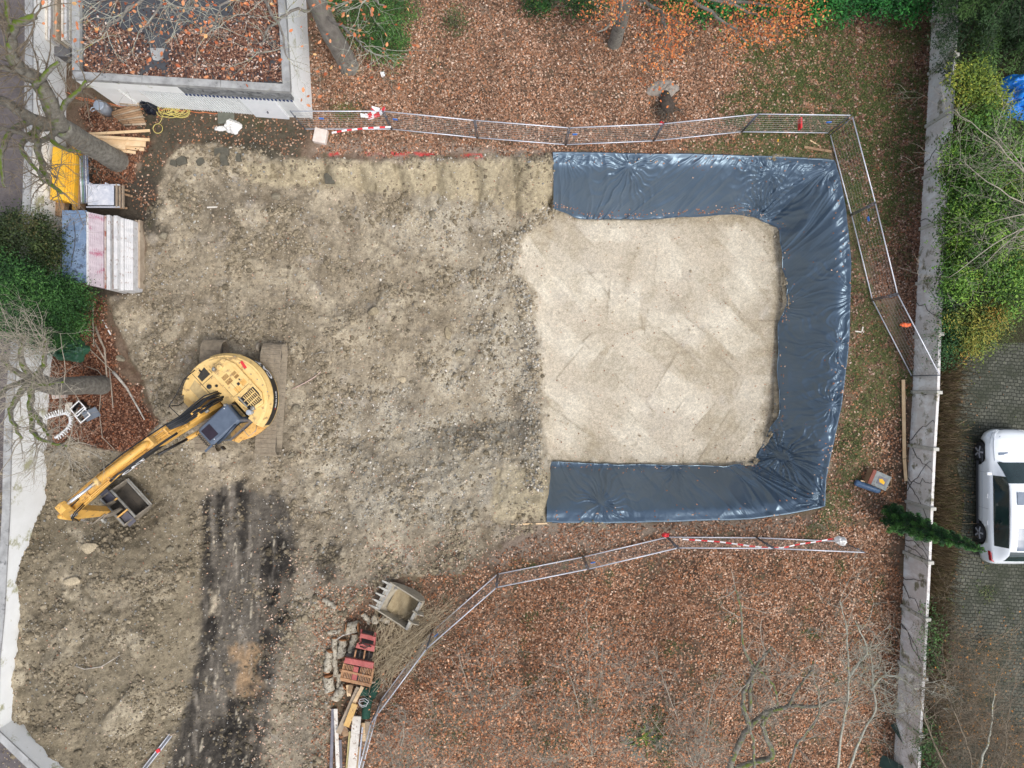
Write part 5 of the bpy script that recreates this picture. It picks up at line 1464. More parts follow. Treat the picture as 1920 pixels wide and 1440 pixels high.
# hose and cables
def wander(cx, cy, rx, ry, turns, seed, n=220, z=.05):
    r = random.Random(seed); pts = []
    for i in range(n):
        t_ = i / n; a = t_ * turns * 2 * math.pi
        ux = cx + rx * (.55 * math.sin(2.3 * math.pi * t_ * turns / 6 + 1) + .45 * math.cos(a)) ; uy = cy + ry * (.35 * math.cos(1.7 * math.pi * t_ * turns / 6) + .65 * math.sin(a))
        p = G(ux, uy, z); p.z = gz(p.x, p.y) + z + .06 * abs(math.sin(a * .7 + 1)); pts.append(p)
    return pts
M_HOSEY = mat('yellow_hose', C(204, 188, 104), C(220, 204, 126), rough=.5)
M_CABO = mat('orange_cable', C(214, 120, 74), C(230, 140, 92), rough=.6)
pts = wander(326, 209, 32, 13, 13, 4)
pts += [G(306, 214, .05), G(302, 226, .04), G(298, 232, .04)] + [G(296 + 9 * math.cos(a), 241 + 9 * math.sin(a), .04 + .01 * k) for k, a in enumerate([-1.2 + .5 * i for i in range(26)])]
one('garden_hose', MB().tube(pts, .012, 6), M_HOSEY, 'yellow hose heaped in loose coils in front of the garage door', 'hose', pts[0])
def cable(pp, r, m, name, label, cat, z=.03, n=5):
    pts = []
    for (a, c) in zip(pp[:-1], pp[1:]):
        for k in range(n):
            t_ = k / n; q = (a[0] + (c[0] - a[0]) * t_, a[1] + (c[1] - a[1]) * t_)
            p = G(q[0] + 1.2 * math.sin(q[0] * .21), q[1] + 1.2 * math.cos(q[0] * .17), z); p.z = gz(p.x, p.y) + z; pts.append(p)
    return one(name, MB().tube(pts, r, 6), m, label, cat, pts[0])
cable([(112, 168), (150, 186), (200, 196), (260, 204), (330, 207), (400, 213), (440, 205)], .014, M_CABO, 'power_cable', 'orange cable running along the foot of the garage wall', 'cable', z=.06)
cable([(140, 180), (180, 190), (236, 200)], .013, M_CABO, 'power_cable', 'short orange cable beside the metal can', 'cable', z=.12)

# stacked shuttering panels beside the conifers
FY0, FY1 = 399, 538
def panel(x0, x1, zt, m, label, y0=FY0, y1=FY1, name='shuttering_panel', h=None, group='shuttering panels in the tall stack'):
    A = P(x0, y0, zt); B = P(x1, y1, zt); h = h or zt
    c = ((A.x + B.x) / 2, (A.y + B.y) / 2, zt - h / 2)
    o = (c[0], c[1], zt - h)
    b = MB().box(c, (abs(B.x - A.x) - .006, abs(A.y - B.y), h))
    return one(name, b, m, label, 'shuttering panel', o, group, bevel=.008)
PB = mat('blue_grey_film', C(84, 106, 134), C(128, 148, 172), scale=3, rough=.5, spots=C(74, 84, 100), spot_scale=3.5, spot_at=.55)
PR = mat('reddish_edge', C(176, 162, 168), C(196, 184, 188), scale=6, rough=.7, spots=C(168, 86, 112), spot_scale=1.8, spot_at=.52)
PRB = mat('rusty_edge', C(176, 164, 156), C(196, 186, 178), scale=6, rough=.7, spots=C(150, 92, 76), spot_scale=2.5, spot_at=.5)
PW = mat('pale_edge', C(190, 190, 190), C(214, 212, 210), scale=4, rough=.7, spots=C(150, 130, 120), spot_scale=6, spot_at=.57)
o = panel(116, 161, 1.5, PB, 'wide blue-grey shuttering panel lying at the left of the tall stack', y0=394, y1=530, h=.10)
one('panel_base', MB().box((P(138, 462, 1.4).x, P(138, 462, 1.4).y, .70), (.84, 2.7, 1.39)), W_OLD, 'grey block of panels under the wide blue-grey panel', 'shuttering panel', (P(138, 462, 1.4).x, P(138, 462, 1.4).y, 0))
for k in range(8):
    x0 = 161.5 + k * 4
    panel(x0, x0 + 3.9, 1.46 - .03 * k, PR if k % 2 else PW if k in (0,) else PR, 'pale panel edge with pinkish-red streaks in the left part of the tall stack', y0=397 + k * .9, y1=534 + k * .8)
panel(194.5, 199, 1.15, PRB, 'rust-brown panel edge right of the pinkish ones in the stack', y0=404, y1=541)
panel(199.5, 206, 1.25, PW, 'white panel edge between the rust-brown edge and the brown gap', y0=403, y1=543)
panel(208, 212, 1.05, PRB, 'thin rust-streaked panel edge right of the brown gap', y0=406, y1=542)
panel(212.5, 220, 1.2, PW, 'broad white panel edge in the middle of the stack', y0=404, y1=542)
panel(221.5, 232, .95, PW, 'widest white panel edge near the right end of the stack', y0=409, y1=545)
for k in range(4): panel(233 + k * 4.1, 237 + k * 4.1, .93 - .03 * k, PW, 'thin white slat with dark slots at the right end of the stack', y0=410 + k, y1=544)
for k in range(2): panel(251.5 + k * 7, 255.5 + k * 7, .55 - .1 * k, W_OLD, 'worn wooden slat standing off the right end of the stack', y0=412, y1=540)
# a dark stick lying on the blue panel
MBs = MB().tube([P(138, 414, 1.53), P(141, 440, 1.54), P(140, 462, 1.53), P(136, 480, 1.53), P(133, 500, 1.52)], .012, 5)
one('twig', MBs, mat('dark_bark', C(50, 46, 42), C(66, 60, 54)), 'dark bent twig lying on the wide blue-grey panel', 'twig', P(138, 460, 1.5))
# yellow shuttering boards and beams
for k in range(5):
    x0 = 98 - k * 1.0 + k * 8; zt = 1.05 - .05 * k
    A = P(x0 - 1 + (5 if k == 4 else 0), 276 + k * 2, zt); w_ = [.62, .14, .12, .12, .1][k]
    xs0 = [98, 124, 129, 134, 139][k]; xs1 = [124, 129, 134, 139, 142][k]
    A = P(xs0, 275 + k * 3, zt); B = P(xs1 - 4, 374 + k * 1.5, zt)
    c = (P((xs0 + xs1) / 2 - 2, 325 + k * 2, zt)); c.z = zt - .25
    one('yellow_board', MB().box(c, ((xs1 - xs0) / 48.2 - .005, 2.06, .5), rz=-.05), W_YEL,
        ['broad bright yellow shuttering board leaning on the white wall', 'narrow yellow board edge next to the broad yellow board', 'second narrow yellow board edge from the broad yellow board', 'third narrow yellow board edge from the broad yellow board', 'short yellow board end beside the brown beams'][k],
        'board', (c.x, c.y, .3), 'yellow shuttering boards by the wall', bevel=.01)
for k, (xs, y0, y1, w_, m) in enumerate(((108, 378, 404, .5, W_BRN), (138, 262, 398, .17, mat('yellow_brown_beam', C(172, 132, 50), C(196, 156, 72), scale=4, rough=.8, spots=C(110, 84, 50), spot_scale=6, spot_at=.56)), (146, 262, 392, .12, W_BRN))):
    c = P(xs, (y0 + y1) / 2, .6)
    one('shuttering_beam', MB().box((c.x, c.y, .42), (w_, (y1 - y0) / 47.5, .30)).box((c.x, c.y, .20), (w_ * .5, (y1 - y0) / 47.5 - .01, .139)), m,
        ['stub of brown boards poking out below the yellow boards', 'long yellow-brown beam right of the yellow boards', 'thin brown beam beside the steel props'][k], 'beam', (c.x, c.y, 0), 'brown beams by the yellow boards', bevel=.01)
M_PROPG = mat('green_steel', C(100, 134, 120), C(130, 158, 146), rough=.5); M_PROPB = mat('blue_steel', C(96, 112, 140), C(130, 142, 164), rough=.5)
for k in range(5):
    A = P(150 + k * 3.4, 293 - k, .7); B = P(153 + k * 3.4, 381, .7)
    one('steel_prop', MB().cyl(A, B, .027, 8).cyl(A.lerp(B, .45), A.lerp(B, .62), .040, 8).box(B, (.1, .01, .1)), [M_GALV, M_PROPG, M_PROPB, M_GALV, M_PROPB][k],
        ['pale steel prop nearest the brown beam', 'green steel prop in the bundle by the metal crate', 'blue steel prop in the middle of the prop bundle', 'pale steel prop between the two blue props', 'blue steel prop nearest the leaf bed'][k], 'steel prop', A, 'steel props bundled by the crate')
# metal crate
cc = P(189, 366, .8)
t = thing('metal_crate', 'grey steel crate with a scratched lid plate beside the steel props', 'crate', (cc.x, cc.y, gz(cc.x, cc.y)))
M_PLATE = mat('scratched_plate', C(172, 178, 190), C(214, 214, 218), scale=4, rough=.5, spots=C(116, 132, 150), spot_scale=5, spot_at=.58)
MB().box((0, 0, .78), (1.02, .78, .04)).build('lid_plate', M_PLATE, t, bevel=.008)
MB().box((0, 0, .40), (.94, .70, .70)).build('crate_body', M_DKGALV, t, bevel=.01)
b = MB()
for y_ in (-.45, .42): MB().box((.05, y_, .72), (1.3, .05, .06)).build('rail', M_GALV, t)
for x_ in (-.30, .32): MB().box((x_, .40, .90), (.04, .06, .28)).build('lug', M_GALV, t)
for k in range(3): MB().box((.60 + .07 * k, 0, .74 - .1 * k), (.035, .9, .12)).build('slat', W_OLD, t)
for a, c, l in (((216, 352), (243, 358), 'short brown batten upper of the three right of the metal crate'), ((218, 360), (248, 368), 'short brown batten middle of the three right of the metal crate'), ((206, 388), (238, 390), 'short brown batten below the metal crate')):
    plank(a, c, .08, .05, W_BRN, l, 'short battens by the crate', z=.2)

# long weathered profiles stacked left of the garage
for k in range(11):
    x0 = 69 + k * 6.0
    zt = 1.5 - .35 * abs(((k * 7) % 5) - 2) / 2
    A = P(x0, -30, zt); B = P(x0 - 1.0, 74 + (k % 3), zt)
    b = MB().box(((A.x + B.x) / 2, (A.y + B.y) / 2, zt / 2 + .1), (.095, A.y - B.y, zt - .2))
    one('long_profile', b, [W_WHT, W_OLD, W_BRN, W_WHT, PW][k % 5], 'long weathered white-brown profile in the stack left of the garage', 'profile', ((A.x + B.x) / 2, (A.y + B.y) / 2, 0), 'long profiles stacked left of the garage', bevel=.006)
gb = P(108, 92, .8)
one('grey_board', MB().box((gb.x, gb.y, .75), (.95, .52, .05), rz=-.08).box((gb.x, gb.y, .36), (.7, .4, .72), rz=-.08), mat('slate_board', C(92, 92, 94), C(118, 118, 120), scale=4, rough=.8, bump=.3), 'dark grey board in front of the stacked long profiles', 'board', (gb.x, gb.y, 0), bevel=.008)
pts = [P(77 + 12 * math.cos(i * .45) + .04 * i, 84 + 9 * math.sin(i * .45), 1.0 + .01 * (i % 7)) for i in range(60)] + [P(66, 74, 1.3), P(62, 60, 1.7), P(61, 40, 1.8), P(66, 20, 1.8), P(70, -10, 1.8)]
one('cable_coil', MB().tube(pts, .020, 6), M_ORANGE, 'orange cable coil with its end running up beside the stacked profiles', 'cable', pts[0])

# things in the leaf bed at the left
cable([(79, 789), (88, 785), (100, 780), (112, 776), (122, 775), (130, 782), (131, 793), (124, 805), (112, 815), (100, 822)], .055, mat('white_tube', C(206, 208, 212), C(224, 226, 230), rough=.5), 'drain_hose', 'white ribbed drain hose bent in a hook on the leaf bed', 'drain hose', z=.10)
hs = bpy.data.objects['drain_hose']
hp = []
for (a, c) in zip([(79, 789), (88, 785), (100, 780), (112, 776), (122, 775), (130, 782), (131, 793), (124, 805), (112, 815)], [(88, 785), (100, 780), (112, 776), (122, 775), (130, 782), (131, 793), (124, 805), (112, 815), (100, 822)]):
    for k in range(3): hp.append((a[0] + (c[0] - a[0]) * k / 3, a[1] + (c[1] - a[1]) * k / 3))
b = MB()
for q0, q1 in zip(hp[:-1], hp[1:]):
    p0 = G(*q0, .13); p1 = G(*q1, .13); d_ = (p1 - p0).normalized(); n_ = Vector((-d_.y, d_.x, 0))
    out_ = n_ if True else n_
    b.bar(p0 + Vector((0, 0, .03)) - out_ * .0, p0 + out_ * .17 + Vector((0, 0, .06)), .035, .03)
ribs = b.build('rib', M_WHITEP, hs, origin=None); ribs.matrix_parent_inverse = Matrix.Translation(hs.location).inverted()
ribs['kind'] = 'stuff'
# black crates with white rims
for k, (cx, cy, rz) in enumerate(((150, 766, .75), (158, 778, .70))):
    p = G(cx, cy, .2); p.z = gz(p.x, p.y)
    t = thing('plastic_crate', ['black open crate with a white rim nearer the bare trunk', 'black open crate with a white rim nearer the excavator'][k], 'crate', p, 'black crates on the leaf bed', rotz=rz)
    MB().box((0, 0, .03), (.50, .40, .03)).build('crate_bottom', M_BLACK, t)
    for s_ in (-1, 1):
        MB().box((s_ * .24, 0, .18), (.02, .40, .28)).build('crate_side', M_BLACK, t); MB().box((0, s_ * .19, .18), (.46, .02, .28)).build('crate_side', M_BLACK, t)
        MB().box((s_ * .24, 0, .335), (.04, .44, .03)).build('rim', M_WHITEP, t); MB().box((0, s_ * .20, .335), (.44, .04, .03)).build('rim', M_WHITEP, t)
p = G(178, 776, .0)
one('grey_sheet', MB().box(p + Vector((0, 0, .25)), (.55, .42, .03), rot=Euler((.5, .3, .5)).to_matrix()), mat('slate_sheet', C(74, 82, 94), C(92, 102, 114), rough=.5), 'tilted dark grey sheet beside the black crates', 'sheet', p)
b = MB(); p = G(126, 765, .1); p.z = gz(p.x, p.y)
for k in range(5): b.bar(p + Vector((-.03 + k * .055, .22, .10)), p + Vector((-.10 + k * .055, -.28, .10)), .035, .02)
b.bar(p + Vector((-.1, .1, .085)), p + Vector((.22, .1, .085)), .03, .01); b.bar(p + Vector((-.12, -.1, .085)), p + Vector((.2, -.1, .085)), .03, .01)
one('slatted_panel', b, W_WHT, 'small cream slatted panel between drain hose and crates', 'panel', p)
b = MB(); p = G(114, 742, .1); p.z = gz(p.x, p.y)
b.box(p + Vector((0, 0, .14)), (.55, .2, .2), rz=.1)
one('tread_grate', b, PRB, 'cream and ochre grate piece at the foot of the bare trunk', 'grate', p, bevel=.01)
lump('green_tarpaulin', 135, 658, .72, .52, .7, mat('green_tarp', C(38, 78, 58), C(64, 108, 84), scale=3, rough=.45, spots=C(120, 160, 140), spot_scale=4, spot_at=.66), 'dark green tarpaulin heaped at the foot of the conifer', 'tarpaulin', 13)
MBark = mat('stick_bark', C(140, 126, 110), C(170, 158, 142), scale=10, rough=.9, bump=.4)
M_BIRCH = mat('pale_bark', C(158, 148, 134), C(206, 200, 190), scale=8, rough=.85, bump=.4, spots=C(92, 82, 72), spot_scale=14, spot_at=.58)
def stick(pp, r0, r1, label, m=None, z=.05, name='branch', cat='branch', group='fallen branches by the leaf bed'):
    pts = []
    for i, q in enumerate(pp):
        p = G(*q, z); p.z = gz(p.x, p.y) + z + .04 * (i % 2); pts.append(p)
    n = len(pts)
    return one(name, MB().tube(pts, [r0 + (r1 - r0) * i / (n - 1) for i in range(n)], 7), m or MBark, label, cat, pts[0], group)
stick([(174.6, 567), (175, 600), (176, 650)], .035, .02, 'straight branch lying upright along the right side of the conifer')
stick([(179, 612), (188, 635), (196, 654), (200, 690), (200.6, 713)], .05, .03, 'thick forked branch lying on the red leaves below the white lath')
stick([(177, 640), (188, 658), (198, 676)], .03, .03, 'short pale branch touching the thick forked branch')
stick([(212, 697), (226, 712), (238, 728), (256, 758), (271, 787)], .065, .025, 'pale birch branch slanting from the leaf bed towards the arm of the excavator', M_BIRCH)
stick([(205, 692), (210, 730), (212, 765)], .03, .02, 'thin straight branch left of the pale birch branch')
stick([(163, 687), (185, 695), (196, 711), (190, 740), (186, 772), (193, 820), (215, 843)], .02, .014, 'long curving thin branch beside the black crates')
stick([(153, 640), (179, 664), (212, 697)], .016, .02, 'thin dark branch from the green tarpaulin to the birch branch')
stick([(140, 1248), (160, 1254), (190, 1250), (226, 1228)], .018, .012, 'thin pale curved root lying on the spoil heap', M_BIRCH, group='roots on the soil')
stick([(548, 729), (572, 718), (590, 707), (602, 697)], .02, .015, 'pale pinkish root right of the excavator track', mat('pink_root', C(206, 176, 164), C(222, 196, 186)), group='roots on the soil')
stick([(590, 664), (603, 660), (612, 662)], .015, .01, 'short pale root right of the excavator house', M_BIRCH, group='roots on the soil')
plank((192, 600), (208, 628), .05, .03, M_WHITEP, 'short white lath at the edge of the leaf bed', name='lath', cat='lath')
plank((388, 389), (408, 388), .06, .03, W_WHT, 'short white lath on the bare soil near the asphalt pieces', name='lath', cat='lath')
plank((958, 983.5), (1026, 981.5), .06, .04, W_NEW, 'thin pale batten at the lower left end of the plastic sheet', name='batten', cat='batten')
plank((1694, 712), (1696, 860), .13, .05, W_NEW, 'long pale timber beside the panel wall, with nails along it', 'long timbers by the panel wall', z=.1, name='timber', cat='timber')
plank((1696, 861), (1699, 902), .12, .05, W_NEW, 'shorter pale timber continuing below the long one by the panel wall', 'long timbers by the panel wall', z=.12, name='timber', cat='timber')
plank((1508, 275.5), (1560, 284), .10, .06, W_BRN, 'brown round-edged board just inside the fence corner', z=.02, name='board', cat='board')
plank((1519, 263), (1536, 273), .05, .03, W_NEW, 'short pale stick above the brown board inside the fence corner', z=.02, name='lath', cat='lath')
plank((1459, 260), (1459, 266), .05, .03, W_YEL, 'tiny yellow peg left of the fence corner', name='peg', cat='peg')
b = MB(); p = G(1612, 622, .05); p.z = gz(p.x, p.y) + .04
b.bar(p + Vector((-.18, .02, 0)), p + Vector((.17, -.02, 0)), .05, .03); b.bar(p + Vector((.08, .02, .028)), p + Vector((.12, .2, .028)), .05, .025)
one('marker_lath', b, W_WHT, 'white marker cross of two laths right of the plastic sheet', 'marker', p)
p = G(718, 140); 
one('white_card', MB().box(p + Vector((0, 0, .05)), (.16, .2, .01), rz=.3), M_WHITEP, 'small white card lying on the leaves above the fence', 'card', p)

# big stones one can tell apart
big = [(224, 672, .42, .34, 'rounded grey stone on the red leaves right of the trunk'), (304, 442, .46, .4, 'big rounded stone near the left edge of the bare soil'), (838, 626, .34, .62, 'upright oblong clay boulder in the middle of the bare soil'),
       (862, 664, .5, .36, 'broad clay boulder just below the upright oblong one'), (752, 711, .46, .32, 'pale clay boulder left of the gravelly ground'), (699, 585, .5, .5, 'rounded clay boulder left of the middle hollow'),
       (152, 1310, .46, .46, 'round boulder at the lower left of the spoil heap'), (168, 1028, .9, .5, 'pale clay block on the spoil heap below the arm'), (133, 1092, .8, .42, 'flat pale clay block near the white wall'),
       (518, 368, .42, .36, 'rounded boulder just below the beige cut face'), (812, 402, .4, .36, 'grey boulder in the upper middle of the bare soil'), (546, 855, .34, .3, 'rounded stone just right of the near track'),
       (555, 766, .38, .34, 'stone lying right of the counterweight'), (318, 1030, .34, .3, 'round stone between spoil heap and haul track'), (715, 1175, .36, .3, 'knobbly stone by the loose bucket')]
vI, fI = ico(3)
for i, (cx, cy, a_, b_, l) in enumerate(big):
    r = np.random.default_rng(50 + i); q = vI.copy()
    for e in r.normal(0, 1, (9, 3)):
        e = e / np.linalg.norm(e); s_ = q @ e; q = q - np.maximum(s_ - r.uniform(.45, .8), 0)[:, None] * e
    q = q * (1 + .06 * fbm(q[:, 0] * 2 + i, q[:, 1] * 2 + q[:, 2], 1, 3, i))[:, None] * np.array([a_ / 2, b_ / 2, min(a_, b_) * (.2 if 'pale' in l or 'flat' in l else .34)])
    g = G(cx, cy, .1); g.z = gz(g.x, g.y)
    rz = r.uniform(-.5, .5); q = q @ np.array([[math.cos(rz), math.sin(rz), 0], [-math.sin(rz), math.cos(rz), 0], [0, 0, 1]])
    cs = CA(150, 138, 114) if 'clay' in l else CA(136, 128, 110)
    if 'pale' in l: cs = CA(178, 164, 138)
    o = fast_mesh('boulder', q + np.array([0, 0, .06]), fI, bpy.data.materials['clod_tone'], colors=np.tile(cs, (len(q), 1)))
    o.location = g; props(o, l, 'boulder', 'boulders on the bare soil')

# crate with lid and blue-grey cylinder near the panel wall
p = G(1641, 898, .1); p.z = gz(p.x, p.y)
t = thing('wooden_box', 'old wooden box with a grey lid and yellow patch near the panel wall', 'box', p, rotz=R(-24))
MB().box((0, 0, .22), (.78, .60, .42)).build('box_body', W_BRN, t, bevel=.01)
MB().box((.06, 0, .45), (.64, .60, .04)).build('lid', mat('lid_grey', C(118, 124, 124), C(150, 154, 150), scale=5, rough=.7, spots=C(104, 60, 48), spot_scale=4, spot_at=.6), t, bevel=.008)
MB().box((-.33, 0, .45), (.14, .58, .05)).build('red_edge', mat('oxide_red', C(120, 62, 50), C(144, 82, 66), rough=.7), t)
MB().box((.08, 0, .475), (.36, .32, .012)).build('lid_panel', W_GRYD, t)
MB().prism([(-.06, .04), (.0, -.08), (.2, -.10), (.2, .0), (.06, .08)], .482, .49).build('yellow_patch', W_YEL, t)
for s_ in (-1, 1): MB().bar((.40, .28 * s_, .40), (.58, 0, .30), .03, .02).build('bracket', W_BRN, t)
A = G(1605, 905, .2); B = G(1651, 921, .2); A.z = gz(A.x, A.y) + .13; B.z = gz(B.x, B.y) + .13
t = thing('gas_cylinder', 'blue-grey cylinder lying below the old wooden box', 'cylinder', (A + B) / 2)
m_ = (A + B) / 2
MB().tube([A - m_, A.lerp(B, .05) - m_, A.lerp(B, .9) - m_, B - m_], [.09, .13, .13, .09], 18).build('cylinder_body', mat('cylinder_blue', C(66, 92, 124), C(84, 112, 144), rough=.4, scale=4), t)
MB().cyl(B - m_, B.lerp(A, -.1) - m_, .045, 10).build('valve', mat('brass', C(140, 100, 62), C(160, 120, 80), rough=.5), t)
plank((1614, 901), (1656, 913), .05, .03, W_NEW, 'thin lath between the old wooden box and the blue-grey cylinder', z=.2, name='lath', cat='lath')
lump('white_plastic_bag', 1576, 1014, .26, .18, .25, M_BAGW, 'white plastic bag tied to the right end of the lower fence', 'bag', 17, z=1.3, rz=-.3)

# barrier tape
def tape(name, pts, w, label, n=None):
    """striped ribbon through 3-D points; stripes are real strips of two materials"""
    pts = [Vector(p) for p in pts]; L = 0; red = MB(); whi = MB(); step = .22; acc = 0
    for a, c in zip(pts[:-1], pts[1:]):
        d = c - a; l = d.length; k = max(1, round(l / step))
        for j in range(k):
            p, q = a.lerp(c, j / k), a.lerp(c, (j + 1) / k)
            s_ = Vector((0, 0, 1)).cross(d.normalized()); s_ = (s_.normalized() if s_.length > .01 else Vector((1, 0, 0))) * .8 + Vector((0, 0, .6))
            s_ *= w / 2
            (red if (acc % 2) else whi).add([p - s_, q - s_, q + s_, p + s_], [(0, 1, 2, 3)]); acc += 1
    o = whi.build(name, M_WHITEP, fix=False, origin=pts[0])
    props(o, label, 'barrier tape')
    r_ = red.build('red_stripes', M_REDP, o, fix=False); r_.matrix_parent_inverse = Matrix.Translation(pts[0]).inverted()
    return o
tape('barrier_tape', [P(1280, 1011, .9), P(1350, 1016, 1.2), P(1416, 1025, 1.5), P(1440, 1027, 1.7), P(1470, 1027, 1.6), P(1500, 1020, 1.5), P(1530, 1016, 1.3), P(1562, 1010, 1.2)], .08, 'red and white barrier tape sagging along the lower right fence')
tape('barrier_tape', [P(622, 249, .3), P(650, 244, .5), P(690, 240, .6), P(733, 238, .6)], .07, 'red and white barrier tape along the foot of the first fence panel')
tp_ = [(676, 216, 1.2), (690, 218, 1.1), (704, 208, 1.3), (697, 202, 1.4), (712, 206, 1.3), (706, 216, 1.1), (690, 222, 1.0), (712, 214, 1.2), (722, 202, 1.4), (718, 210, 1.2), (700, 219, 1.0), (684, 214, 1.2)]
tape('barrier_tape', [P(*q) for q in tp_], .14, 'tangled bundle of red and white tape by the second fence post')
lump('red_ribbon', 1248, 1003, .14, .10, .12, M_REDP, 'red ribbon knot on the bend of the lower fence', 'ribbon', 19, z=1.6)
lump('red_ribbon', 1240, 232, .10, .08, .10, M_REDP, 'red ribbon knot on the upper fence by the stump', 'ribbon', 23, z=1.5)
one('red_ribbon', MB().box(P(1500, 232, 1.0), (.06, .42, .3)), M_REDP, 'red strip hanging on the fence near its corner', 'ribbon', P(1500, 226, .9))
lump('orange_rag', 1698, 609, .22, .09, .10, M_ORANGE, 'small orange rag on the fence panel leaning to the wall', 'rag', 29, z=1.2)
# rail with red clamps at the lower edge
A = G(320, 1378, .3); B = G(262, 1452, .3)
t = thing('trestle_rail', 'galvanised double rail with red clamps at the lower left edge', 'rail', A)
for s_ in (-1, 1):
    d_ = (B - A).normalized(); n_ = Vector((-d_.y, d_.x, 0)) * .06 * s_
    MB().cyl(n_, B - A + n_, .022, 8).build('rail', M_GALV, t)
MB().bar(d_ * .05, B - A, .05, .03).build('flat_bar', M_DKGALV, t)
MB().box(d_ * .75 + Vector((0, 0, .04)), (.14, .14, .06), rz=.6).build('clamp', M_REDP, t)
MB().tube([(-.22, .12, 0), (-.12, .02, 0), (.02, -.02, 0), (.16, .05, 0), (.22, .02, 0)], .022, 7).build('hook', W_OLD, t)

# ---------------------------------------------------------------- logs, timber and the grapple
Z7 = lambda a, b_: (580 + a / 3.79, 1060 + b_ / 3.79)
logs = [((135, 482), (220, 470), .17, 'short pale log lying across the top of the log pile'), ((176, 520), (186, 790), .22, 'long log down the middle of the log pile'), ((142, 612), (122, 762), .30, 'log with a sawn orange end on the left of the pile'),
        ((128, 790), (142, 905), .40, 'thickest log at the lower left of the pile'), ((236, 535), (222, 655), .33, 'mottled log right of the long log'), ((322, 495), (288, 630), .26, 'slanting log behind the top of the red grapple'),
        ((210, 775), (205, 885), .18, 'thin log squeezed between the thickest log and the grapple'), ((175, 955), (245, 870), .36, 'log at the foot of the pile beside the planks'), ((262, 455), (345, 440), .44, 'gnarled stump piece above the log pile'),
        ((500, 375), (580, 405), .26, 'log under the edge of the loose bucket'), ((375, 345), (432, 412), .20, 'forked root piece left of the sawn stump'), ((100, 245), (192, 305), .19, 'single log lying apart at the upper left of the pile'),
        ((455, 370), (468, 408), .26, 'sawn stump showing an orange face below the loose bucket')]
M_LOG = mat('log_bark', C(150, 140, 120), C(196, 188, 170), scale=6, rough=.9, bump=.6, spots=C(96, 86, 72), spot_scale=9, spot_at=.52)
M_CUT = mat('sawn_end', C(186, 130, 88), C(206, 152, 108), scale=10, rough=.8)
for i, (a, c, w, l) in enumerate(logs):
    A = G(*Z7(*a), w * .7); B = G(*Z7(*c), w * .7)
    for q in (A, B): q.z = gz(q.x, q.y) + w * .46
    rr = random.Random(i + 60); n = 12; pts = []; rad = []
    sd = Vector((-(B - A).y, (B - A).x, 0)).normalized()
    for k in range(n + 1):
        pts.append(A.lerp(B, k / n) + sd * .02 * math.sin(k * 1.3 + i) + Vector((0, 0, .015 * math.sin(k * .9 + i)))); rad.append(w / 2 * (1 + rr.uniform(-.09, .09)))
    t = one('log', MB().tube(pts, rad, 12, caps=False), M_LOG, l, 'log', A, 'logs in the pile by the grapple')
    for q, s_ in ((pts[0], -1), (pts[-1], 1)):
        d_ = (pts[-1] - pts[0]).normalized() * s_
        e_ = MB().cyl(q - d_ * .01 - A, q + d_ * .004 - A, w / 2 * .97, 12).build('sawn_end', M_CUT, t)
stick([Z7(190, 530), Z7(240, 495), Z7(300, 482)], .03, .02, 'thin pale branch across the log pile', M_BIRCH, z=.35, group='branches in the log pile')
pk = [((168, 1020), (152, 1500), .12, W_GRYD, .05, 'long dark grey plank at the far left of the timber'), ((186, 1020), (205, 1500), .15, W_WHT, .12, 'long pale grey plank second from the left of the timber'),
      ((300, 850), (285, 910), .15, W_BRN, .3, 'short brown board end under the grapple grid'), ((352, 868), (205, 1195), .22, W_OLD, .28, 'slanting weathered plank below the grapple'), ((275, 850), (282, 930), .16, W_NEW, .2, 'pale board end showing under the grapple'),
      ((378, 862), (300, 1010), .14, W_NEW, .34, 'narrow fresh plank slanting right of the weathered one'), ((325, 985), (262, 1145), .24, mat('ochre_plank', C(206, 164, 96), C(222, 184, 122), scale=3, rough=.8, spots=C(170, 130, 84), spot_scale=5, spot_at=.56), .4, 'yellow-stained plank lying on the slanting planks'), ((338, 1072), (296, 1500), .34, W_WHT, .3, 'broad whitewashed plank running to the bottom edge'),
      ((290, 1180), (262, 1500), .10, mat('lemon_board', C(214, 196, 130), C(226, 210, 150), rough=.7), .12, 'thin lemon-coloured batten beside the broad whitewashed plank'), ((382, 1120), (388, 1250), .14, W_NEW, .1, 'short orange-brown plank right of the whitewashed plank'),
      ((352, 1290), (335, 1500), .14, W_NEW, .08, 'short fresh plank at the bottom edge'), ((412, 1110), (402, 1245), .22, W_OLD, .05, 'grey board below the green net roll'), ((240, 1130), (262, 1215), .24, W_BRN, .15, 'split brown board between the slanting planks'), ((215, 1240), (222, 1500), .16, W_GRYD, .02, 'dark board in the gap of the timber')]
for a, c, w, m, z, l in pk: plank(Z7(*a), Z7(*c), w, .05, m, l, 'planks stacked below the grapple', z=z)
A = P(*Z7(378, 1150), .35); B = P(*Z7(345, 1500), .35)
one('steel_angle', MB().bar(A, B, .06, .008).bar(A + Vector((.03, 0, .03)), B + Vector((.03, 0, .03)), .008, .06), M_GALV, 'galvanised steel angle along the right side of the timber', 'steel angle', A)
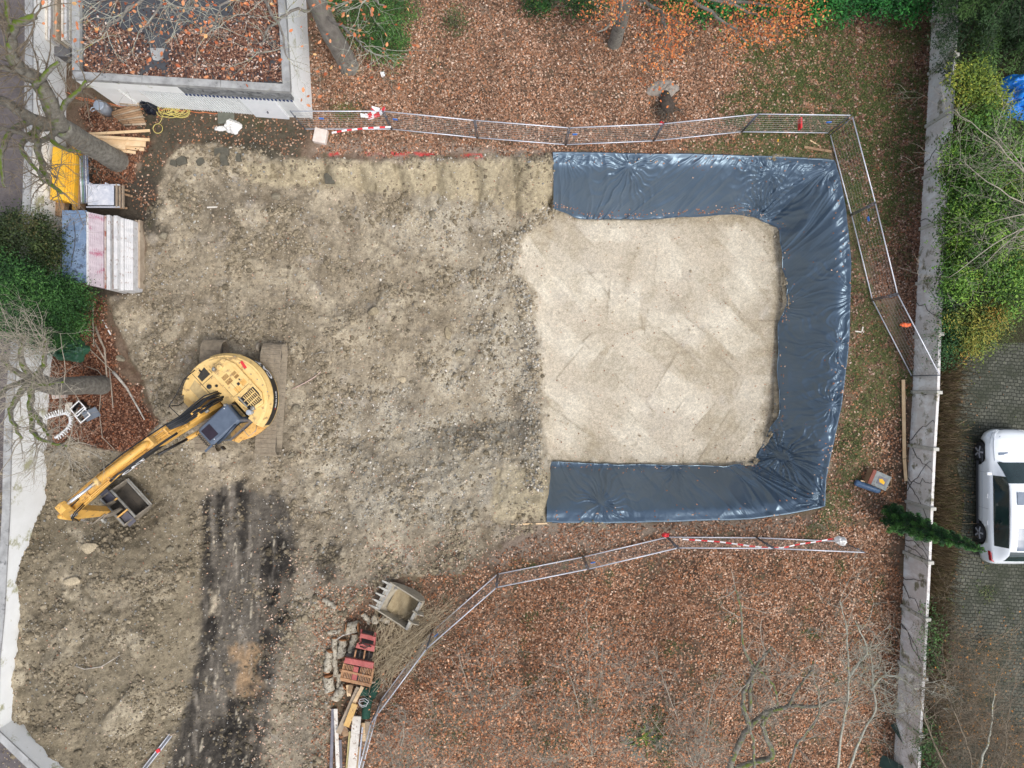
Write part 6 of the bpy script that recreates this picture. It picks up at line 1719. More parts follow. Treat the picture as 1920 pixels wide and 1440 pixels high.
# green net rolls with a ring
M_NET = mat('green_net', C(20, 62, 48), C(36, 88, 68), scale=14, rough=.7, bump=.6)
for k, (pp, r_, l) in enumerate(((((478, 815), (455, 900), (438, 940)), .17, 'upper dark green net roll right of the grapple'), (((425, 940), (405, 1010), (398, 1090)), .17, 'lower dark green net roll with the white ring beside it'), (((350, 905), (385, 900), (420, 905)), .18, 'dark green net bundle tucked under the grapple'))):
    pts = []
    for q in pp:
        p = G(*Z7(*q), .3); p.z = gz(p.x, p.y) + .20; pts.append(p)
    one('net_roll', MB().tube(pts, r_, 14), M_NET, l, 'net roll', pts[0], 'green net rolls')
p = P(*Z7(385, 972), .5)
b = MB(); b.tube([p + Vector((.20 * math.cos(R(60 * i + 15)), .16 * math.sin(R(60 * i + 15)), .03 * math.sin(i))) for i in range(7)], .012, 6)
b.tube([p + Vector((.16 * math.cos(R(60 * i + 15)) - .02, .13 * math.sin(R(60 * i + 15)) - .10, -.05)) for i in range(7)], .010, 6)
b.tube([p + Vector((.2, -.0, 0)), p + Vector((.14, -.10, -.05))], .008, 5)
one('wire_ring', b, M_WHITEP, 'white six-sided wire ring hanging on the green net', 'ring', p)

# red sorting grapple
gp = G(*Z7(350, 690)); gang = math.atan2(-(690 - 480) * -1, (350 - 420))
t = thing('sorting_grapple', 'rusty red sorting grapple with tan grid jaws lying beside the logs', 'grapple', gp)
RED = mat('faded_red', C(160, 76, 72), C(186, 104, 96), scale=4, rough=.6, spots=C(110, 70, 56), spot_scale=7, spot_at=.58)
RUST = mat('rusty_tan', C(160, 116, 82), C(188, 146, 108), scale=5, rough=.85, bump=.4, spots=C(112, 74, 54), spot_scale=7, spot_at=.58)
DKS = mat('oily_steel', C(44, 40, 38), C(70, 62, 56), scale=5, rough=.6)
def zp(a, b_, z):
    s = P(*Z7(a, b_), z + gp.z); return s - gp
def quad(p4, th, m, name):
    b = MB(); up = Vector((0, 0, th))
    b.add([q for q in p4] + [q + up for q in p4], [(0, 1, 2, 3), (4, 5, 6, 7), (0, 1, 5, 4), (1, 2, 6, 5), (2, 3, 7, 6), (3, 0, 4, 7)])
    return b.build(name, m, t, bevel=.01)
quad([zp(368, 478, .8), zp(476, 505, .8), zp(470, 535, .8), zp(360, 508, .8)], .08, RED, 'cross_beam')
quad([zp(345, 545, .85), zp(470, 565, .85), zp(462, 608, .85), zp(330, 580, .85)], .10, RED, 'cross_beam')
quad([zp(262, 648, .75), zp(462, 685, .75), zp(455, 728, .75), zp(248, 685, .75)], .12, RED, 'jaw_hinge')
for k, q in enumerate(((372, 455), (470, 478))): MB().bar(zp(q[0], q[1], .6), zp(q[0] - 8, q[1] + 90, .8), .05, .2).build('ear_plate', RED, t, bevel=.01)
quad([zp(385, 455, .4), zp(462, 470, .4), zp(455, 500, .4), zp(375, 490, .4)], .12, DKS, 'coupling')
quad([zp(372, 512, .45), zp(460, 530, .45), zp(455, 560, .45), zp(365, 545, .45)], .1, DKS, 'coupling')
for k in range(4): MB().cyl(zp(332 + k * 32, 600, .75), zp(318 + k * 34, 665, .72), .035, 10).build('ram', DKS if k % 2 else RUST, t)
quad([zp(312, 590, .3), zp(455, 620, .3), zp(448, 675, .3), zp(300, 650, .3)], .12, DKS, 'rotator')
b = MB(); b.tube([zp(352, 560, .98), zp(380, 555, 1.05), zp(410, 572, 1.05), zp(440, 580, .98)], .02, 6); b.tube([zp(360, 575, .97), zp(395, 590, 1.02), zp(430, 570, 1.04)], .02, 6); b.build('hose', DKS, t)
# jaws: side bars, grid bars, tan lips
for q0, q1 in (((250, 690), (225, 800)), ((458, 725), (436, 848))): MB().bar(zp(*q0, .75), zp(*q1, .5), .06, .14).build('jaw_side', RUST, t, bevel=.008)
quad([zp(232, 735, .72), zp(444, 785, .72), zp(440, 800, .72), zp(228, 752, .72)], .05, RUST, 'grid_rail')
quad([zp(222, 790, .58), zp(438, 838, .58), zp(434, 862, .58), zp(224, 815, .58)], .07, W_OLD if False else RUST, 'jaw_lip')
for k in range(18):
    f_ = (k + .7) / 18.4
    if 7 <= k <= 9: continue
    a0 = zp(250 + f_ * 206, 700 + f_ * 38, .74); a1 = zp(226 + f_ * 210, 795 + f_ * 46, .60)
    MB().bar(a0, a1, .030, .03).build('grid_bar', RUST, t)
quad([zp(318, 715, .76), zp(352, 722, .76), zp(335, 818, .63), zp(300, 808, .63)], .04, RED, 'centre_plate')
MB().bar(zp(430, 835, .5), zp(468, 828, .5), .08, .06).build('stub', W_OLD, t)
MB().box((0, -.1, .12), (.9, 1.1, .2)).build('lower_jaw', DKS, t)

# brushwood: hundreds of thin stems nobody could count
b = MB(); br = random.Random(77)
def brush(n, a, c, spread_a, spread_c, r0, zt):
    for _ in range(n):
        q0 = (a[0] + br.uniform(-1, 1) * spread_a[0], a[1] + br.uniform(-1, 1) * spread_a[1])
        q1 = (c[0] + br.uniform(-1, 1) * spread_c[0], c[1] + br.uniform(-1, 1) * spread_c[1])
        h0 = br.uniform(.05, zt); h1 = br.uniform(.05, zt * .7)
        A = G(*q0, h0); B = G(*q1, h1)
        m_ = A.lerp(B, .5) + Vector((br.uniform(-.08, .08), br.uniform(-.08, .08), br.uniform(0, .15)))
        r_ = br.uniform(.5, 1) * r0
        b.tube([A, A.lerp(m_, .6), m_, m_.lerp(B, .6) + Vector((0, 0, .03)), B], [r_, r_ * .9, r_ * .75, r_ * .5, r_ * .25], 4, caps=False)
brush(110, Z7(560, 700), Z7(760, 420), (60, 40), (90, 60), .014, .6)
brush(80, Z7(520, 800), Z7(650, 520), (25, 30), (60, 60), .012, .5)
brush(90, Z7(700, 500), Z7(900, 290), (60, 50), (60, 40), .010, .5)
brush(40, Z7(600, 420), Z7(640, 560), (10, 20), (60, 60), .012, .5)
brush(60, Z7(620, 560), Z7(770, 600), (40, 40), (60, 30), .010, .5)
props(b.build('brushwood', mat('dry_twigs', C(156, 138, 108), C(206, 190, 160), scale=6, rough=.9), fix=False), kind='stuff')

# pale stone disc and roots of the uprooted stump
p = G(1246, 200); p.z = gz(p.x, p.y)
t = thing('tree_stump', 'uprooted dark stump with tangled roots above the fence', 'stump', p)
b = MB()
b.tube([(0, .5, .1), (0, .2, .22), (.05, -.1, .3), (.1, -.3, .2)], [.16, .24, .3, .2], 12); b.build('stump_body', mat('dark_root', C(58, 50, 44), C(88, 78, 68), scale=8, rough=.95, bump=.7), t)
b = MB()
for k in range(46):
    a = br.uniform(-2.9, .2) if k > 12 else br.uniform(0, 6.28); l = br.uniform(.3, .95)
    q = Vector((br.uniform(-.12, .2), br.uniform(-.35, .1), .3)); pts = [q]
    for j in range(5):
        q = q + Vector((math.cos(a), math.sin(a), br.uniform(-.35, .25))) * l / 5; a += br.uniform(-.5, .5); pts.append(q)
    b.tube(pts, [.03, .026, .02, .015, .01, .005], 5, caps=False)
b.build('roots', mat('root', C(66, 58, 50), C(104, 94, 82), scale=9, rough=.95), t, fix=False)
lump('ash_heap', 1243, 168, .62, .38, .12, mat('grey_ash', C(128, 118, 108), C(158, 150, 140), scale=6, rough=.95, bump=.6), 'pale grey heap of soil above the uprooted stump', 'soil heap', 31)

# slabs of broken asphalt at the top of the bare soil
for k, (cx, cy, w_, d_, rz, l) in enumerate(((342, 302, .42, .34, .3, 'square slab of broken asphalt left of the white-specked soil'), (327, 306, .28, .26, -.3, 'smaller asphalt slab beside the square one'), (377, 303, .34, .26, .5, 'asphalt slab between the two clusters of slabs'),
                                             (417, 285, .62, .36, .05, 'long mossy asphalt slab against the dark strip'), (421, 300, .3, .5, .2, 'upright asphalt slab below the long mossy one'), (448, 296, .2, .34, .1, 'small asphalt slab right of the upright one'), (619, 334, .42, .5, .1, 'dark square soil slab on the beige cut face'))):
    p = G(cx, cy); p.z = gz(p.x, p.y)
    one('asphalt_slab', MB().prism([(-w_ / 2, -d_ / 2 * .8), (w_ * .42, -d_ / 2), (w_ / 2, d_ * .3), (w_ * .1, d_ / 2), (-w_ * .48, d_ * .36)], -.04, .10, ), mat('broken_asphalt%s' % '', C(78, 76, 66), C(100, 96, 84), scale=6, rough=.95, bump=.6) if k == 0 else bpy.data.materials['broken_asphalt'], l, 'asphalt slab', (0, 0, 0), 'slabs of broken asphalt', bevel=.01)
    o = bpy.context.scene.collection.objects[-1] if False else None
    ob = [q for q in COL.objects if q.name.startswith('asphalt_slab')][-1]
    ob.location = p; ob.rotation_euler = (.12, -.1, rz)
# ---------------------------------------------------------------- white car on the yard
CW = mat('white_paint', C(236, 240, 244), C(242, 246, 248), scale=1, rough=.25, coat=.6)
CARL = Vector((18.79, -4.25, YZ))
car = thing('parked_car', 'white car parked on the cobbled yard at the right edge', 'car', CARL)
S_ = [2.53, 2.49, 2.38, 2.2, 1.9, 1.6, 1.37, 1.1, .8, .57, .3, -.3, -.9, -1.4, -1.75, -2.05, -2.25, -2.40, -2.49, -2.53]
Wd = [.40, .58, .76, .87, .94, .962, .965, .965, .965, .965, .965, .965, .965, .96, .955, .94, .92, .88, .80, .66]
ZB = [.62, .70, .80, .88, .94, .98, 1.01, 1.03, 1.04, 1.05, 1.06, 1.07, 1.08, 1.09, 1.10, 1.10, 1.08, 1.02, .88, .70]
ZT = [.66, .76, .88, .98, 1.06, 1.11, 1.14, 1.34, 1.54, 1.63, 1.68, 1.71, 1.70, 1.67, 1.62, 1.52, 1.34, 1.12, .92, .72]
WT = [.30, .46, .62, .72, .77, .77, .76, .70, .66, .64, .64, .64, .64, .63, .62, .62, .66, .70, .68, .56]
WH = ((1.66, .38), (-1.42, .38))
ss = np.unique(np.concatenate([np.arange(-2.53, 2.531, .045), [2.53]]))
def cv(A, s): return float(np.interp(s, S_[::-1], A[::-1]))
def section(s):
    w, zb, zt_, wt = cv(Wd, s), cv(ZB, s), cv(ZT, s), cv(WT, s)
    pts = [(w - .10, .24), (w - .03, .34), (w, .52), (w, .70), (w - .015, zb - .16), (w - .05, zb - .03), (w - .10, zb + .01),
           (w - .10 + (wt - w + .10) * .5, zb + (zt_ - zb) * .52), (wt, zt_ - .05), (wt - .05, zt_ - .012), (wt * .6, zt_ + .012), (wt * .3, zt_ + .022), (0, zt_ + .025)]
    out = []
    for k, (x_, z_) in enumerate(pts):
        if k < 6:
            for (sw, r_) in WH:
                if abs(s - sw) < .47: z_ = max(z_, min(.36 + math.sqrt(max(0, .47 ** 2 - (s - sw) ** 2)), zb - .16 + .03 * (k - 4)))
        out.append((x_, z_))
    return out
SEC = [section(s) for s in ss]; NP_ = len(SEC[0])
def patch(k0, k1, s0, s1, side, off=0.0, m=None, name='panel', par=None, th=None):
    """the strip of the shell between section points k0..k1 and stations s0..s1, set off outwards"""
    vs = []; fs = []; js = [j for j, s in enumerate(ss) if s0 <= s <= s1]
    for j in js:
        for k in range(k0, k1 + 1):
            x_, z_ = SEC[j][k]
            a = SEC[j][max(k - 1, 0)]; c = SEC[j][min(k + 1, NP_ - 1)]
            nx_, nz_ = (c[1] - a[1]), -(c[0] - a[0]); l = math.hypot(nx_, nz_) or 1
            vs.append((side * (x_ + off * nx_ / l), ss[j], z_ + off * nz_ / l))
    n = k1 - k0 + 1
    for i in range(len(js) - 1):
        for k in range(n - 1): fs.append((i * n + k, i * n + k + 1, i * n + n + k + 1, i * n + n + k))
    return vs, fs
b = MB()
for side in (-1, 1):
    v_, f_ = patch(0, NP_ - 1, -3, 3, side); b.add(v_, f_, smooth=True)
v0 = len(b.v)
for s_i in (0, len(ss) - 1):
    pts = [(-x_, ss[s_i], z_) for x_, z_ in SEC[s_i]] + [(x_, ss[s_i], z_) for x_, z_ in SEC[s_i][::-1][1:]]
    b.add(pts, [tuple(range(len(pts)))])
body_ = b.build('body', CW, car)
import bmesh
bm = bmesh.new(); bm.from_mesh(body_.data); bmesh.ops.remove_doubles(bm, verts=bm.verts, dist=.0005); bmesh.ops.recalc_face_normals(bm, faces=bm.faces); bm.to_mesh(body_.data); bm.free()
GLC = mat('car_glass', C(24, 40, 42), C(40, 60, 60), scale=1, rough=.04, spec=.8)
def pp(name, k0, k1, s0, s1, sides, off, m, par=body_):
    b = MB()
    for sd_2 in sides:
        v_, f_ = patch(k0, k1, s0, s1, sd_2, off); b.add(v_, f_, smooth=True)
    return b.build(name, m, par)
pp('windscreen', 8, 12, .60, 1.34, (-1, 1), .006, GLC)
pp('rear_window', 9, 12, -2.34, -1.90, (-1, 1), .006, GLC)
for sd_2 in (-1, 1): pp('side_window', 6, 8, -1.80, .86, (sd_2,), .006, GLC)
for s0 in (-.42,): 
    for sd_2 in (-1, 1): pp('window_post', 6, 8, s0 - .03, s0 + .03, (sd_2,), .010, BLK)
MB().box((0, .08, 1.735), (.86, .46, .012)).build('sunroof', mat('tinted_roof_glass', C(96, 108, 124), C(112, 124, 140), rough=.15), body_, bevel=.004)
pp('rear_roof_glass', 10, 12, -1.86, -1.0, (-1, 1), .010, bpy.data.materials['tinted_roof_glass'])
for sd_2 in (-1, 1):
    MB().tube([(sd_2 * .70, .55, 1.66), (sd_2 * .70, .2, 1.70), (sd_2 * .70, -1.2, 1.70), (sd_2 * .69, -1.6, 1.66)], .016, 6).build('roof_rail', M_DKGALV, body_)
    mr = MB().box((sd_2 * 1.06, .92, 1.10), (.18, .12, .14)).build('wing_mirror', CW, body_, bevel=.03)
    for s0 in (.05, -.95): MB().box((sd_2 * .975, s0, .90), (.02, .17, .035)).build('door_handle', M_WHITEP, body_, bevel=.006)
    MB().prism([(sd_2 * .54, 2.38), (sd_2 * .76, 2.26), (sd_2 * .84, 2.00), (sd_2 * .70, 2.12)][::sd_2], .80, .945, top=[(sd_2 * .50, 2.30), (sd_2 * .72, 2.18), (sd_2 * .80, 1.92), (sd_2 * .66, 2.04)][::sd_2]).build('headlight', mat('lamp_glass', C(150, 160, 166), C(190, 198, 202), rough=.1), body_, bevel=.01)
    MB().prism([(sd_2 * .955, -1.98), (sd_2 * .90, -2.36), (sd_2 * .80, -2.40), (sd_2 * .90, -2.05)][::-sd_2], .88, 1.03).build('tail_light', mat('tail_red', C(150, 20, 34), C(176, 30, 44), rough=.2), body_, bevel=.01)
    b = MB()
    for s0 in (.93, -.42): b.box((sd_2 * .968, s0, .68), (.004, .008, .56))
    b.box((sd_2 * .968, .25, .60), (.006, 2.6, .012)); b.build('door_seam', mat('seam_grey', C(150, 156, 162), C(160, 166, 170)), body_)
    MB().box((sd_2 * .93, .12, .28), (.06, 2.4, .12)).build('sill_trim', mat('trim_grey', C(62, 64, 68), C(74, 76, 80), rough=.6), body_, bevel=.02)
    for (sw, r_) in WH:
        pts = [(sd_2 * .955, sw + .45 * math.cos(R(a)), .36 + .45 * math.sin(R(a))) for a in range(0, 181, 12)]
        w_ = MB().tube([(sd_2 * .72, sw, .37), (sd_2 * .93, sw, .37)], .37, 32).build('wheel', M_RUBBER, car, bevel=.03)
        MB().tube([(sd_2 * .90, sw, .37), (sd_2 * .938, sw, .37)], [.27, .25], 28).build('rim', mat('rim_dark', C(60, 62, 66), C(76, 78, 82), rough=.4) if 'rim_dark' not in bpy.data.materials else bpy.data.materials['rim_dark'], w_)
        for k in range(5):
            a = R(72 * k + 20); MB().bar((sd_2 * .945, sw, .37), (sd_2 * .945, sw + .24 * math.cos(a), .37 + .24 * math.sin(a)), .06, .012, up=(1, 0, 0)).build('spoke', M_GALV, w_)
        MB().cyl((sd_2 * .60, sw, .45), (sd_2 * .70, sw, .45), .46, 28).build('wheel_arch', BLK, car)
MB().box((0, .0, .38), (1.5, 4.6, .2)).build('underbody', BLK, car)
MB().box((-.52, 1.66, 1.105), (.34, .09, .02), rz=.08).build('bonnet_vent', mat('vent_blue', C(70, 88, 110), C(86, 104, 126), rough=.4), body_)
for sd_2 in (-1, 1):
    for kk_, s0, s1 in ((7, 1.36, 2.28), (5, 2.0, 2.42), (5, -2.40, -2.0)):
        MB().tube([(sd_2 * (SEC[j][kk_][0] + .002), ss[j], SEC[j][kk_][1] + .002) for j in range(len(ss)) if s0 <= ss[j] <= s1], .007, 5).build('panel_gap', bpy.data.materials['seam_grey'], body_)
MB().box((0, 2.50, .60), (.7, .06, .16)).build('radiator_grille', BLK, body_, bevel=.01)
b = MB(); b.tube([(-.72, 1.36, 1.16), (-.3, 1.28, 1.20), (-.05, 1.2, 1.26)], .012, 5); b.build('wiper', BLK, body_)
# blue cover half hidden by the hedge
lump('blue_tarpaulin', 1912, 188, 1.05, .95, .7, mat('bright_blue_tarp', C(20, 112, 206), C(44, 140, 226), scale=2, rough=.4), 'bright blue tarpaulin behind the hedge at the right edge', 'tarpaulin', 41, z=0.5)
# ---------------------------------------------------------------- plants
B_GREY = mat('grey_bark', C(112, 108, 98), C(142, 138, 128), scale=8, rough=.95, bump=.8, spots=C(84, 80, 72), spot_scale=7, spot_at=.55)
B_TRUNK = mat('ridged_bark', C(104, 98, 90), C(138, 132, 124), scale=5, rough=.95, bump=1.0, bscale=22, stretch=(1, 1, .35), spots=C(124, 128, 108), spot_scale=4, spot_at=.56)
B_MOSS = mat('mossy_bark', C(96, 92, 84), C(138, 134, 124), scale=7, rough=.95, bump=.9, moss=C(98, 116, 38), moss_up=.0)
B_TWIG = mat('twig_bark', C(142, 134, 120), C(176, 168, 152), scale=7, rough=.9)
B_TWIGD = mat('brown_twig', C(100, 90, 76), C(130, 118, 100), scale=7, rough=.9)
B_MOSS2 = mat('part_mossy_bark', C(92, 88, 78), C(136, 132, 122), scale=7, rough=.95, bump=.9, moss=C(96, 108, 44), moss_up=-.10)
B_LICH = mat('lichen_bark', C(138, 136, 122), C(182, 182, 168), scale=9, rough=.95, bump=.7, spots=C(164, 150, 70), spot_scale=3.5, spot_at=.57)

class Tree:
    def __init__(s, seed): s.r = random.Random(seed); s.tips = []; s.limbs = MB(); s.twigs = MB()
    def limb(s, pts, r0, r1, n=9, wob=.05, side=0, sub=None):
        """a bent limb through 3-D points; returns a smooth list of points with radii"""
        P_ = [Vector(p) for p in pts]; out = []; rad = []
        m = len(P_) - 1
        for i in range(m):
            p0 = P_[max(i - 1, 0)]; p1 = P_[i]; p2 = P_[i + 1]; p3 = P_[min(i + 2, m)]
            for k in range(5):
                t_ = k / 5
                q = .5 * ((2 * p1) + (-p0 + p2) * t_ + (2 * p0 - 5 * p1 + 4 * p2 - p3) * t_ ** 2 + (-p0 + 3 * p1 - 3 * p2 + p3) * t_ ** 3)
                out.append(q + Vector((s.r.uniform(-1, 1), s.r.uniform(-1, 1), s.r.uniform(-1, 1))) * wob * (1 if i + k else 0)); rad.append(r0 + (r1 - r0) * (i + t_) / m)
        out.append(P_[-1]); rad.append(r1)
        (s.limbs if r0 > .035 else s.twigs).tube(out, rad, n)
        if sub:
            cnt, L, rr, d, up = sub
            for k in range(cnt):
                j = int(len(out) * s.r.uniform(.25, 1)); j = min(j, len(out) - 1)
                dirv = Vector((s.r.gauss(0, 1), s.r.gauss(0, 1), s.r.gauss(up, .5))).normalized()
                dirv = (dirv + (out[j] - out[max(j - 2, 0)]).normalized() * .7).normalized()
                s.grow(out[j], dirv, L * s.r.uniform(.6, 1.2), min(rr, rad[j] * .7), d, up)
        return out
    def grow(s, p, d, L, r, depth, up=.3):
        n = 5; pts = [p.copy()]; rad = [r]; q = p.copy(); dd = d.copy()
        for k in range(n):
            dd = (dd + Vector((s.r.gauss(0, .17), s.r.gauss(0, .17), s.r.gauss(up * .12, .12)))).normalized()
            q = q + dd * L / n; pts.append(q.copy()); rad.append(r * (1 - .62 * (k + 1) / n))
        (s.limbs if r > .04 else s.twigs).tube(pts, rad, 6 if r > .03 else 4 if r > .012 else 3, caps=False)
        if depth > 0:
            for k in range(s.r.choice((3, 3, 4))):
                j = s.r.randint(1, n); a = Vector((s.r.gauss(0, 1), s.r.gauss(0, 1), s.r.gauss(.2, .8))).normalized()
                s.grow(pts[j], (dd + a * .95).normalized(), L * s.r.uniform(.5, .78), max(rad[j] * .72, .004), depth - 1, up)
        else: s.tips.append(pts[-1]); s.tips.append(pts[-3])
    def done(s, name, label, cat, base, bark, twig, leaves=None, group=None):
        t = thing(name, label, cat, base, group)
        bv = Vector(base)
        for mb_, nm, m in ((s.limbs, 'trunk', bark), (s.twigs, 'twigs', twig)):
            if mb_.v:
                mb_.v = [v - bv for v in mb_.v]; o = mb_.build(nm, m, t, fix=False)
        if leaves:
            n, size, cols, wts, spread = leaves
            tp_ = np.array([list(q - bv) for q in s.tips]); g = np.random.default_rng(len(s.tips))
            pos = tp_[g.integers(0, len(tp_), n)] + g.normal(0, spread, (n, 3))
            leaves_mesh('foliage', pos, g.uniform(size * .6, size * 1.3, n), pick(cols, n, wts), .7, M_LEAF, t)
        return t

# mossy tree at the upper left
T = Tree(1)
b0 = P(222, 303, 0); b0.z = 0
T.limb([b0 + Vector((0, 0, -.2)), b0 + Vector((0, 0, .6)), b0 + Vector((-.02, .03, 2.2)), P(112, 237, 4.0)], .46, .34, 16, .015)
hub = P(112, 237, 4.0)
T.limb([hub, P(98, 205, 4.8), P(74, 155, 5.6), P(46, 137, 6.2), P(30, 120, 6.6), P(22, 94, 7.0), P(22, 62, 7.4), P(37, 42, 7.6), P(66, 31, 7.7)], .30, .09, 10, .03, sub=(16, 1.5, .03, 2, .5))
T.limb([P(74, 155, 5.6), P(66, 160, 5.8), P(88, 138, 6.2), P(110, 116, 6.5)], .13, .06, 9, .02, sub=(9, 1.5, .028, 2, .5))
T.limb([hub, P(118, 200, 4.8), P(150, 168, 5.4), P(161, 151, 5.6)], .12, .045, 8, .02, sub=(10, 1.4, .022, 2, .4))
T.limb([hub, P(70, 243, 4.8), P(74, 290, 5.4), P(87, 333, 5.9), P(104, 352, 6.2), P(118, 362, 6.4)], .15, .04, 8, .03, sub=(16, 1.3, .022, 2, .4))
T.limb([P(70, 243, 4.8), P(38, 274, 5.4), P(64, 314, 6.0), P(82, 343, 6.3)], .10, .035, 8, .03, sub=(9, 1.1, .02, 2, .4))
T.limb([hub, P(96, 260, 4.6), P(122, 279, 5.0), P(152, 286, 5.3)], .12, .04, 8, .02, sub=(8, 1.2, .02, 2, .4))
T.limb([hub, P(60, 224, 5.0), P(28, 201, 5.8), P(0, 186, 6.4), P(-40, 180, 7.2)], .22, .10, 9, .03, sub=(12, 1.6, .03, 2, .5))
T.limb([P(60, 224, 5.0), P(20, 250, 6), P(2, 298, 6.6), P(10, 352, 7.0)], .12, .04, 8, .03, sub=(8, 1.3, .02, 2, .4))
T.limb([P(46, 137, 6.2), P(14, 130, 6.8), P(-30, 120, 7.4)], .12, .06, 8, .03, sub=(7, 1.4, .03, 2, .5))
T.limb([P(22, 62, 7.4), P(14, 30, 7.8), P(10, -10, 8.2)], .09, .05, 8, .03, sub=(6, 1.2, .02, 2, .5))
T.limb([hub, P(84, 262, 4.8), P(60, 262, 5.4), P(30, 246, 6.2), P(-10, 240, 7)], .11, .05, 8, .03, sub=(8, 1.4, .02, 2, .4))
T.done('mossy_tree', 'bare tree with bright green mossy limbs at the upper left corner', 'tree', b0, B_MOSS, B_TWIGD)

# bare many-twigged tree at the left
T = Tree(2)
b0 = P(193, 722, 0); b0.z = 0
T.limb([b0 + Vector((0, 0, -.2)), b0 + Vector((0, 0, 1.2)), P(100, 724, 3.2), P(60, 712, 4.4)], .40, .26, 14, .015)
hub = P(60, 712, 4.4)
for pts_, sub in (([hub, P(40, 676, 5.0), P(42, 648, 5.4), P(48, 628, 5.8)], (24, 1.5, .016, 2, .7)), ([hub, P(20, 690, 5.2), P(-8, 662, 5.8)], (10, 1.4, .02, 2, .6)),
                  ([hub, P(80, 690, 4.8), P(84, 662, 5.2), P(88, 640, 5.6)], (24, 1.4, .015, 2, .7)), ([hub, P(84, 722, 4.8), P(120, 716, 5.2)], (20, 1.6, .014, 2, .5)),
                  ([hub, P(36, 740, 5.0), P(20, 770, 5.4), P(28, 800, 5.8), P(42, 822, 6.0)], (14, 1.5, .02, 2, .4)), ([hub, P(58, 756, 4.8), P(60, 790, 5.2), P(62, 812, 5.4), P(98, 832, 5.8), P(128, 836, 6.0)], (22, 1.5, .018, 2, .4)),
                  ([P(58, 770, 4.9), P(82, 800, 5.2), P(96, 822, 5.5)], (8, 1.3, .018, 2, .4)), ([hub, P(10, 730, 5.4), P(-20, 760, 6)], (10, 1.4, .02, 2, .5))):
    T.limb(pts_, .12, .035, 8, .03, sub=sub)
T.done('bare_tree', 'bare grey tree with fans of fine twigs left of the excavator', 'tree', b0, B_MOSS, B_TWIG)

# grey trunk at the top with orange leaves over the garage roof
T = Tree(3)
b0 = P(655, 125, 0); b0.z = 0
T.limb([b0 + Vector((0, 0, -.2)), b0 + Vector((.0, .0, 1.2)), P(604, 28, 4.2), P(570, -60, 6.5)], .42, .28, 16, .02)
for pts_ in ([P(604, 28, 4.2), P(545, 20, 5.2), P(500, 62, 6.0), P(486, 100, 6.4)], [P(580, -30, 5.5), P(480, -20, 6.5), P(415, 10, 7.0), P(400, 60, 7.4)], [P(604, 28, 4.2), P(640, 48, 5.0), P(668, 72, 5.6), P(690, 100, 6)],
             [P(580, -30, 5.5), P(660, -10, 6.4), P(720, 10, 7)], [P(570, -60, 6.5), P(340, -30, 7), P(300, 20, 7.6), P(260, 60, 8)], [P(480, -20, 6.5), P(520, 40, 6.8), P(540, 110, 7.2)], [P(570, -60, 6.5), P(400, -40, 7), P(240, -20, 7.6), P(180, 20, 8)],
             [P(300, -30, 7), P(230, 30, 7.6), P(190, 60, 8)], [P(400, -40, 7), P(360, 0, 7.5), P(330, 40, 8)]):
    T.limb(pts_, .06, .018, 7, .06, sub=(8, 1.3, .015, 2, .1))
T.done('maple_tree', 'grey-trunked tree between garage and green bush with sparse orange leaves', 'tree', b0, B_TRUNK, B_LICH,
       (420, .125, [CA(190, 116, 76), CA(204, 138, 96), CA(168, 92, 60), CA(210, 164, 110)], [4, 3, 3, 1], .12))
# orange-leaved tree at the top
T = Tree(4)
b0 = P(1152, 82, 0); b0.z = 0
T.limb([b0 + Vector((0, 0, -.2)), b0 + Vector((0, 0, 1.5)), P(1175, -10, 4.2)], .28, .2, 12, .02)
for pts_ in ([P(1175, -10, 4.2), P(1240, 20, 5.0), P(1300, 60, 5.4)], [P(1175, -10, 4.2), P(1150, 40, 5), P(1120, 60, 5.4)], [P(1175, -10, 4.2), P(1280, -10, 5), P(1400, 20, 5.6), P(1460, 60, 6)], [P(1240, 20, 5), P(1250, 80, 5.4), P(1225, 96, 5.6)],
             [P(1300, 0, 5), P(1360, 40, 5.4), P(1400, 80, 5.6)], [P(1280, -10, 5), P(1440, 10, 5.6), P(1500, 30, 6)]):
    T.limb(pts_, .07, .02, 7, .05, sub=(6, .9, .012, 2, .8))
T.done('beech_tree', 'tree with glowing orange leaves at the top edge', 'tree', b0, B_GREY, B_TWIGD,
       (3000, .075, [CA(200, 118, 66), CA(210, 138, 84), CA(180, 98, 56), CA(204, 158, 92), CA(156, 88, 56)], [4, 3, 3, .6, 2], .24))

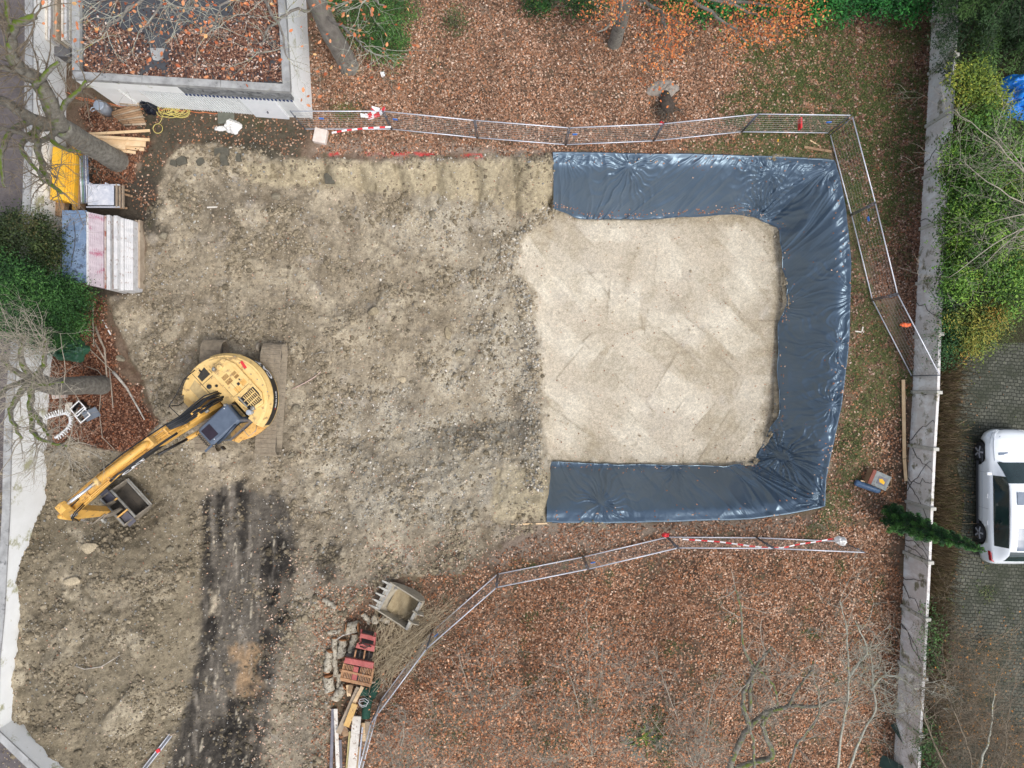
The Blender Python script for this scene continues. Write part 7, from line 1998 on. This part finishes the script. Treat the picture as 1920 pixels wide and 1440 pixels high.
# young trees with brown-orange leaves below the fence
for i, (bx, by_, l, pts_l, n) in enumerate((
    (905, 1330, 'young orange-leaved tree left in the lower leaf area, nearest the timber', [(840, 1290), (860, 1230), (930, 1210), (980, 1290), (800, 1350), (900, 1420), (960, 1400)], 2600),
    (1105, 1390, 'young orange-leaved tree in the middle of the lower leaf area', [(1040, 1330), (1060, 1240), (1130, 1200), (1180, 1280), (1000, 1420), (1170, 1400), (1100, 1160)], 2600),
    (1290, 1420, 'young thin-leaved tree right of the dark roots at the bottom edge', [(1230, 1360), (1300, 1330), (1340, 1280), (1240, 1260), (1320, 1420)], 600),
    (755, 1440, 'low orange-leaved shrub by the bottom of the last fence panel', [(730, 1390), (790, 1400), (760, 1340), (820, 1440)], 750))):
    T = Tree(20 + i); b0 = P(bx, by_, 0); b0.z = gz(b0.x, b0.y)
    hubz = 1.1; h_ = b0 + Vector((0, 0, hubz))
    T.limb([b0, b0 + Vector((.05, .05, .5)), h_], .05, .04, 7, .01)
    for q in pts_l:
        z_ = T.r.uniform(2.2, 4.2); e_ = P(*q, z_)
        T.limb([h_, h_.lerp(e_, .5) + Vector((0, 0, .2)), e_], .028, .010, 5, .04, sub=(26, 1.0, .009, 2, .3))
    T.done('young_tree', l, 'tree', b0, B_GREY, B_TWIG, (n, .085, [CA(178, 122, 86), CA(194, 142, 106), CA(150, 98, 68), CA(128, 84, 62), CA(206, 168, 138)], [4, 3, 3, 2, 1.6], .26), 'young trees in the lower leaf area')

# lichen-covered trees at the lower right
Z3 = lambda a, b_: (1280 + a / 3, 960 + b_ / 3)
T = Tree(5)
b0 = P(1330, 1530, 0); b0.z = 0
h = P(*Z3(265, 1450), 2.6)
T.limb([b0, h], .17, .13, 12, .02)
main = [h, P(*Z3(320, 1290), 3.2), P(*Z3(390, 1200), 3.8), P(*Z3(490, 1120), 4.2), P(*Z3(620, 1090), 4.6), P(*Z3(760, 1090), 5.0), P(*Z3(880, 1050), 5.4)]
T.limb(main, .12, .035, 10, .03, sub=(28, 1.1, .012, 2, .3))
T.limb([h, P(*Z3(420, 1405), 3.0), P(*Z3(505, 1370), 3.4), P(*Z3(470, 1270), 3.6), P(*Z3(450, 1190), 3.9), P(*Z3(500, 1120), 4.2)], .11, .07, 10, .02, sub=(4, .9, .02, 1, .3))
T.limb([P(*Z3(385, 1210), 3.8), P(*Z3(345, 1120), 4.4), P(*Z3(345, 1020), 4.8), P(*Z3(385, 930), 5.2), P(*Z3(420, 860), 5.5), P(*Z3(500, 760), 6)], .09, .03, 8, .03, sub=(12, 1.1, .018, 2, .3))
T.limb([P(*Z3(380, 1120), 4.2), P(*Z3(380, 980), 4.8), P(*Z3(400, 880), 5.2), P(*Z3(340, 760), 5.6), P(*Z3(330, 560), 6.2), P(*Z3(290, 420), 6.6)], .07, .02, 7, .03, sub=(12, .9, .015, 2, .3))
T.limb([P(*Z3(420, 880), 5.4), P(*Z3(470, 930), 5.4), P(*Z3(520, 1000), 5.4), P(*Z3(530, 1090), 5)], .05, .03, 7, .03, sub=(5, .9, .015, 1, .3))
T.limb([P(*Z3(600, 1090), 4.6), P(*Z3(640, 1000), 5.2), P(*Z3(720, 900), 5.6), P(*Z3(730, 840), 6)], .05, .02, 7, .03, sub=(8, 1, .015, 2, .3))
T.limb([P(*Z3(400, 1450), 3.4), P(*Z3(400, 1320), 4.0), P(*Z3(370, 1180), 4.8), P(*Z3(335, 1080), 5.2)], .05, .04, 7, .03)
T.limb([P(*Z3(600, 1450), 4), P(*Z3(640, 1320), 5), P(*Z3(740, 1180), 5.6), P(*Z3(770, 1060), 6), P(*Z3(740, 940), 6.4)], .045, .02, 7, .03, sub=(12, 1, .014, 2, .3))
T.done('apple_tree', 'bare tree with thick mossy crooked limbs at the lower right', 'tree', b0, B_MOSS2, B_TWIG)
T = Tree(6)
b0 = P(1560, 1560, 0); b0.z = 0
T.limb([b0, P(*Z3(870, 1450), 3.2), P(*Z3(900, 1200), 4.4), P(*Z3(925, 1080), 5), P(*Z3(935, 920), 5.6), P(*Z3(925, 720), 6.2), P(*Z3(915, 620), 6.6), P(*Z3(885, 500), 7)], .05, .010, 9, .02, sub=(34, 1.1, .010, 2, .3))
T.limb([b0, P(*Z3(940, 1440), 3.4), P(*Z3(1020, 1230), 4.4), P(*Z3(1085, 1110), 5), P(*Z3(1070, 960), 5.6), P(*Z3(1065, 860), 6), P(*Z3(1050, 760), 6.4)], .05, .012, 9, .02, sub=(36, 1.1, .010, 2, .3))
T.limb([P(*Z3(935, 930), 5.5), P(*Z3(990, 850), 6), P(*Z3(1040, 780), 6.4), P(*Z3(970, 610), 7)], .05, .015, 7, .02, sub=(12, 1, .012, 2, .3))
T.limb([P(*Z3(1060, 1000), 5.4), P(*Z3(1130, 920), 6), P(*Z3(1230, 940), 6.2), P(*Z3(1310, 1000), 6.4)], .04, .015, 7, .02, sub=(10, .9, .012, 2, .3))
T.done('lichen_tree', 'slender bare tree with yellow lichen left of the panel wall', 'tree', b0, B_LICH, B_LICH)
T = Tree(7)
b0 = P(1830, 1540, 1.0); b0.z = 1.0
T.limb([b0, P(*Z3(1670, 1450), 4), P(*Z3(1720, 1290), 5), P(*Z3(1735, 1190), 5.6), P(*Z3(1755, 1020), 6.4)], .05, .015, 8, .02, sub=(20, 1.2, .014, 2, .3))
T.limb([b0, P(*Z3(1480, 1440), 4), P(*Z3(1390, 1240), 5), P(*Z3(1340, 1080), 5.6), P(*Z3(1340, 990), 6)], .035, .012, 8, .02, sub=(26, 1.2, .012, 2, .3))
T.limb([b0, P(*Z3(1620, 1400), 4), P(*Z3(1560, 1200), 5), P(*Z3(1480, 1000), 5.6), P(*Z3(1500, 880), 6)], .03, .012, 8, .02, sub=(30, 1.2, .012, 2, .3))
T.limb([b0, P(*Z3(1800, 1400), 4), P(*Z3(1820, 1200), 5), P(*Z3(1860, 1000), 6)], .03, .012, 8, .02, sub=(28, 1.3, .012, 2, .3))
T.done('thin_tree', 'tangle of thin bare branches over the cobbled yard in the lower right corner', 'tree', b0, B_LICH, B_TWIGD)
T = Tree(8)
b0 = P(1775, 1180, 1.0); b0.z = 1.0
for k in range(90):
    q = (1735 + T.r.uniform(-8, 40), 1180 + T.r.uniform(-60, 260)); s0 = P(*q, 1.2); e_ = s0 + Vector((T.r.uniform(-.5, .9), T.r.uniform(-.6, .6), T.r.uniform(.5, 1.4)))
    T.grow(s0, (e_ - s0).normalized(), 1.0, .009, 2, .2)
T.done('bare_shrub', 'straggly bare shrub on the yard side of the panel wall, lower part', 'shrub', b0, B_TWIGD, B_TWIGD)
T = Tree(9)
b0 = P(1990, 400, 1.0); b0.z = 1.0
for q in ((1790, 205), (1800, 300), (1850, 420), (1870, 300), (1840, 500), (1860, 240), (1780, 520)):
    m_ = P((q[0] + 1990) / 2, (q[1] + 380) / 2 + T.r.uniform(-30, 30), 5.2)
    T.limb([b0, m_, P(*q, 5.0)], .03, .008, 6, .05, sub=(9, 1.2, .008, 2, .0))
T.done('leaning_tree', 'bare pale branches reaching over the hedge from the right edge', 'tree', b0, B_LICH, B_TWIG)

# leafy masses
def foliage(name, label, cat, ells, n, size, cols, wts, tilt=.8, clumps=None, seed=1, group=None, base=None, trunk=True, aspect=.7, kind=None, shape=None, droop=0.0, m=None, stems=8):
    """ells: (centre, (rx, ry, rz)); leaves gather in clumps near the surface of the ellipsoids"""
    g = np.random.default_rng(seed)
    w = np.array([e[1][0] * e[1][1] + .3 * e[1][2] for e in ells]); w /= w.sum()
    nc = clumps or max(30, n // 60)
    pk = g.choice(len(ells), nc, p=w)
    d = g.normal(0, 1, (nc, 3)); d[:, 2] = np.abs(d[:, 2]) * 1.0 - .25; d /= np.linalg.norm(d, axis=1)[:, None]
    C_ = np.array([list(e[0]) for e in ells])[pk]; Rr = np.array([e[1] for e in ells])[pk]
    rad = g.uniform(.55, 1.05, (nc, 1))
    cc_ = C_ + d * Rr * rad
    tone = pick(cols, nc, wts, .12)
    k = g.integers(0, nc, n)
    cs = g.uniform(.12, .3, nc)[k][:, None]
    pos = cc_[k] + g.normal(0, 1, (n, 3)) * cs * np.array([1, 1, .7])
    col = tone[k] * (1 + g.normal(0, .15, (n, 1)))
    base = base or (C_[0][0], C_[0][1], 0)
    t = thing(name, label, cat, base, group)
    pos = pos - np.array(base)
    pos[:, 2] = np.maximum(pos[:, 2], .03)
    leaves_mesh('foliage', pos, g.uniform(size * .6, size * 1.3, n), col, tilt, m or M_GREEN, t, shape=shape, aspect=aspect)
    if trunk:
        b = MB(); rr = random.Random(seed)
        for q in range(stems):
            c_ = cc_[rr.randrange(nc)] - np.array(base)
            b.tube([(rr.uniform(-.1, .1), rr.uniform(-.1, .1), 0), (c_[0] * .4, c_[1] * .4, c_[2] * .5), tuple(c_)], [.05, .035, .012], 5)
        b.build('stems', B_TWIGD, t, fix=False)
    return t
def E(px, py, z, rx, ry, rz): return (P(px, py, z), (rx, ry, rz))
DG = [CA(44, 66, 34), CA(34, 52, 30), CA(62, 84, 40), CA(26, 38, 22)]
foliage('yew_bush', 'dark green yew bush left of the shuttering stack', 'bush', [E(30, 440, 1.9, 1.3, .9, 1.0), E(78, 455, 1.6, .8, .9, .9), E(-20, 470, 1.9, 1.0, 1.0, 1.0), E(60, 500, 1.5, 1.2, .6, .8)], 22000, .085, [CA(52, 66, 36), CA(40, 52, 28), CA(70, 84, 44), CA(84, 82, 48)], [4, 4, 2, .6], seed=3, shape=QUAD, aspect=.8)
foliage('conifer', 'bright green conifer below the yew bush', 'conifer', [E(40, 575, 2.6, 1.8, 1.2, 1.5), E(115, 585, 1.8, 1.2, 1.2, 1.2), E(20, 530, 2.4, 1.2, .9, 1.2), E(135, 555, 1.4, .7, .7, .9), E(90, 620, 1.7, .9, .6, .9)], 44000, .10, [CA(58, 98, 46), CA(40, 74, 36), CA(80, 122, 58), CA(28, 50, 26)], [4, 4, 2, 2], seed=4, shape=QUAD, aspect=.45)
foliage('green_bush', 'feathery green bush beside the grey trunk at the top', 'bush', [E(690, 25, 1.2, 1.3, 1.3, .9), E(735, 85, .8, .6, .7, .6), E(640, 10, 1.2, .9, .9, .9), E(715, 55, 1.1, .9, 1.0, .8), E(740, 10, 1.0, .9, .7, .8)], 15000, .12, [CA(72, 112, 50), CA(50, 84, 40), CA(96, 134, 66), CA(58, 70, 40)], [4, 4, 2, 1], seed=5, shape=QUAD, aspect=.3)
foliage('laurel_hedge', 'dense green laurel hedge at the top edge', 'hedge', [E(x_, -8, 1.2, 1.3, .8, .8) for x_ in range(1310, 1760, 45)] + [E(1340, -2, 1, .9, .5, .6)], 20000, .12, [CA(44, 108, 44), CA(30, 82, 36), CA(68, 136, 58), CA(24, 56, 26)], [4, 4, 2, 1.5], seed=6, base=tuple(P(1500, -30, 0)))
foliage('evergreen_shrub', 'small dark shrub at the top edge left of the orange tree', 'shrub', [E(1100, -6, .9, .9, .6, .6), E(1010, 2, .5, .5, .4, .4), E(1255, -6, .9, .8, .5, .6)], 3800, .10, [CA(48, 84, 34), CA(36, 64, 30), CA(84, 110, 44)], [4, 4, 2], seed=7)
foliage('low_shrub', 'small olive shrub alone on the leaves at the top', 'shrub', [E(852, 38, .4, .35, .4, .35)], 420, .09, [CA(76, 84, 50), CA(92, 98, 62)], [1, 1], seed=8, stems=14)
foliage('fern_tuft', 'green tuft behind the first mesh fence panel', 'plant', [E(648, 212, .15, .5, .22, .12)], 700, .07, [CA(84, 116, 44), CA(64, 92, 38)], [1, 1], seed=9, trunk=False, shape=QUAD, aspect=.35)
foliage('garden_hedge', 'long leafy hedge of light and dark green behind the panel wall', 'hedge', [E(1838, y_, 2.4, 1.2 + .25 * math.sin(y_ * .05), .8, 1.1) for y_ in range(250, 545, 30)] + [E(1790, y_, 2.0, .5, .6, .8) for y_ in range(290, 560, 30)] + [E(1890, y_, 2.4, .9, .8, 1.1) for y_ in range(260, 560, 36)],
        52000, .10, [CA(88, 126, 46), CA(64, 100, 38), CA(114, 148, 56), CA(46, 66, 30), CA(132, 142, 60)], [4, 4, 2, 2, .5], seed=10, base=tuple(P(1850, 400, 1.0)))
foliage('yellow_green_shrub', 'yellow-green shrub above the hedge next to the dark conifer', 'shrub', [E(1818, 158, 2.6, .7, .6, .6), E(1846, 196, 2.4, .7, .6, .6)], 6000, .10, [CA(112, 128, 46), CA(86, 108, 42), CA(146, 148, 54), CA(58, 80, 36)], [4, 4, 1.5, 1.5], seed=11, base=tuple(P(1830, 190, 1.0)))
foliage('autumn_shrub', 'yellow-turning shrub at the lower end of the hedge beside the cobbles', 'shrub', [E(1825, 610, 1.9, .9, .8, .6), E(1862, 590, 1.8, .8, .7, .6), E(1815, 650, 1.6, .5, .4, .4)], 6500, .09, [CA(136, 130, 54), CA(104, 118, 48), CA(166, 128, 60), CA(78, 96, 44)], [4, 4, .8, 2.5], seed=12, base=tuple(P(1840, 610, 1.0)))
foliage('ground_ivy', 'dark ivy strip along the yard side of the panel wall', 'ivy', [E(1779, y_, 1.6, .35, .6, .4) for y_ in range(555, 680, 25)], 4200, .075, [CA(52, 92, 44), CA(38, 70, 36), CA(72, 108, 50)], [4, 4, 1.5], seed=13, base=tuple(P(1779, 610, 1.0)), trunk=False)
foliage('wall_ivy', 'ivy hanging over the lower stretch of the panel wall', 'ivy', [E(1745, y_, 1.7, .28, .5, .3) for y_ in (1150, 1175, 1200, 1235)] + [E(1738, y_, 1.7, .3, .5, .3) for y_ in (1380, 1400, 1430)], 2400, .075, [CA(76, 112, 56), CA(52, 82, 44)], [1, 1], seed=14, base=tuple(P(1740, 1250, 1.0)), trunk=False)
foliage('mossy_grass', 'mossy green patch between hedge and cobbles', 'plant', [E(1895, 590, 1.2, .9, .7, .12), E(1860, 640, 1.15, .9, .25, .08)], 5200, .05, [CA(90, 104, 48), CA(74, 88, 40)], [1, 1], seed=15, base=tuple(P(1890, 600, 1.0)), trunk=False, shape=QUAD, aspect=.4)

# dark spruce at the upper right: drooping sprays round a trunk
def spruce(name, label, base, H, r0, n, cols, seed, sz=.10, narrow=1.0, tiers=None):
    g = np.random.default_rng(seed); t = thing(name, label, 'conifer', base)
    MB().tube([(0, 0, 0), (0, 0, H * .95)], [.11 * narrow + .03, .02], 9).build('trunk', B_TRUNK, t)
    nb = tiers or int(H * 15); P3 = []; Cc = []
    wood_ = MB()
    for k in range(nb):
        f_ = (k + .5) / nb; z_ = H * (.08 + .9 * f_); L = r0 * (1 - f_) ** .8 * g.uniform(.75, 1.15) + .08; a = k * 2.4 + g.normal(0, .2)
        dx, dy = math.cos(a), math.sin(a)
        wood_.tube([(0, 0, z_), (dx * L * .5, dy * L * .5, z_ + .05 * L), (dx * L, dy * L, z_ - .18 * L)], [.02, .012, .004], 4, caps=False)
        m_ = int(n * (L ** 1.5) / (nb * (r0 * .6) ** 1.5)) + 5
        s_ = g.uniform(.1, 1, m_) ** .7; sp_ = g.normal(0, 1, m_) * .16 * (1.1 - s_ * .6) * L
        x_ = dx * L * s_ - dy * sp_; y_ = dy * L * s_ + dx * sp_
        zz_ = z_ + .05 * L - .25 * L * s_ ** 2 + g.normal(0, .04, m_) - np.abs(sp_) * .25
        P3.append(np.stack([x_, y_, zz_], -1)); Cc.append(np.tile(pick(cols, 1, None, .1), (m_, 1)) * (1 + g.normal(0, .15, (m_, 1))))
    wood_.build('branches', mat('dark_branch', C(52, 46, 38), C(72, 64, 54), scale=6) if 'dark_branch' not in bpy.data.materials else bpy.data.materials['dark_branch'], t, fix=False)
    pos = np.concatenate(P3); col = np.concatenate(Cc)
    leaves_mesh('foliage', pos, g.uniform(sz * .6, sz * 1.4, len(pos)), col, .6, M_GREEN, t, shape=QUAD, aspect=.35)
    return t
q = P(1815, 20, 1.0); spruce('spruce_tree', 'dark spruce at the upper right corner overhanging the panel wall', q, 7.5, 2.9, 52000, [CA(52, 80, 42), CA(38, 60, 34), CA(72, 102, 50)], 31, .12)
q = P(1900, 90, 1.0); spruce('spruce_tree', 'second dark spruce at the right edge above the blue tarpaulin', q, 5.5, 1.6, 14000, [CA(52, 78, 42), CA(36, 58, 32), CA(72, 100, 50)], 32, .12)
q = P(1662, 968, 0); spruce('cypress_tree', 'slender green cypress leaning over the panel wall in front of the car', q, 6.0, .52, 15000, [CA(44, 86, 38), CA(34, 66, 34), CA(66, 108, 46)], 33, .09, narrow=.4, tiers=150)

# climbing stems on the panel wall
b = MB()
r = random.Random(9)
for y0, n in ((735, 1), (830, 2), (900, 3), (960, 1), (1010, 2), (1080, 2), (1150, 2), (560, 1), (320, 1), (400, 1)):
    for k in range(n):
        p0 = rwx(y0 + r.uniform(-20, 20)); x_ = p0.x - .005; z_ = .05; y_ = p0.y; pts = []
        a = r.uniform(-.6, .6)
        while z_ < 1.75:
            wx = rwx(720 - y_ * 46.54).x
            pts.append((wx - .0 + .0, y_, z_)); z_ += r.uniform(.12, .25); y_ += a * .25 + r.gauss(0, .10)
        b.tube(pts, [.016 - .010 * i / len(pts) for i in range(len(pts))], 5, caps=False)
props(b.build('climbing_stems', mat('dark_vine', C(66, 62, 58), C(96, 92, 86)), fix=False, origin=tuple(rwx(900))), 'thin dark climbing stems on the face of the panel wall', 'climber', kind='stuff')
# dry grass along the yard side of the wall
nb = 15000; g = np.random.default_rng(77)
yy = g.uniform(-15.5, 1.2, nb); xx = np.interp(yy, [p[1] for p in RWALL][::-1], [p[0] for p in RWALL][::-1]) + .25 + np.abs(g.normal(0, .42, nb))
keep = (xx < 17.9) & (fbm(xx, yy, .8, 2, 66) > -.35); xx = xx[keep]; yy = yy[keep]; nb = len(xx)
hh = g.uniform(.25, .8, nb); ax_ = g.normal(.10, .15, nb); ay_ = g.normal(0, .15, nb); wv = .012
b0_ = np.stack([xx, yy, np.full(nb, 1.06)], -1); t0_ = b0_ + np.stack([ax_, ay_, hh], -1)
sdv = np.stack([np.cos(yy * 50), np.sin(yy * 50), np.zeros(nb)], -1) * wv
V = np.stack([b0_ - sdv, b0_ + sdv, t0_ + sdv * .3, t0_ - sdv * .3], 1).reshape(-1, 3)
F = (np.array([(0, 1, 2, 3)])[None] + (np.arange(nb) * 4)[:, None, None]).reshape(-1, 4)
cc_ = pick([CA(142, 124, 96), CA(112, 96, 74), CA(168, 150, 120), CA(80, 72, 56), CA(108, 112, 62)], nb, [4, 4, 2, 2, 1])
props(fast_mesh('dry_grass', V, F, M_LEAF, colors=np.repeat(cc_, 4, 0)), kind='stuff')
# loose leaves lying on yard edge and wild bank behind the wall
x = rng.uniform(16.1, 21.5, 9000); y = rng.uniform(-15.5, 15.5, 9000)
wx = np.interp(y, [p[1] for p in RWALL][::-1], [p[0] for p in RWALL][::-1])
k = (x > wx + .3) & (rng.uniform(0, 1, 9000) < np.clip(1.3 - (x - wx) * .6, .04, 1)); x = x[k]; y = y[k]
pos = np.stack([x, y, np.full(len(x), 1.12)], -1)
props(leaves_mesh('yard_leaves', pos, rng.uniform(.05, .1, len(x)), pick([CA(110, 84, 60), CA(134, 104, 76), CA(84, 92, 50)], len(x)), .3, M_LEAF), kind='stuff')
# dark slabs and roots at the bottom edge
t = thing('mossy_root', 'dark mossy roots spreading on the leaves at the bottom edge', 'root', G(1205, 1380))
o_ = t.location.copy(); b = MB(); r = random.Random(15)
for k in range(16):
    a = r.uniform(0, 6.28); q = Vector((0, 0, .1)); pts = [q.copy()]
    for j in range(6): q = q + Vector((math.cos(a), math.sin(a), -.015)) * .16; a += r.gauss(0, .3); pts.append(q.copy())
    b.tube(pts, [.06, .05, .04, .03, .02, .015, .01], 6, caps=False)
b.build('root_strands', B_MOSS, t, fix=False)
for k, (cx, cy, l, rz) in enumerate(((1185, 1400, 'long grey slab lying on the leaves at the bottom edge', 2.2), (1228, 1385, 'dark grey slab beside the mossy roots', 2.35))):
    p = G(cx, cy); one('stone_slab', MB().box(p + Vector((0, 0, .04)), (1.3, .34, .06), rz=rz), mat('wet_slate', C(86, 86, 78), C(110, 110, 100), scale=4, rough=.8, bump=.4) if k == 0 else bpy.data.materials['wet_slate'], l, 'slab', p, bevel=.02)
for k, (a, c, l) in enumerate((((1680, 1355), (1700, 1400), 'dark green board at the foot of the panel wall, upper one'), ((1650, 1425), (1690, 1435), 'dark green board at the foot of the panel wall, lowest one'))):
    plank(a, c, .5, .03, mat('bottle_green', C(30, 56, 48), C(44, 72, 62), rough=.5) if k == 0 else bpy.data.materials['bottle_green'], l, name='green_board', cat='board')
# thin bare saplings standing among the leaves at the bottom
for i, (bx, by_, l) in enumerate(((735, 1340, 'thin bare sapling right of the last fence panels'), (800, 1380, 'thin bare sapling with pale stems near the bottom edge, left'), (880, 1430, 'thin bare sapling at the bottom edge below the orange-leaved trees'), (1010, 1330, 'thin bare sapling between the two orange-leaved trees'),
                                  (1050, 1430, 'thin bare sapling beside the long grey slab'), (1180, 1250, 'thin bare sapling above the dark mossy roots'), (1330, 1380, 'thin bare sapling right of the dark mossy roots'), (960, 1400, 'thin bare sapling in the middle of the bottom edge'), (1400, 1300, 'thin bare sapling left of the crooked mossy limbs'))):
    T = Tree(60 + i); b0 = P(bx, by_, 0); b0.z = gz(b0.x, b0.y)
    for k in range(9):
        d_ = Vector((T.r.gauss(0, .75), T.r.gauss(0, .75), 1.2)).normalized()
        T.grow(b0 + Vector((T.r.uniform(-.25, .25), T.r.uniform(-.25, .25), 0)), d_, T.r.uniform(1.2, 2.0), .013, 2, .3)
    T.done('sapling', l, 'sapling', b0, B_TWIG, B_TWIG, group='bare saplings in the lower leaf area')
foliage('ground_ivy', 'dark green ivy patch round the mossy roots at the bottom edge', 'ivy', [E(1215, 1360, .15, .9, .9, .12), E(1255, 1410, .15, .6, .7, .12)], 1500, .07, [CA(62, 84, 36), CA(44, 62, 30), CA(84, 100, 46)], [4, 4, 1.5], seed=51, trunk=False)
foliage('ground_ivy', 'green undergrowth patch below the leftmost young tree', 'ivy', [E(845, 1375, .15, .7, .6, .12), E(900, 1425, .15, .6, .4, .1)], 900, .07, [CA(70, 92, 40), CA(50, 66, 34)], [1, 1], seed=52, trunk=False)
foliage('ground_ivy', 'green undergrowth patch in the middle of the bottom edge', 'ivy', [E(1040, 1400, .15, .7, .5, .12), E(1100, 1320, .12, .5, .3, .1)], 800, .07, [CA(70, 92, 40), CA(50, 66, 34)], [1, 1], seed=53, trunk=False)

# brown thickets over the lower part of the yard
for i, (bx, by_, n_, l) in enumerate(((1800, 1230, 60, 'brown twiggy thicket on the yard below the car, nearer the car'), (1790, 1340, 75, 'brown twiggy thicket by the lower end of the panel wall'), (1870, 1400, 70, 'brown twiggy thicket in the lower right corner'))):
    T = Tree(90 + i); b0 = P(bx, by_, 1.1); b0.z = YZ
    for k in range(n_):
        d_ = Vector((T.r.gauss(0, .8), T.r.gauss(0, .8), .8)).normalized()
        T.grow(b0 + Vector((T.r.uniform(-.9, .9), T.r.uniform(-.9, .9), 0)), d_, T.r.uniform(.8, 1.4), .009, 2, .2)
    T.done('thicket', l, 'shrub', b0, B_TWIGD, mat('thicket_twig', C(124, 104, 82), C(156, 136, 110), scale=6) if i == 0 else bpy.data.materials['thicket_twig'],
           (260, .07, [CA(176, 120, 60), CA(146, 104, 66), CA(120, 96, 60)], [2, 2, 2], .2), 'brown thickets on the yard')
